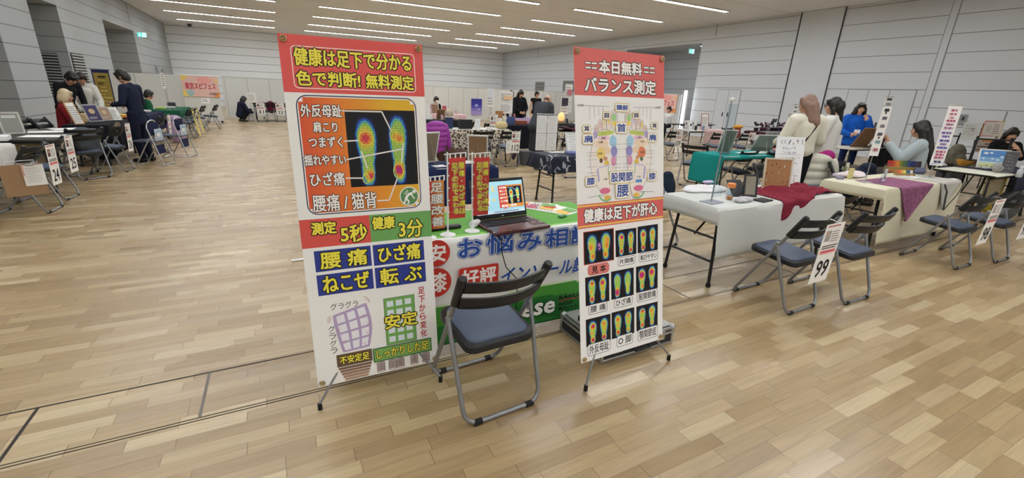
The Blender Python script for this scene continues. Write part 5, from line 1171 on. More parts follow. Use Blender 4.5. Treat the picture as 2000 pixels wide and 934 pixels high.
        if glasses:
            g = MB()
            for sg in (-1, 1): c = hd+Hm @ Vector((sg*.034, .096, .008)); g.tube([(c+Hm @ Vector((.024*math.cos(t*PI/8), 0, .019*math.sin(t*PI/8))))*s for t in range(16)], .0022*s, 5, closed=True); g.tube([(hd+Hm @ Vector((sg*.057, .095, .010)))*s, (hd+Hm @ Vector((sg*.080, .01, .004)))*s], .0022*s, 5)
            g.tube([(hd+Hm @ Vector((-.010, .097, .010)))*s, (hd+Hm @ Vector((.010, .097, .010)))*s], .0022*s, 5); g.build('glasses', BLACK, body)
    if extra: extra(body, J, s, Mt, Hm, hd)
    return body
def strap(col):
    def f(body, J, s, Mt, Hm, hd):
        a = [J['neck']+Mt @ Vector((.10, .0, -.035)), J['chest']+Mt @ Vector((.06, -.122, .0)), J['waist']+Mt @ Vector((-.06, -.118, .0)), J['pelvis']+Mt @ Vector((-.15, -.05, .02))]
        mb = MB(); mb.tube([v*s for v in a], .012*s, 6, flat=.5); mb.build('bag_strap', mat('strap_'+col, col, .6), body)
    return f
def badge(body, J, s, Mt, Hm, hd):
    c = J['waist']+Mt @ Vector((-.02, .165, .02)); mb = MB(); mb.box(c*s, (.11*s, .004, .08*s), Mt); mb.build('name_badge', WHITEP, body)
    mb = MB(); mb.tube([(J['neck']+Mt @ Vector((-.05, .075, -.06)))*s, (J['chest']+Mt @ Vector((-.035, .155, -.05)))*s, (c+Mt @ Vector((0, -.01, .04)))*s, (J['chest']+Mt @ Vector((.035, .155, -.05)))*s, (J['neck']+Mt @ Vector((.05, .075, -.06)))*s], .005*s, 6); mb.build('lanyard', mat('lanyard', '#1e2c50', .7), body)
def at_(px, py, d): v = atD(px, py, d); return v.x, v.y
def toward(x, y, dx, dy): return math.atan2(dy, dx)-PI/2
CAMF = math.pi      # facing -y, to the aisle
# right group
x, y = at_(1573, 250, 6.0)
person('person with long light brown hair, cream fleece and black trousers, back turned', x, y, -.45, 1.64, 'stand', top='#d9d6c6', bottom='#16171a', hair='long', hairc='#8b6f60', puff=.028, head=(.15, .75), arms=[((-.25, .02, .16), (-.20, .24, .10), (-.12, .30, .11)), ((.25, .02, .16), (.20, .22, .04), (.14, .30, .05))], extra=strap('#17171a'), hem=-.02)
x, y = at_(1622, 250, 6.5)
person('person in glasses with long black clipped hair and cream sweater, in profile', x, y, .25, 1.63, 'stand', top='#d6d5cf', bottom='#3c3d42', hair='clip', puff=.026, head=(.1, .40), glasses=True, arms=[((-.24, .05, .16), (-.17, .27, .06), (-.10, .33, .07)), ((.25, .06, .15), (.20, .26, .02), (.13, .33, .03))], width=1.1, hem=.05)
x, y = at_(1668, 255, 9.6)
person('person in a bright blue fleece jacket with a name badge, hand raised to the cheek', x, y, 2.25, 1.60, 'stand', top='#1f5ec0', bottom='#1d2d5c', hair='wavy', puff=.035, head=(.05, .1), arms=[((-.27, .06, .18), (-.16, .17, .38), (-.10, .13, .47)), ((.27, .05, .14), (.12, .22, .08), (.0, .25, .10))], extra=badge, hem=.10)
x, y = at_(1800, 285, 6.6)
person('seated person with very long black hair in a pale grey blue fleece, hands raised', x, y, .40, 1.71, 'sit', lean=.06, top='#a9b4b8', bottom='#4a4440', hair='vlong', puff=.03, head=(.05, -.1), arms=[((-.22, .17, .22), (-.15, .33, .42), (-.10, .36, .50)), ((.22, .18, .22), (.10, .36, .42), (.04, .38, .50))], hem=.03)
x, y = at_(1964, 285, 8.3)
person('seated person in black with long dark hair eating near the right edge', x, y, 2.25, 1.6, 'sit', top='#17161a', bottom='#1c1c20', hair='long', head=(.32, 0), arms=[((-.24, .08, .18), (-.08, .24, .36), (-.02, .20, .42)), ((.24, .08, .16), (.08, .25, .26), (.0, .27, .28))], sleeve=.62)
# left group
x, y = at_(262, 200, 8.0)
person('person in a navy suit with short black hair looking down, on the left', x, y, 1.15, 1.66, 'stand', lean=.05, head=(.45, 0), top='#20253a', bottom='#1b2032', hair='short', arms=[((-.23, .02, .16), (-.17, .24, .14), (-.10, .31, .17)), ((.22, .03, .15), (.15, .25, .12), (.08, .32, .15))], hem=.14)
x, y = at_(127, 200, 8.9)
person('person in black bending forward with short black hair, behind the person in red', x, y, PI+.9, 1.68, 'stand', lean=.42, head=(.45, 0), top='#1d1e22', bottom='#1c1d20', hair='short', arms=[((-.22, .12, .12), (-.12, .30, -.04), (-.06, .36, -.08)), ((.22, .12, .12), (.14, .30, -.04), (.08, .36, -.08))])
x, y = at_(166, 200, 9.4)
person('person in a loose white shirt with dark brown hair, pointing at the left table', x, y, PI+.5, 1.60, 'stand', lean=.22, head=(.3, -.1), top='#d2d0c8', bottom='#3a3630', hair='short', hairc='#2a1d17', puff=.02, arms=[((-.22, .12, .16), (-.16, .34, -.02), (-.13, .42, -.06)), ((.22, .10, .14), (.16, .28, .0), (.10, .34, -.02))])
x, y = at_(122, 225, 7.95)
person('seated person with pale blond bobbed hair in a dark red jacket at the left table', x, y, -1.35, 1.6, 'sit', lean=.12, head=(.1, .0), top='#7c2228', bottom='#231f22', hair='bob', hairc='#c9b592', puff=.015, arms=[((-.22, .14, .14), (-.14, .36, .12), (-.10, .43, .13)), ((.22, .14, .14), (.14, .36, .12), (.08, .43, .13))])
x, y = at_(289, 225, 11.2)
person('seated person in a green jacket half hidden behind the navy suited person', x, y, -1.2, 1.56, 'sit', lean=.1, head=(.2, 0), top='#1f5a3a', bottom='#1d1e22', hair='short', arms=None)
g_ = G(474, 237, 0)
person('person in dark navy with black hair crouching in the far left', g_.x, g_.y-.1, -1.15, 1.64, 'crouch', lean=.28, head=(.25, 0), top='#1e2538', bottom='#191a1e', hair='bob', puff=.03, arms=[((-.20, .20, .18), (-.12, .38, .22), (-.08, .45, .24)), ((.20, .20, .18), (.12, .38, .20), (.06, .45, .22))])
# middle group
x, y = at_(851, 215, 16.4)
person('seated person in a dark suit and white face mask, far back', x, y, PI+.3, 1.62, 'sit', head=(.2, 0), top='#1c1d22', bottom='#1c1d20', hair='short', face_mask=True)
x, y = at_(997, 215, 17.0)
person('person with shoulder length black hair behind a tall white sign in the far middle', x, y, PI-.2, 1.60, 'stand', head=(.1, .2), top='#3a3a40', bottom='#222226', hair='bob')
x, y = at_(1014, 215, 15.0)
person('person in a black hooded jacket with long black hair, hands folded, far middle', x, y, PI, 1.64, 'stand', head=(.45, 0), top='#1a1b1f', bottom='#1c1d20', hair='long', puff=.02, arms=[((-.25, .04, .15), (-.10, .22, .04), (-.02, .25, .0)), ((.25, .04, .15), (.10, .22, .04), (.02, .25, .0))])
x, y = at_(1046, 215, 17.5)
person('person in a black vest with bare arms standing far back', x, y, PI-.2, 1.62, 'stand', head=(.1, .2), top='#1b1b1e', bottom='#1c1d20', hair='short', sleeve=.1)
x, y = at_(1050, 250, 10.6)
person('bald person in a long dark grey coat bending over a table, seen from behind', x, y, -1.05, 1.66, 'stand', lean=.62, head=(.3, 0), top='#3d4247', bottom='#33373b', hair='bald', hairc='#7d6a60', puff=.035, arms=[((-.20, .20, .16), (-.14, .40, .16), (-.10, .47, .17)), ((.20, .20, .16), (.14, .40, .16), (.10, .47, .17))], skirt=.62, hem=.16, width=1.08)
x, y = at_(1304, 240, 17.5)
person('seated person with black bun hair and white top, right of the right banner', x, y, 1.9, 1.58, 'sit', head=(.1, 0), top='#dedede', bottom='#222226', hair='bun')
# ================================================================== right: far tables and goods
ZT = .7065
x, y = G(1645, 286, .7).x, G(1645, 286, .7).y
BT = (10.25, 12.1, 4.85, 5.35)
table('folding_table', 'folding table with a dark cloth in front of the person in blue fleece', *BT, GREYTOP)
drape('tablecloth', 'black cloth hanging over the right half of the table before the blue fleece', 'tablecloth', 11.0, 12.1, 4.85, 5.35, .702, (.55, .05, .0, .1), FAB('blk', '#1a1b20'), amp=.02, seed=9)
picture('brown board on a wooden easel seen from behind, before the person in blue fleece', (10.85, 5.05), .42, .46, PI-.25, .5, '#8a6a4c', None, '#7a5c44', name='picture_frame')
sign_post('long white sign with small pictures on a slim pole beside the wooden easel', (11.15, 4.92), 1.02, .16, .62, lambda cv, w, h: [cv.rect(w*.2, h*(.9-.15*i), w*.8, h*(.97-.15*i), ['#444450', '#8a8a90', '#b8a0a8', '#5a5a66', '#7aa0b8', '#c8909c'][i]) for i in range(6)], rz=-.6, lean=.06)
paper('pink printed sheet standing behind the long white sign on the dark cloth table', (11.35, 5.15), .3, .34, .1, lambda cv: cv.rect(.02, .04, .28, .12, '#d88a9c').rect(.02, .2, .28, .26, '#d88a9c').lines(.03, .14, .27, .19, 2, '#777777', .5, 2), ZT, tilt=1.2, name='sheet')
box_thing('tote_bag', 'purple and pink bag standing at the right end of the dark cloth table', 'bag', (11.85, 5.1, ZT), (.34, .12, .24), mat('purple_bag', '#3c2a4c', .7, noise=.3), .1, .03)
soft('brown padded coat heaped over a chair below the seated person in pale grey blue', 'coat', 'coat', (7.95, 3.62, 0), [(-.1, 0, .30, .26, .16, .28), (.12, 0, .36, .22, .16, .22), (0, .05, .55, .24, .1, .1)], FAB('brownc', '#57504a'), .018)
soft('dark backpack and coats piled behind the left end of the cream cloth table', 'bag', 'bag', (7.35, 3.75, 0), [(0, 0, .25, .22, .16, .26), (.05, 0, .5, .16, .12, .14)], FAB('pack', '#20232c'), .018)
# wall side goods near the right edge
bp = thing('backpack', 'olive patterned backpack on a folding trolley frame by the right wall', 'backpack', at_(1868, 300, 9.3)+(0,), -.3)
b = MB(); b.ball((0, 0, .62), (.20, .13, .24)); b.ball((0, -.1, .52), (.15, .08, .14)); b.box((0, 0, .60), (.34, .18, .36), None, .05)
o = remesh(b, 'pack', mat('camo', '#6a675a', .85, noise=.6, nscale=18), bp, .015, 4)
for s in (-1, 1): MB().tube([(s*.14, .14, .05), (s*.14, .16, 1.0)], .014, 6).build('trolley_rail', TBLK, bp)
MB().box((0, .0, .20), (.34, .30, .36), None, .02).build('crate', FAB('greycrate', '#4a4c50'), bp); MB().tube([(-.14, .16, 1.0), (.14, .16, 1.0)], .016, 6).build('trolley_handle', TBLK, bp)
x, y = at_(1884, 285, 9.8); o = thing('easel', 'small black easel holding a white sketch sheet by the right wall', 'easel', (x, y, 0), -.8)
for s in (-1, 1): MB().tube([(s*.22, -.08, 0), (s*.14, .02, 1.05)], .014, 6).build('leg', TBLK, o)
MB().tube([(-.18, -.03, .62), (.18, -.03, .62)], .012, 6).build('ledge', TBLK, o)
cv = Canvas(.0008); cv.sheet(.30, .36, .004, '#dcdedf'); cv.scribble(.04, .08, .26, .32, 4, '#6a6c70', .004, 5).line([(.12, .22), (.2, .24), (.16, .18)], .008, '#3a3a40'); cv.build('sketch_sheet', PAPER, o, loc=(-.15, -.04, .92), rot=(-.08, 0, 0))
x, y = at_(1930, 275, 8.8); o = thing('poster_stand', 'stand with two printed posters, the upper edged in red and yellow, by the right wall', 'poster', (x, y, 0), -.35)
for s in (-1, 1): MB().tube([(s*.2, .03, 0), (s*.2, .03, 1.3)], .012, 6).build('leg', TBLK, o)
cv = Canvas(.0008); cv.sheet(.46, .30, .004, '#e3c070'); cv.rect(0, 0, .30, .3, '#c8606c').rect(.015, .015, .445, .285, '#ece6e2').lines(.24, .05, .42, .25, 5, '#888888', .35, 3).ell(.13, .15, .07, .07, '#d8d4d0', 20); cv.build('upper_poster', PAPER, o, loc=(-.23, 0, 1.05))
cv = Canvas(.0008); cv.sheet(.52, .28, .004, '#cfc6c2'); cv.ell(.16, .23, .05, .03, '#e09a50').ell(.24, .235, .05, .03, '#e09a50').ell(.32, .23, .05, .03, '#e09a50').lines(.2, .14, .5, .18, 1, '#7a5a48', .7, 1, .0).lines(.05, .09, .48, .13, 1, '#6a6460', .6, 2, .05).lines(.03, .03, .5, .07, 1, '#9a5a48', .6, 3, .05); cv.build('lower_poster', PAPER, o, loc=(-.28, -.02, .74))
sw = thing('switch_plate', 'dark grey switch plate on the right wall', 'switch', (XR-.012, atX(1881, 234, XR).y, atX(1881, 234, XR).z)); MB().box((0, 0, 0), (.02, .16, .28), None, .004).build('plate', GREYLINE, sw); MB().box((-.012, 0, .03), (.01, .06, .1), None, .002).build('switch', DARK, sw)
q = lambda px, py, z=ZT: (G(px, py, z).x, G(px, py, z).y)
x, y = q(1882, 324); o = MB().lathe([(.06, 0), (.10, .07), (.105, .09), (.10, .09), (.058, .008)], 22).build('bowl', mat('orange_bowl', '#d59a3c', .5), None, loc=(x, y, ZT)); tag(o, 'orange bowl on the white runner table at the right edge', 'bowl')
x, y = q(1925, 330); paper('plain white sheet lying on the navy cloth before the sky picture', (x, y), .36, .26, -.1, None, ZT+.003, name='sheet')
x, y = q(1935, 329); box_thing('book', 'olive brown book at the bottom of a pair under the sky picture', 'book', (x+.02, y+.20, ZT), (.34, .24, .05), mat('book_olive', '#6b6242', .7), .08); box_thing('book', 'dark red brown book lying on the olive book under the sky picture', 'book', (x+.03, y+.20, ZT+.0505), (.28, .20, .045), mat('book_red', '#5c4038', .7), .02)
x, y = q(1958, 338); soft('grey white drawstring pouch on the navy cloth at the right edge', 'pouch', 'pouch', (x, y+.06, ZT), [(0, 0, .06, .09, .06, .065), (-.05, 0, .08, .05, .05, .06)], mat('pouch_grey', '#9c9a9a', .8, noise=.4, nscale=40), .011)
x, y = q(1982, 342); sign_post('dark grey mesh panel standing at the right edge on the navy cloth', (x+.10, y+.12), .30, .15, .27, lambda cv, w, h: [cv.line([(0, h*.08*i), (w, h*.08*i)], .003, '#8e8e90') for i in range(13)] and cv.scribble(.02, .03, w-.02, h-.03, 5, '#b4b4b8', .003, 2), rz=-.8, col='#55565a')
x, y = q(1990, 346); bottle('small clear packed bottle before the grey mesh panel at the right edge', (x-.02, y), .032, .15, mat('clear_pack', '#b8bcc0', .2, noise=.4, nscale=30))
box_thing('shopping_bag', 'yellow bag standing behind the sky picture at the right edge', 'bag', at_(1964, 310, 6.9)+(0,), (.34, .2, .86), mat('yellow_bag', '#c8b23c', .6), .2, .02)
# ================================================================== teal table and row behind
TT = (6.02, 7.85, 4.55, 5.12)
table('folding_table', 'folding table under the teal cloth', *TT, GREYTOP)
drape('tablecloth', 'teal cloth covering the table behind the pale cloth booth', 'tablecloth', *TT, .702, (.06, .06, .46, .0), FAB('teal', '#1c8a86', noise=.12, nscale=30), amp=.012, flare=.05, seed=6, freq=9)
CT1 = chair_px((1444, 298), (1486, 296), 'folding chair before the teal table, left one of two seen from behind', deg=4)
CT2 = chair_px((1496, 297), (1536, 297), 'folding chair before the teal table, half hidden by the white board', deg=4)
picture('white framed picture seen from behind, leaning at the left of the teal table', (6.46, 4.92), .22, .42, PI-.5, .45, '#c9cac4', None, '#7d8276')
picture('white framed picture seen from behind, leaning at the right of the teal table', (7.50, 4.98), .34, .40, PI-.6, .75, '#c9cac4', None, '#8e938a')
for i, (a, b, l) in enumerate(((6.85, 4.72, 'white sheet at the left of the teal table'), (7.15, 4.72, 'white sheet with a pale green picture in the middle of the teal table'), (7.45, 4.72, 'white sheet with a blue edge at the right of the teal table'))):
    paper(l, (a-.15, b-.05), .28, .2, .1*i, [None, lambda cv: cv.rect(.02, .02, .2, .16, '#c8d8c0'), lambda cv: cv.rect(.0, .0, .28, .04, '#5a9ad0')][i], ZT+.003, name='sheet')
soft('pink and white shell ornament on the right of the teal table', 'ornament', 'ornament', (7.62, 4.78, ZT), [(0, 0, .035, .06, .05, .035), (.05, .02, .03, .04, .04, .03)], mat('shell', '#d8a8a0', .5, noise=.4, nscale=14), .008)
CS1 = chair_px((1338, 285), (1376, 283), 'folding chair with dark blue slats left of the teal table', deg=-65)
soft('dark navy bag on the floor at the right edge of the right banner', 'bag', 'bag', (4.95, 4.6, 0), [(0, 0, .24, .16, .12, .24), (0, 0, .42, .1, .08, .1)], FAB('navybag', '#1f2c3a'), .016)
# pink table
PT = (10.15, 12.05, 8.9, 9.5)
table('folding_table', 'folding table with a pink cloth strip hanging at its front', *PT, GREYTOP)
drape('tablecloth', 'pale pink cloth strip over the middle of the far right table', 'tablecloth', 10.75, 11.65, 8.9, 9.5, .702, (.60, .02, .0, .0), FAB('pink', '#d3b4b2'), amp=.012, seed=11)
drape('tablecloth', 'thin white cloth over the left of the table with the pink strip', 'tablecloth', 10.16, 10.74, 8.92, 9.5, .702, (.02, .0, .0, .0), FAB('whitec2', '#d8d6d4'), amp=.0, seed=11)
picture('pink framed notice leaning on the table with the pink strip', (11.1, 9.2), .22, .46, -.5, .3, '#a8605c', lines_face(3, n=8), name='notice')
for i, (a, l, c) in enumerate(((10.35, 'white card with a dark figure at the left of the pink strip table', '#33333a'), (10.62, 'white card next to the dark figure card on the pink strip table', '#5a6a8a'))):
    picture(l, (a, 9.15), .2, .26, 0, .2, '#dcdcdc', lines_face(5+i, n=4, img=c), name='card')
for a, l, c in ((10.5, 'small black bottle at the left of the pink strip table', '#222226'), (10.8, 'small blue grey bottle before the notice on the pink strip table', '#7c8aa8'), (10.95, 'small white bottle before the notice on the pink strip table', '#d8d8d8')): bottle(l, (a, 9.0), .035, .16, mat('bt'+c, c, .3))
def v2(px, py, d): v = atD(px, py, d); return v.x, v.y
x, y = v2(1314, 270, 11.3); C109 = chair_at(x, y+.1, 0, 'folding chair with a card numbered 109, just right of the right banner'); card('109', C109, 'white card numbered 109 hung on a folding chair back', x=-.02, z=.35, seed=31)
x, y = v2(1400, 272, 11.3); C108 = chair_at(x, y+.1, -4, 'folding chair with a half hidden numbered card behind a picture back'); card('108', C108, 'white numbered card half hidden behind the back of a framed picture', x=-.02, z=.35, seed=32)
x, y = v2(1455, 270, 11.3); C107 = chair_at(x, y+.1, -6, 'folding chair with a card numbered 107'); card('107', C107, 'white card numbered 107 hung on a folding chair back', x=-.02, z=.35, seed=33)
x, y = v2(1496, 283, 9.2); chair_at(x, y, 178, 'folding chair behind the teal table, its dark slats below the tent like table')
x, y = v2(1432, 246, 13.2); chair_at(x, y, 180, 'folding chair holding a pink bag, against the right wall'); 
soft('pink bag with an orange top resting on a chair near the right wall', 'bag', 'bag', (x+.1, y-.08, .455), [(0, 0, .14, .17, .1, .14), (.02, 0, .26, .12, .09, .06)], FAB('rosebag', '#a85a60'), .016)
soft('round orange hat lying on the pink bag near the right wall', 'hat', 'hat', (x+.12, y-.08, .755), [(0, 0, .05, .16, .14, .06)], FAB('orangehat', '#cf9440'), .016)
# dark red table by the wall
RT = (12.5, 14.3, 8.3, 8.9); o_ = table('folding_table', 'folding table under maroon and black patterned cloths by the right wall', *RT, DKTOP)
drape('tablecloth', 'maroon cloth hanging from the table by the black joint of the right wall', 'tablecloth', *RT, .702, (.5, .05, .08, .3), FAB('maroon', '#431f27', noise=.3, nscale=20), amp=.02, seed=14)
drape('tablecloth', 'black and white patterned runner along the front of the maroon cloth', 'tablecloth', 12.55, 14.2, 8.27, 8.6, .707, (.14, .0, .0, .0), mat('blackwhite', '#8a8a8a', .8, noise=1., nscale=6), amp=.01, seed=15)
for i, (dx, c, l) in enumerate(((.15, '#241d22', 'black figure at the left end of the maroon table'), (.45, '#4a2430', 'dark red flower pot on the maroon table'), (.70, '#8a7a84', 'grey pink flower pot on the maroon table'), (.95, '#2c2128', 'tall black flower pot in the middle of the maroon table'), (1.2, '#3a2a3c', 'dark violet flower pot on the maroon table'), (1.5, '#8a6478', 'mauve flower pot at the right of the maroon table'))):
    o = thing('flower_pot', l, 'flower pot', (RT[0]+dx, 8.65, .709)); MB().lathe([(.05, 0), (.07, .09), (.065, .095)], 12).build('pot', mat('pot'+c, c, .6), o); mb = MB(); rnd = random.Random(i)
    for k in range(9): mb.ball((rnd.uniform(-.07, .07), rnd.uniform(-.06, .06), .13+rnd.uniform(0, .12 if i != 3 else .24)), (.035, .035, .03), 8, 6)
    remesh(mb, 'blossom', mat('bl'+c, c, .8, noise=.4), o, .014, 2)
box_thing('small_chest', 'low dark chest along the back of the maroon table', 'chest', (13.6, 8.78, .709), (1.0, .14, .10), mat('darkchest', '#1f1d22', .6))
x, y = v2(1365, 238, 15.6); BK = (x-.9, x+.9, y, y+.5); table('folding_table', 'bare black folding table standing against the right wall', *BK, DKTOP, group='folding tables')
soft('black bag under the bare table against the right wall', 'bag', 'bag', (x+.75, y-.35, .02), [(0, 0, .2, .3, .18, .2)], FAB('bbag', '#25272a'), .02)
# tall sign sheets beside the person with light brown hair
for i, (px, py, l) in enumerate(((1553, 215, 'narrow white sign behind the shoulder of the person with light brown hair'), (1541, 235, 'shorter narrow white sign left of the person with light brown hair'))):
    x, y = v2(px, py, 7.6+i*.2); sign_post(l, (x, y), 1.50-.16*i, .13, .42, lambda cv, w, h: [cv.rect(w*.2, h*(.88-.16*k), w*.8, h*(.95-.16*k), '#8a8a90') for k in range(6)], z=0., base=.24)
# ================================================================== middle: tables behind the booth
MT = (.62, 2.18, 4.55, 5.05)
table('folding_table', 'folding table under the navy cloth behind the small flags', *MT, GREYTOP)
drape('tablecloth', 'plain navy cloth on the table behind the small flags', 'tablecloth', *MT, .702, (.42, .3, .0, .12), FAB('navyc', '#222c50'), amp=.012, seed=16)
x, y = G(843, 322, .706).x, G(843, 322, .706).y; picture('white edged picture seen from behind beside the left banner, on the navy cloth', (x, 4.95), .24, .36, PI+.35, .25, '#d9d9d4', None, '#8c7c68')
x, y = G(935, 316, .706).x, 4.9; picture('white edged picture seen from behind above the right small flag, on the navy cloth', (x, y), .24, .34, PI-.45, .35, '#d9d9d4', None, '#98795a')
x, y = G(862, 326, .706).x, G(862, 326, .706).y; paper('white card with small pink drawings on the navy cloth', (x-.06, y-.02), .14, .12, .2, lambda cv: cv.ell(.05, .08, .02, .012, '#55404a', 12).ell(.09, .05, .012, .01, '#d88a9c', 12).lines(.02, .01, .12, .03, 1, '#d88a9c', .6, 1), .7065, name='card')
x, y = G(905, 322, .706).x, 4.75; paper('white sheet lying on the navy cloth behind the small flags', (x, y), .3, .21, .1, None, .7065, name='sheet')
# patterned navy table
NT = (3.22, 5.05, 5.06, 5.60)
table('folding_table', 'folding table under the navy cloth with white brush writing', *NT, GREYTOP)
NVP = FAB('navyp', '#22283a')
rnd = random.Random(4); SEG = []
for k in range(44):
    u, v = rnd.uniform(0, 2.0), rnd.uniform(0, .75)
    for q_ in range(rnd.choice((2, 3, 3))): u2, v2_ = u+rnd.uniform(-.06, .06), v+rnd.uniform(-.07, .07); SEG.append((u, v, u2, v2_)); u, v = u2+rnd.uniform(-.02, .02), v2_+rnd.uniform(-.02, .02)
def brushcol(a, b):
    x, y = a*2.03, b*.86
    for (p, q_, r, t) in SEG:
        if abs(x-p) > .09 or abs(y-q_) > .1: continue
        dx, dy = r-p, t-q_; k = max(0, min(1, ((x-p)*dx+(y-q_)*dy)/(dx*dx+dy*dy+1e-9)))
        if math.hypot(x-p-dx*k, y-q_-dy*k) < .009: return '#9fa3ac'
    return '#232838'
drape('tablecloth', 'navy cloth with white brush strokes hanging beside the right banner', 'tablecloth', *NT, .702, (.22, .1, .20, .0), CLOTHP, amp=.02, flare=.10, seed=17, step=.014, colf=brushcol)
b = box_thing('book', 'thick blue book lying on the navy patterned cloth beside the right banner', 'book', (3.75, 5.22, .708), (.30, .22, .035), mat('book_blue', '#5c6a9c', .5), -.35, .004)
picture('large white written board leaning on the navy patterned cloth beside the right banner', (3.92, 5.42), .40, .30, .0, .35, '#b9bcbc', scrib_face(7, 7, '#7a7e84', .003), z=.7075, name='written_board', cat='board')
for i, (xx, yy, l) in enumerate(((3.45, 5.40, 'white sheet at the left back of the navy patterned cloth'), (3.60, 5.36, 'small pile of slips before the large written board'))): paper(l, (xx, yy), .24, .14, .2*i, lambda cv: cv.lines(.02, .02, .2, .12, 4, '#7f8488', .4, 2), .7075+.002*i, name='sheet')
x, y = v2(1118, 262, 8.2); CX = chair_at(x+.05, y+.2, 0, 'folding chair bearing a numbered card half hidden by the right banner'); card('111', CX, 'white card with a small portrait half hidden by the right banner', x=.02, z=.31, seed=35, photo='#5c6470')
CN = chair_at(4.28, 4.85, 8, 'folding chair before the navy patterned cloth, mostly behind the right banner')
# leopard cloth table
LT_ = (2.95, 4.72, 9.15, 9.75)
table('folding_table', 'folding table under the leopard pattern cloth', *LT_, GREYTOP)
def leo():
    m = mat('leopard_print', '#c8bfae', .85, noise=.1); nt = m.node_tree; N = nt.nodes; L = nt.links; b = N['Principled BSDF']
    tc = N.new('ShaderNodeTexCoord'); vo = N.new('ShaderNodeTexVoronoi'); vo.inputs['Scale'].default_value = 25; L.new(tc.outputs['Object'], vo.inputs[0]); cr = N.new('ShaderNodeValToRGB'); e = cr.color_ramp.elements
    e[0].color = lin('#8a6f52')+(1,); e[0].position = .22; e[1].color = lin('#211d1b')+(1,); e[1].position = .27; k = e.new(.46); k.color = lin('#211d1b')+(1,); k = e.new(.52); k.color = lin('#cfc6b6')+(1,)
    L.new(vo.outputs[0], cr.inputs[0]); L.new(cr.outputs[0], b.inputs['Base Color']); return m
drape('tablecloth', 'black and beige leopard pattern cloth hanging over the table behind', 'tablecloth', *LT_, .702, (.42, .05, .06, .12), leo(), amp=.02, flare=.06, seed=18)
drape('tablecloth', 'white lace cloth over the top of the leopard pattern cloth', 'tablecloth', 2.97, 4.70, 9.18, 9.7, .7075, (.0, .0, .0, .0), FAB('lace', '#d8d6d0'), amp=0)
soft('brown and violet striped blanket bundled under the left end of the leopard cloth', 'blanket', 'blanket', (3.22, 9.02, 0), [(-.1, 0, .22, .24, .09, .20), (.25, 0, .16, .22, .08, .16)], mat('striped', '#5a463c', .9, noise=.7, nscale=14, stretch=(1, 1, 9)), .02)
soft('violet and brown cloth hanging at the right end of the leopard cloth', 'blanket', 'blanket', (4.78, 9.12, 0), [(0, 0, .32, .08, .1, .30)], mat('striped2', '#4c4258', .9, noise=.7, nscale=14, stretch=(1, 1, 9)), .02)
CK = chair_at(3.72, 8.62, 2, 'black folding chair with a patterned band across its back, before the leopard cloth')
b = on_chair(CK, 0, -.262, .66); o = MB().box((0, 0, 0), (.34, .004, .03), None, .001).build('patterned_band', mat('band', '#8f8d8c', .8, noise=.8, nscale=60), None, loc=b, rot=(.2, 0, CK.rotation_euler.z)); tag(o, 'thin patterned band across the back of the black chair before the leopard cloth', 'band')
C112 = chair((4.16, 8.40), (4.56, 8.42), 'folding chair with a card numbered 112 hung on its back'); card('112', C112, 'white card numbered 112 hung on a folding chair back', x=.03, z=.30, seed=36, photo='#6a2a30')
paper('blank white slip hanging beside card 112 on the chair', (0, 0), .13, .26, 0, lambda cv: cv.lines(.02, .04, .11, .2, 6, '#aaaaaa', .3, 2), name='slip'); bpy.data.objects['slip'].location = on_chair(C112, -.19, -.30, .30); bpy.data.objects['slip'].rotation_euler = (0, 0, C112.rotation_euler.z)
box_thing('storage_box', 'grey cloth storage box on the floor right of chair 112', 'box', (4.80, 8.62, 0), (.26, .26, .30), FAB('gbox', '#5a5a5c'), .1, .01)
jacket('jacket', 'violet pink padded jacket with a hood hung over a chair beside the left banner', v2(853, 262, 8.9), .0, mat('violet_nylon', '#95379a', .45, noise=.2, nscale=12, bump=.2), .44, .30, .90, .12)
xj, yj = v2(853, 262, 8.9); chair_at(xj, yj+.26, 2, 'folding chair under the violet pink padded jacket')
for (dx, dy, s, c, l) in ((.35, .12, (.16, .06, .24), '#26355c', 'dark blue box standing on the leopard cloth table'), (.72, .10, (.30, .12, .20), '#1d1f24', 'black bag standing on the leopard cloth table'), (1.02, .12, (.14, .02, .22), '#dedfe2', 'white card stand on the leopard cloth table'), (1.72, .42, (.10, .03, .22), '#d8d8d6', 'white box standing at the right of the leopard cloth table'), (1.66, .14, (.10, .08, .12), '#c7c2a4', 'cream box at the right of the leopard cloth table'), (.15, .15, (.2, .1, .08), '#8a8478', 'grey box at the left end of the leopard cloth table'), (1.28, .05, (.12, .1, .03), '#d0d0d4', 'low white tray in the middle of the leopard cloth table')):
    box_thing('display_box', l, 'box', (LT_[0]+dx, LT_[2]+dy+.1, .711), s, mat('dbx'+c, c, .6, noise=.15), .05, .006)
soft('pale yellow basket of goods at the right end of the leopard cloth table', 'basket', 'basket', (4.58, 9.4, .711), [(0, 0, .08, .16, .12, .09)], mat('basket', '#c4b082', .8, noise=.3, nscale=60), .014)
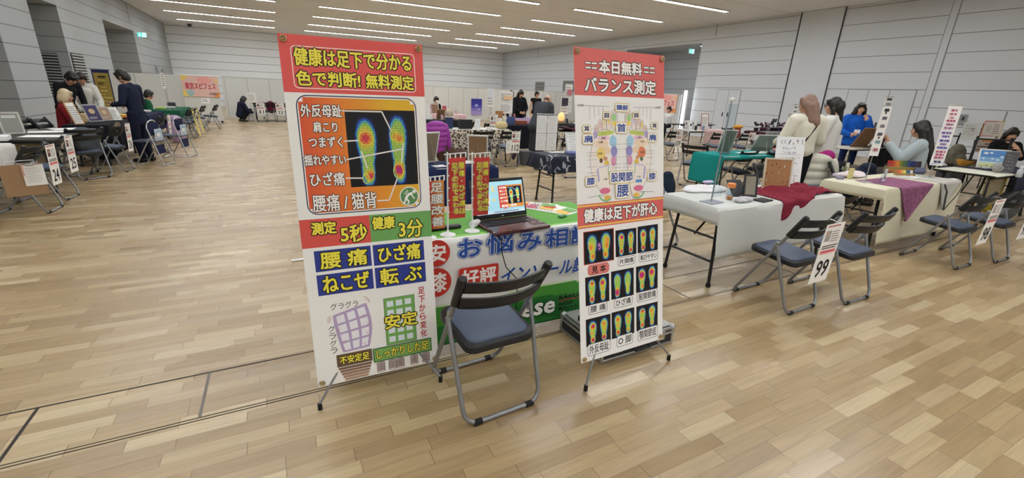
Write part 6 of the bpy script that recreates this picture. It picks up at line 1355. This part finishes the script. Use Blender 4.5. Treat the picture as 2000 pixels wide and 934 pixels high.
# row behind the leopard table
KT = (3.1, 4.9, 12.2, 12.8); table('folding_table', 'folding table with white cloth behind the leopard cloth table', *KT, GREYTOP)
drape('tablecloth', 'dark cloth on the table behind the leopard cloth', 'tablecloth', *KT, .702, (.5, .1, .0, .05), FAB('dk2', '#2b2c33'), amp=.02, seed=19)
PT2 = (4.2, 6.0, 15.2, 15.8); table('folding_table', 'folding table under the pale pink cloth by the person in a mask', *PT2, GREYTOP); drape('tablecloth', 'pale pink cloth beside the person in a face mask', 'tablecloth', *PT2, .702, (.4, .05, .0, .0), FAB('pk2', '#d6b3ba'), amp=.01, seed=20)
LT2 = (6.4, 8.2, 13.6, 14.2); table('folding_table', 'folding table under the lilac cloth in the far middle', *LT2, GREYTOP); drape('tablecloth', 'lilac cloth on a table in the far middle', 'tablecloth', *LT2, .702, (.4, .05, .0, .0), FAB('ll2', '#b8a0c4'), amp=.01, seed=21)
x, y = v2(897, 226, 10.6); picture('white board with faint writing standing behind the leopard cloth table', (3.62, 12.42), .46, .38, .1, .12, '#d8d8d8', scrib_face(9, 7, '#8a8e94', .003), z=.708, name='written_board', cat='board')
picture('brown picture back on a small easel behind the leopard cloth table', (4.15, 12.5), .24, .30, PI-.1, .3, '#b08a5c', None, '#7c5e48', z=.708)
hat = MB(); hat.ball((0, 0, .14), (.13, .12, .16), 16, 10); hat.ball((0, 0, .04), (.19, .17, .035), 18, 8); o = remesh(hat, 'straw_hat', mat('straw', '#b9ae9c', .9, noise=.25, nscale=90, bump=.3), None, .016, 3, loc=(4.42, 12.5, .72)); tag(o, 'pale straw hat standing on the table behind the leopard cloth', 'hat')
x, y = v2(960, 240, 11.2); C126 = chair_at(x, y+.1, 0, 'folding chair with a card numbered 126'); card('126', C126, 'white card numbered 126 hung on a folding chair back', x=-.04, z=.53, seed=37)
def tp(label, px, py, d, w, h, n, z0, col='#eceae6', tint=None, img=None):
    x, y = v2(px, py, d); o = thing('sign_post', label, 'sign', (x, y, 0), -.2)
    MB().tube([(0, .02, .01), (0, .02, z0+h)], .010, 6).build('post', ALU, o); MB().lathe([(.14, 0), (.14, .012), (.02, .02)], 14, (0, .02, 0)).build('base', ALU, o)
    cv = Canvas(.0008); cv.sheet(w, h, .004, col)
    for k in range(n): v0 = h/n*k; cv.rect(0, v0, w, v0+.004, '#8a8a8a').lines(w*.08, v0+h/n*.12, w*.92, v0+h/n*.85, 5, '#8f8d8a', .35, k+int(px))
    if tint: cv.rect(w*.3, h*.62, w*.95, h*.82, tint)
    if img: cv.rect(w*.1, h*.5, w*.9, h*.95, img)
    cv.build('sign_sheet', PAPER, o, loc=(-w/2, 0, z0)); return o
tp('tall white sign of two sheets with an orange patch in the far middle', 988, 215, 11.6, .36, .56, 2, .98, tint='#e8c8a0')
x, y = v2(1068, 255, 9.0); o = thing('sign_board', 'large white board of four handwritten sheets before the person in the long grey coat', 'sign', (x, y, 0), -.28)
for s in (-1, 1): MB().tube([(s*.18, .04, 0), (s*.18, .03, 1.12)], .010, 6).build('post', TBLK, o)
MB().box((0, .03, 1.12), (.44, .03, .02), None, .004).build('clip_bar', ALU, o); MB().box((0, .05, .012), (.42, .22, .02), None, .006).build('base', TBLK, o)
for i in (0, 1):
    for j in (0, 1):
        cv = Canvas(.0006); cv.sheet(.215, .345, .002, '#e7e8e8'); cv.scribble(.02, .03, .20, .32, 7, '#7c8088', .0028, 3*i+j+1); cv.build('written_sheet', PAPER, o, loc=(-.22+.225*i, 0, .40+.352*j))
tp('narrow tall double white sign far behind the leopard cloth table', 958, 212, 15.5, .26, .62, 1, 1.0, img='#dfe3ea')
cv = Canvas(.001); cv.sheet(.62, .84, .004, '#a89ad0'); cv.field(0, .2, .62, .84, 1, 8, lambda a, b: '#3c3c98' if b > .5 else ('#5a54ac' if b > .2 else '#8a80c4')).ell(.3, .5, .1, .08, '#a0a0dc', 14).ell(.45, .3, .06, .05, '#c0b8e4', 14)
p = atY(931, 209, 22.86); o = cv.build('poster', PAPER, None, loc=(p.x-.31, 22.87, p.z-.42)); tag(o, 'violet and blue poster fixed to the pale partition in the far middle', 'poster')
# far middle clutter: one thing each
clut = [((1061, 228, 10.9), (.2, .02, .2), '#8a8fae', 'blue grey picture on the table beyond the grey coat'), ((1003, 236, 11.9), (.22, .03, .34), '#a8784c', 'brown picture back right of the tall two sheet sign'), ((1007, 243, 11.3), (.09, .06, .22), '#d8d8c4', 'pale green white bottle box before the brown picture back'), ((1026, 234, 12.1), (.24, .02, .18), '#4c5a8a', 'blue picture right of the brown picture back')]
GT = (5.0, 6.9, 10.6, 11.2); table('folding_table', 'folding table with a black cloth before the person in the long grey coat', *GT, DKTOP); drape('tablecloth', 'black cloth on the table before the person in the long grey coat', 'tablecloth', *GT, .702, (.62, .05, .05, .0), FAB('bk3', '#1b1d26'), amp=.02, seed=22)
for i, (dx, s, c, l) in enumerate(((.2, (.22, .03, .34), '#a8784c', 'brown picture back right of the tall two sheet sign'), (.3, (.09, .06, .22), '#d8d8c4', 'pale green white box before the brown picture back'), (.55, (.24, .02, .20), '#4c5a8a', 'blue picture on the black cloth before the grey coat'), (.85, (.3, .2, .1), '#8c4a3c', 'red and cream box on the black cloth before the grey coat'), (1.35, (.3, .2, .08), '#c8c8cc', 'white tray on the black cloth right of the grey coat'))):
    box_thing('display_box', l, 'box', (GT[0]+dx, GT[2]+.22-(.1 if i == 1 else 0), .706), s, mat('dby'+c, c, .6, noise=.15), .0, .006)
MR = (6.7, 8.5, 9.6, 10.2); table('folding_table', 'folding table under the wine red cloth left of the right banner', *MR, DKTOP); drape('tablecloth', 'wine red cloth hanging left of the right banner', 'tablecloth', *MR, .702, (.6, .05, .05, .0), FAB('wine', '#4a2430'), amp=.015, seed=23)
for i, (dx, s, c, l) in enumerate(((.25, (.3, .2, .10), '#2c3038', 'dark case on the wine red cloth'), (.7, (.3, .22, .12), '#3c424c', 'dark grey cushion like case on the wine red cloth'), (.55, (.08, .08, .14), '#dcdce0', 'white cup like box on the wine red cloth'))): box_thing('display_box', l, 'box', (MR[0]+dx, MR[2]+.25-(.12 if i == 2 else 0), .706), s, mat('dbz'+c, c, .6), .1, .02)
x, y = v2(1097, 217, 13.2); o = thing('table_lamp', 'small glowing orange lamp in the far middle left of the right banner', 'lamp', (x, y, .706)); MB().lathe([(.07, 0), (.07, .05), (.04, .07)], 12).build('base', WOOD, o); MB().ball((0, 0, .17), (.10, .10, .13), 12, 10).build('glowing_globe', mat('salt_glow', '#f0b070', .5, emit=1.2), o)
FT = (x-.6, x+1.3, y-.25, y+.3); table('folding_table', 'folding table carrying the small glowing lamp', *FT, DKTOP)
tp('white sign with dark pictures beside the small glowing lamp', 1103, 205, 13.3, .26, .5, 1, .95, img='#4a4650'); tp('narrow white sign with red and black print near the right banner', 1110, 190, 14.6, .26, .9, 2, .95, tint='#c87a84')
for i, (px, py, d, z0, w, h, c, l) in enumerate(((870, 214, 14.5, .706, .3, .34, '#8a6c58', 'brown picture beside the person in a face mask'), (876, 212, 14.4, .706, .2, .3, '#b05060', 'red picture beside the brown picture, far middle'))):
    x, y = v2(px, py, d); picture(l, (PT2[0]+.75+.35*i, PT2[2]+.3), w, h, .1, .15, '#d0cccc', lambda cv, w, h, c=c: cv.rect(-w/2+.02, .02, w/2-.02, h-.02, c), z=.706)
box_thing('display_stand', 'black and white striped display before the person in a face mask', 'stand', (PT2[0]+.35, PT2[2]+.15, .706), (.3, .1, .34), panel_mat('bwstripe', '#dddddd', 0, .12, .06, dark=.05), .1, .004)
# partition banners
def festival(cv, w, h):
    cv.rect(0, 0, w, h, '#ecc4ba'); cv.poly([(0, 0), (.3*w, 0), (0, .35*h)], '#f0d878').poly([(0, h), (.2*w, h), (.1*w, .8*h), (0, .75*h)], '#f0d070').ell(.2*w, .18*h, .10*w, .16*h, '#a8c4c4', 20).ell(.62*w, .8*h, .2*w, .16*h, '#f2a8a0', 20).poly([(w, 0), (.82*w, 0), (w, .3*h)], '#f0a058').ell(.95*w, .8*h, .05*w, .12*h, '#f4c890', 14)
    cv.text('東京スピフェス', .08*w, .36*h, .92*w, .68*h, '#cc3848', bold=.006, out='#f6dcd4', ow=.006); cv.text('主催 協議会', .7*w, .1*h, .94*w, .22*h, '#5a3a30')
cv = Canvas(.001); cv.mb.box((.56, .004, .36), (1.12, .008, .72), None, 0, 0, '#ecc4ba'); festival(cv, 1.12, .72)
o = thing('festival_banner', 'pink festival banner hung on the partition end at the far left', 'banner', (-2.92, 20.37, .93)); cv.build('banner_sheet', SHEET, o); MB().tube([(-.03, .0, .73), (1.16, 0, .73)], .012, 6).build('pole', WHITEP, o)
cv = Canvas(.001); cv.sheet(.26, .2, .002); cv.lines(.03, .05, .23, .17, 3, '#55555a', .4, 3); o = cv.build('notice', PAPER, None, loc=(-2.42, 20.392, .70)); tag(o, 'small white notice fixed under the pink festival banner', 'notice')
cv = Canvas(.001); cv.mb.box((.9, .004, .4), (1.8, .008, .80), None, 0, 0, '#ecc4ba'); festival(cv, 1.8, .80)
o = thing('festival_banner', 'pink festival banner on the side partition right of the right banner', 'banner', (16.17, 16.95, .93), -PI/2); cv.build('banner_sheet', SHEET, o); MB().tube([(-.03, .0, .81), (1.84, 0, .81)], .012, 6).build('pole', WHITEP, o)
# ================================================================== left row
TA = (-3.55, -2.85, 5.7, 7.48); table('folding_table', 'folding table under the white cloth at the left edge', *TA, GREYTOP); drape('tablecloth', 'plain white tablecloth at the left edge', 'tablecloth', *TA, .702, (.5, .40, .1, .42), FAB('wl', '#cfcdc8', noise=.04), amp=.012, seed=24)
box_thing('tissue_box', 'white box on the white tablecloth at the left edge', 'box', (G(8, 274, .706).x-.03, G(8, 274, .706).y, .706), (.16, .24, .06), WHITEP, .2)
TB = (-3.25, -2.62, 7.85, 9.55); table('folding_table', 'black folding table with white sheets behind card 25', *TB, DKTOP)
o = MB().box((0, 0, 0), (.02, 1.3, .36), None, .004).build('board_panel', mat('beige_card', '#a89a78', .8), None, loc=(-3.15, 8.7, .42)); tag(o, 'beige board below the black table with white sheets', 'board'); 
for i, (a, b, l) in enumerate(((-2.85, 8.15, 'white sheet at the near end of the black table on the left'), (-2.95, 8.75, 'white sheet in the middle of the black table on the left'), (-2.8, 9.2, 'white sheet at the far end of the black table on the left'))): paper(l, (a-.2, b), .42, .32, .3*i, None, .7015, name='sheet')
picture('shiny wrapped picture on a wooden easel at the far left table', (-3.22, 8.6), .22, .30, .55, .3, '#b9b4ac', lambda cv, w, h: cv.rect(-w/2+.02, .02, w/2-.02, h-.02, '#8f8d88').lines(-w/2+.04, h*.72, w/2-.04, h*.85, 2, '#e8e8e4', .7, 1), z=.7015, name='wrapped_picture')
soft('grey blue cloth draped over the far end of the black table on the left', 'cloth', 'cloth', (-2.7, 9.2, .35), [(0, 0, .20, .16, .36, .20), (.06, .1, .06, .12, .3, .14)], FAB('gb', '#4c5158', noise=.25), .018)
CH24 = chair((-2.42, 6.62), (-2.40, 7.03), 'folding chair with a cork coloured board and card 24'); CHL = chair((-2.80, 6.12), (-2.80, 6.53), 'folding chair cut by the left edge of the photo'); CH25 = chair((-2.46, 7.29), (-2.44, 7.70), 'folding chair with a card numbered 25'); CHP = chair((-2.72, 8.74), (-2.40, 9.02), 'folding chair with no card seen from behind, right of card 25'); CH26 = chair((-2.33, 9.37), (-2.30, 9.78), 'folding chair with a card numbered 26'); CH27 = chair((-2.16, 11.77), (-2.14, 12.18), 'folding chair with a card numbered 27')
LK = dict(y=-.298, tilt=.05)
card('24', CH24, 'white card numbered 24 hung on a folding chair at the left', x=.02, z=.30, seed=41, **LK); card('25', CH25, 'white card numbered 25 hung on a folding chair at the left', x=.03, z=.33, seed=42, **LK); card('26', CH26, 'white card numbered 26 hung on a folding chair at the left', x=.0, z=.33, seed=43, **LK); card('27', CH27, 'white card numbered 27 hung on a folding chair at the left', x=.0, z=.33, seed=44, **LK)
bx = atD(48, 352, 4.22); o = thing('clipboard', 'brown clipboard with a white sheet hung beside card 24', 'board', (bx.x, bx.y, bx.z-.15), .5)
MB().box((0, .004, .15), (.29, .006, .30), None, .002).build('board', mat('cardboard', '#96795a', .85, noise=.08), o, rot=(-.02, 0, 0)); cv = Canvas(.0006); cv.sheet(.15, .20, .001, '#e4e2de'); cv.lines(.02, .03, .13, .18, 8, '#b5b3b0', .3, 5).rect(0, .1, .012, .2, '#c89a90'); cv.build('sheet', PAPER, o, loc=(-.0, -.004, .09)); MB().box((.06, -.008, .292), (.06, .014, .018), None, .003).build('clip', ALU, o)
MB().tube([(-.1, 0, .295), (-.1, .03, .33), (.1, .03, .33), (.1, 0, .295)], .003, 6).build('hanger', ALU, o)
for i, (px, py, l) in enumerate(((72, 243, 'folding chair behind the black table, its pale patch in the back, nearer the left edge'), (104, 238, 'folding chair behind the black table, beside the person in red'))):
    x, y = v2(px, py, 7.6+.25*i); chair_at(x, y, -95, l)
TC = (-3.2, -2.62, 10.15, 11.95); table('folding_table', 'folding table under the black cloth before the person in red', *TC, DKTOP); drape('tablecloth', 'black cloth on the table before the person in red', 'tablecloth', *TC, .702, (.5, .3, .1, .5), FAB('bk4', '#181a22'), amp=.015, seed=25)
picture('white notice in a wooden frame leaning on the black cloth at the left', (-3.0, 10.25), .15, .40, .8, .45, '#b08858', lines_face(8, n=9), z=.706, name='notice')
for i, (a, b, w, h, c, l) in enumerate(((-2.95, 10.9, .26, .32, '#4a4468', 'violet printed panel before the person in red'), (-2.85, 11.15, .22, .27, '#a88c78', 'brown and cream printed panel on the black cloth at the left'))): picture(l, (a, b), w, h, .9, .35, '#a9a9a6', lambda cv, w, h, c=c: cv.rect(-w/2+.02, .02, w/2-.02, h-.02, c).ell(0, h*.6, w*.2, h*.15, '#c8b48c', 14).lines(-w/2+.04, .05, w/2-.04, h*.3, 3, '#d8d4cc', .4, 2), z=.706, name='display_board', cat='board')
picture('white price sheet before the printed panels on the black cloth at the left', (-2.75, 11.3), .2, .26, .9, .4, '#d8d8d4', lines_face(12, n=7), z=.706, name='notice')
for i, (a, b, s, c, l) in enumerate(((-2.95, 11.55, (.3, .34, .05), '#b7bab4', 'pile of white packets on the black cloth by the navy suit'), (-2.8, 11.8, (.2, .2, .09), '#d1a848', 'yellow packet on the pile by the navy suit'), (-2.68, 11.75, (.14, .14, .04), '#8c2c34', 'red packet on the black cloth by the navy suit'), (-3.05, 10.65, (.10, .10, .16), '#c8b48a', 'cream cup like candle before the person in red'))): box_thing('packet', l, 'packet', (a, b, .706), s, mat('pk'+c, c, .6, noise=.2), .3, .02)
soft('grey patterned cloth corner hanging at the black cloth on the left', 'cloth', 'cloth', (-2.58, 10.55, .52), [(0, 0, .1, .05, .18, .11)], mat('mossy', '#7a6c50', .9, noise=.5, nscale=30), .015)
o = thing('roll_banner', 'tall dark blue and gold banner on a black stand behind the left table', 'banner', v2(207, 190, 9.6)+(0,), -.1); cv = Canvas(.0012); cv.sheet(.30, 1.05, .002, '#1f2850'); cv.rect(.02, .28, .28, .99, '#9a8440'); rnd = random.Random(8)
for k in range(9): cv.rect(.06+rnd.random()*.05, .32+.072*k, .16+rnd.random()*.1, .355+.072*k, rnd.choice(['#3a3418', '#c8b068', '#5c4f24', '#b8a050']))
cv.rect(.02, .255, .28, .27, '#0f1430').lines(.05, .08, .25, .16, 2, '#d8dcec', .6, 3); cv.build('banner_sheet', SHEET, o, loc=(-.15, 0, .58)); MB().tube([(0, .03, 0), (0, .03, 1.63)], .012, 6).build('pole', TBLK, o)
for s in (-1, 0, 1): MB().tube([(0, .03, .45), (s*.3, .03+(.3 if s == 0 else -.15), 0)], .011, 6).build('leg', TBLK, o)
MB().tube([(-.16, .01, 1.63), (.16, .01, 1.63)], .010, 6).build('top_bar', TBLK, o)
# arched chairs with printed sheets
def arched(px, py, d, label, lab2, seed):
    x, y = v2(px, py, d); o = thing('arched_chair', label, 'chair', (x, y, 0), PI/2-.25); w = .19
    P = [(-w-.02, -.22, .012), (-w, -.1, .5)]+[(-w*math.cos(PI*i/10), -.06, .66+.13*math.sin(PI*i/10)) for i in range(11)]+[(w, -.1, .5), (w+.02, -.22, .012)]
    MB().tube(P, .011, 8).build('back_frame', ALU, o); MB().tube([(-w-.02, -.22, .012), (w+.02, -.22, .012)], .011, 8).build('floor_bar', ALU, o); MB().tube([(-w, -.06, .48), (-w, .22, .012), (w, .22, .012), (w, -.06, .48)], .011, 8).build('front_frame', ALU, o)
    MB().box((0, .04, .43), (.36, .36, .03), None, .012).build('seat', SEATM, o); MB().box((0, -.075, .64), (.34, .012, .22), None, .005).build('back_panel', FAB('nvp', '#232a48'), o)
    MB().box((0, -.12, .28), (.30, .014, .16), None, .004).build('pouch', FAB('nvp', '#232a48'), o)
    cv = Canvas(.0008); cv.sheet(.24, .20, .002, '#c8d2dc'); cv.rect(.02, .06, .22, .18, '#9ab4cc').ell(.12, .1, .07, .035, '#e4e4e0', 16).lines(.02, .01, .22, .05, 2, '#7a8494', .5, seed); c = cv.build('printed_sheet', PAPER, None, loc=o.matrix_basis @ Vector((-.12, -.135, .44)), rot=(0, 0, PI/2-.25)); tag(c, lab2, 'sheet')
arched(294, 268, 7.95, 'arched silver tube chair with a navy back beside the navy suited person', 'blue printed sheet hung on the arched chair beside the navy suit', 1); arched(345, 262, 8.9, 'arched silver tube chair with a navy back beyond card 27', 'blue printed sheet hung on the arched chair beyond card 27', 2)
soft('tall lilac pink bag standing on the floor beyond card 27', 'bag', 'bag', (-2.25, 13.75, 0), [(0, 0, .30, .2, .16, .32), (0, 0, .55, .17, .14, .12)], FAB('lilacbag', '#a890b0', noise=.25, nscale=12), .02)
TD = (-3.2, -2.6, 12.9, 14.6); table('folding_table', 'folding table under the navy cloth beyond the navy suited person', *TD, DKTOP); drape('tablecloth', 'navy cloth beyond the navy suited person', 'tablecloth', *TD, .702, (.4, .1, .1, .4), FAB('nv5', '#1d2440'), amp=.01, seed=26)
TE = (-3.0, -2.35, 15.2, 17.2); table('folding_table', 'folding table under the green cloth at the far left', *TE, DKTOP); drape('tablecloth', 'dark green cloth on the far left table', 'tablecloth', *TE, .702, (.4, .1, .1, .35), FAB('gr5', '#235c44'), amp=.01, seed=27)
picture('white edged panel leaning on the navy cloth beyond the navy suited person', (-2.85, 13.3), .26, .5, .9, .4, '#d8d8d8', lines_face(14, n=6), z=.706, name='display_board', cat='board')
for i, (a, b, s, c, l) in enumerate(((-2.8, 15.6, (.2, .3, .06), '#a8c060', 'light green packet on the dark green cloth'), (-2.7, 16.2, (.25, .3, .05), '#c8c8c4', 'white packets on the dark green cloth'), (-2.75, 16.8, (.2, .2, .14), '#3a3d42', 'dark box at the far end of the dark green cloth'), (-2.9, 14.1, (.3, .3, .05), '#c4c6c4', 'white sheets pile on the navy cloth at the left'))): box_thing('packet', l, 'packet', (a, b, .706), s, mat('pk'+c, c, .6, noise=.2), .1, .015)
for i, (px, d, l) in enumerate(((309, 9.6, 'white sign strip on a slim stick on the navy cloth, nearer of two'), (331, 11.3, 'white sign strip on a slim stick on the green cloth, farther of two'))):
    x, y = ((-3.0, 13.55), (-2.62, 15.5))[i]; sign_post(l, (x, y), .95, .07, .40, lambda cv, w, h: [cv.rect(w*.2, h*(.86-.14*k), w*.8, h*(.93-.14*k), '#8a8478') for k in range(6)], z=.706, rz=.3, base=.12)
for i, (yy, l1, l2) in enumerate(((14.75, 'folding chair with a long yellow sheet, nearer of two', 'long yellow printed sheet draped over a chair back, nearer of two'), (15.5, 'folding chair with a long yellow sheet, farther of two', 'long yellow printed sheet draped over a chair back, farther of two'))):
    c = chair((-2.05, yy), (-2.03, yy+.41), l1); cv = Canvas(.001); cv.sheet(.24, .70, .003, '#d9c87c'); cv.vtext('・・・', .06, .3, .18, .66, '#3a3428').rect(.05, .50, .19, .60, '#4c4530').rect(.07, .42, .17, .47, '#6a6040').rect(.08, .2, .16, .24, '#8a7c54')
    o = cv.build('yellow_sheet', PAPER, None, loc=on_chair(c, -.12, -.33, .06), rot=(-.12, 0, c.rotation_euler.z)); tag(o, l2, 'sheet')
chair((-1.98, 16.85), (-1.96, 17.26), 'folding chair before the pink festival banner, nearer of two'); chair((-1.72, 17.6), (-1.70, 18.01), 'folding chair before the pink festival banner, farther of two')
box_thing('tote_bag', 'light green bag behind the yellow sheets on the floor', 'bag', (-2.55, 15.0, 0), (.2, .34, .55), mat('lime_bag', '#8aa844', .7, noise=.2), .1, .03)
TF = (-.85, 1.5, 21.55, 22.1); table('folding_table', 'folding table behind the chairs of cards 31 and 32', *TF, DKTOP)
CH31 = chair_at(-.55, 21.22, 2, 'folding chair with a card numbered 31 in the far left'); card('31', CH31, 'white card numbered 31 hung on a chair in the far left', x=0, z=.28, w=.30, h=.46, seed=51); CH32 = chair_at(.14, 21.25, 2, 'folding chair with a card numbered 32 beside the left banner'); card('32', CH32, 'white card numbered 32 hung on a chair beside the left banner', x=0, z=.28, w=.30, h=.46, seed=52)
jacket('jacket', 'dark red garment hung over a chair between cards 31 and 32', (-.18, 21.3), .1, FAB('dkred', '#6c2438'), .22, .34, .80, .08); chair_at(-.20, 21.62 if 0 else 21.40, 2, 'folding chair under the dark red garment between cards 31 and 32')
tp('small white written sign beside the crouching person', 493, 198, 16.6, .30, .36, 1, .78)
box_thing('plastic_bag', 'white bag on the floor beside the crouching person', 'bag', (-.95, 21.4, 0), (.22, .2, .34), WHITEP, .2, .05)

# more goods on the far tables
rnd = random.Random(99)
def goods(T, n, z, label, group, cols):
    k = 0
    for i in range(n):
        x = T[0]+.12+(T[1]-T[0]-.24)*(i+.5)/n+rnd.uniform(-.02, .02); y = T[2]+.12+rnd.choice((0, .16)); c = cols[i % len(cols)]
        o = MB().box((0, .02, .002), (.09, .08, .004)).box((0, 0, .068), (.08, .012, .13), Euler((-.2, 0, 0)).to_matrix(), .002).build('card_stand', mat('gd'+c, c, .5, noise=.3, nscale=40), None, loc=(x, y, z), rot=(0, 0, rnd.uniform(-.3, .3))); tag(o, label, 'card stand', group)
goods(KT, 6, .711, 'small card stand on the dark table behind the leopard cloth', 'card stands behind the leopard cloth', ['#dcdcd8', '#c9b8a8', '#e4e2de', '#b8a0a8'])
goods(PT2, 5, .711, 'small card stand on the pale pink cloth in the far middle', 'card stands on the pale pink cloth', ['#e4e2de', '#c8a0a4', '#d8d4cc'])
goods(LT2, 6, .711, 'small card stand on the lilac cloth in the far middle', 'card stands on the lilac cloth', ['#e4e0e4', '#d8c090', '#c07868', '#3a3a44'])
goods(MR, 5, .711, 'small card stand along the front of the wine red cloth', 'card stands on the wine red cloth', ['#dcdce0', '#8a90a8', '#b07a80'])
goods(FT, 4, .706, 'small card stand around the small glowing lamp', 'card stands around the glowing lamp', ['#dcdce0', '#2c2c34', '#8a88a0'])
bottle('slim dark red bottle on the lilac cloth in the far middle', (LT2[0]+.35, LT2[2]+.35), .045, .30, mat('wine_bottle', '#5c2430', .2)); bottle('white bottle on the lilac cloth in the far middle', (LT2[0]+.75, LT2[2]+.38), .05, .26, WHITEP)
for i, (dx, c, l) in enumerate(((.5, '#222226', 'black folding stand on the lilac cloth in the far middle'), (1.3, '#2a2a30', 'tall black stand at the right of the lilac cloth'))): box_thing('stand', l, 'stand', (LT2[0]+dx, LT2[2]+.46, .711), (.2, .06, .3+.1*i), mat('std'+c, c, .5), .2, .01)
for i, (px, py, d) in enumerate(((905, 245, 11.6), (1110, 250, 11.5), (1000, 240, 13.0))):
    x, y = v2(px, py, d); chair_at(x, y, (0, 170, 185)[i], ('folding chair between the leopard cloth and the dark table behind it', 'folding chair beyond the wine red cloth beside the right banner', 'folding chair behind the tall two sheet sign')[i])
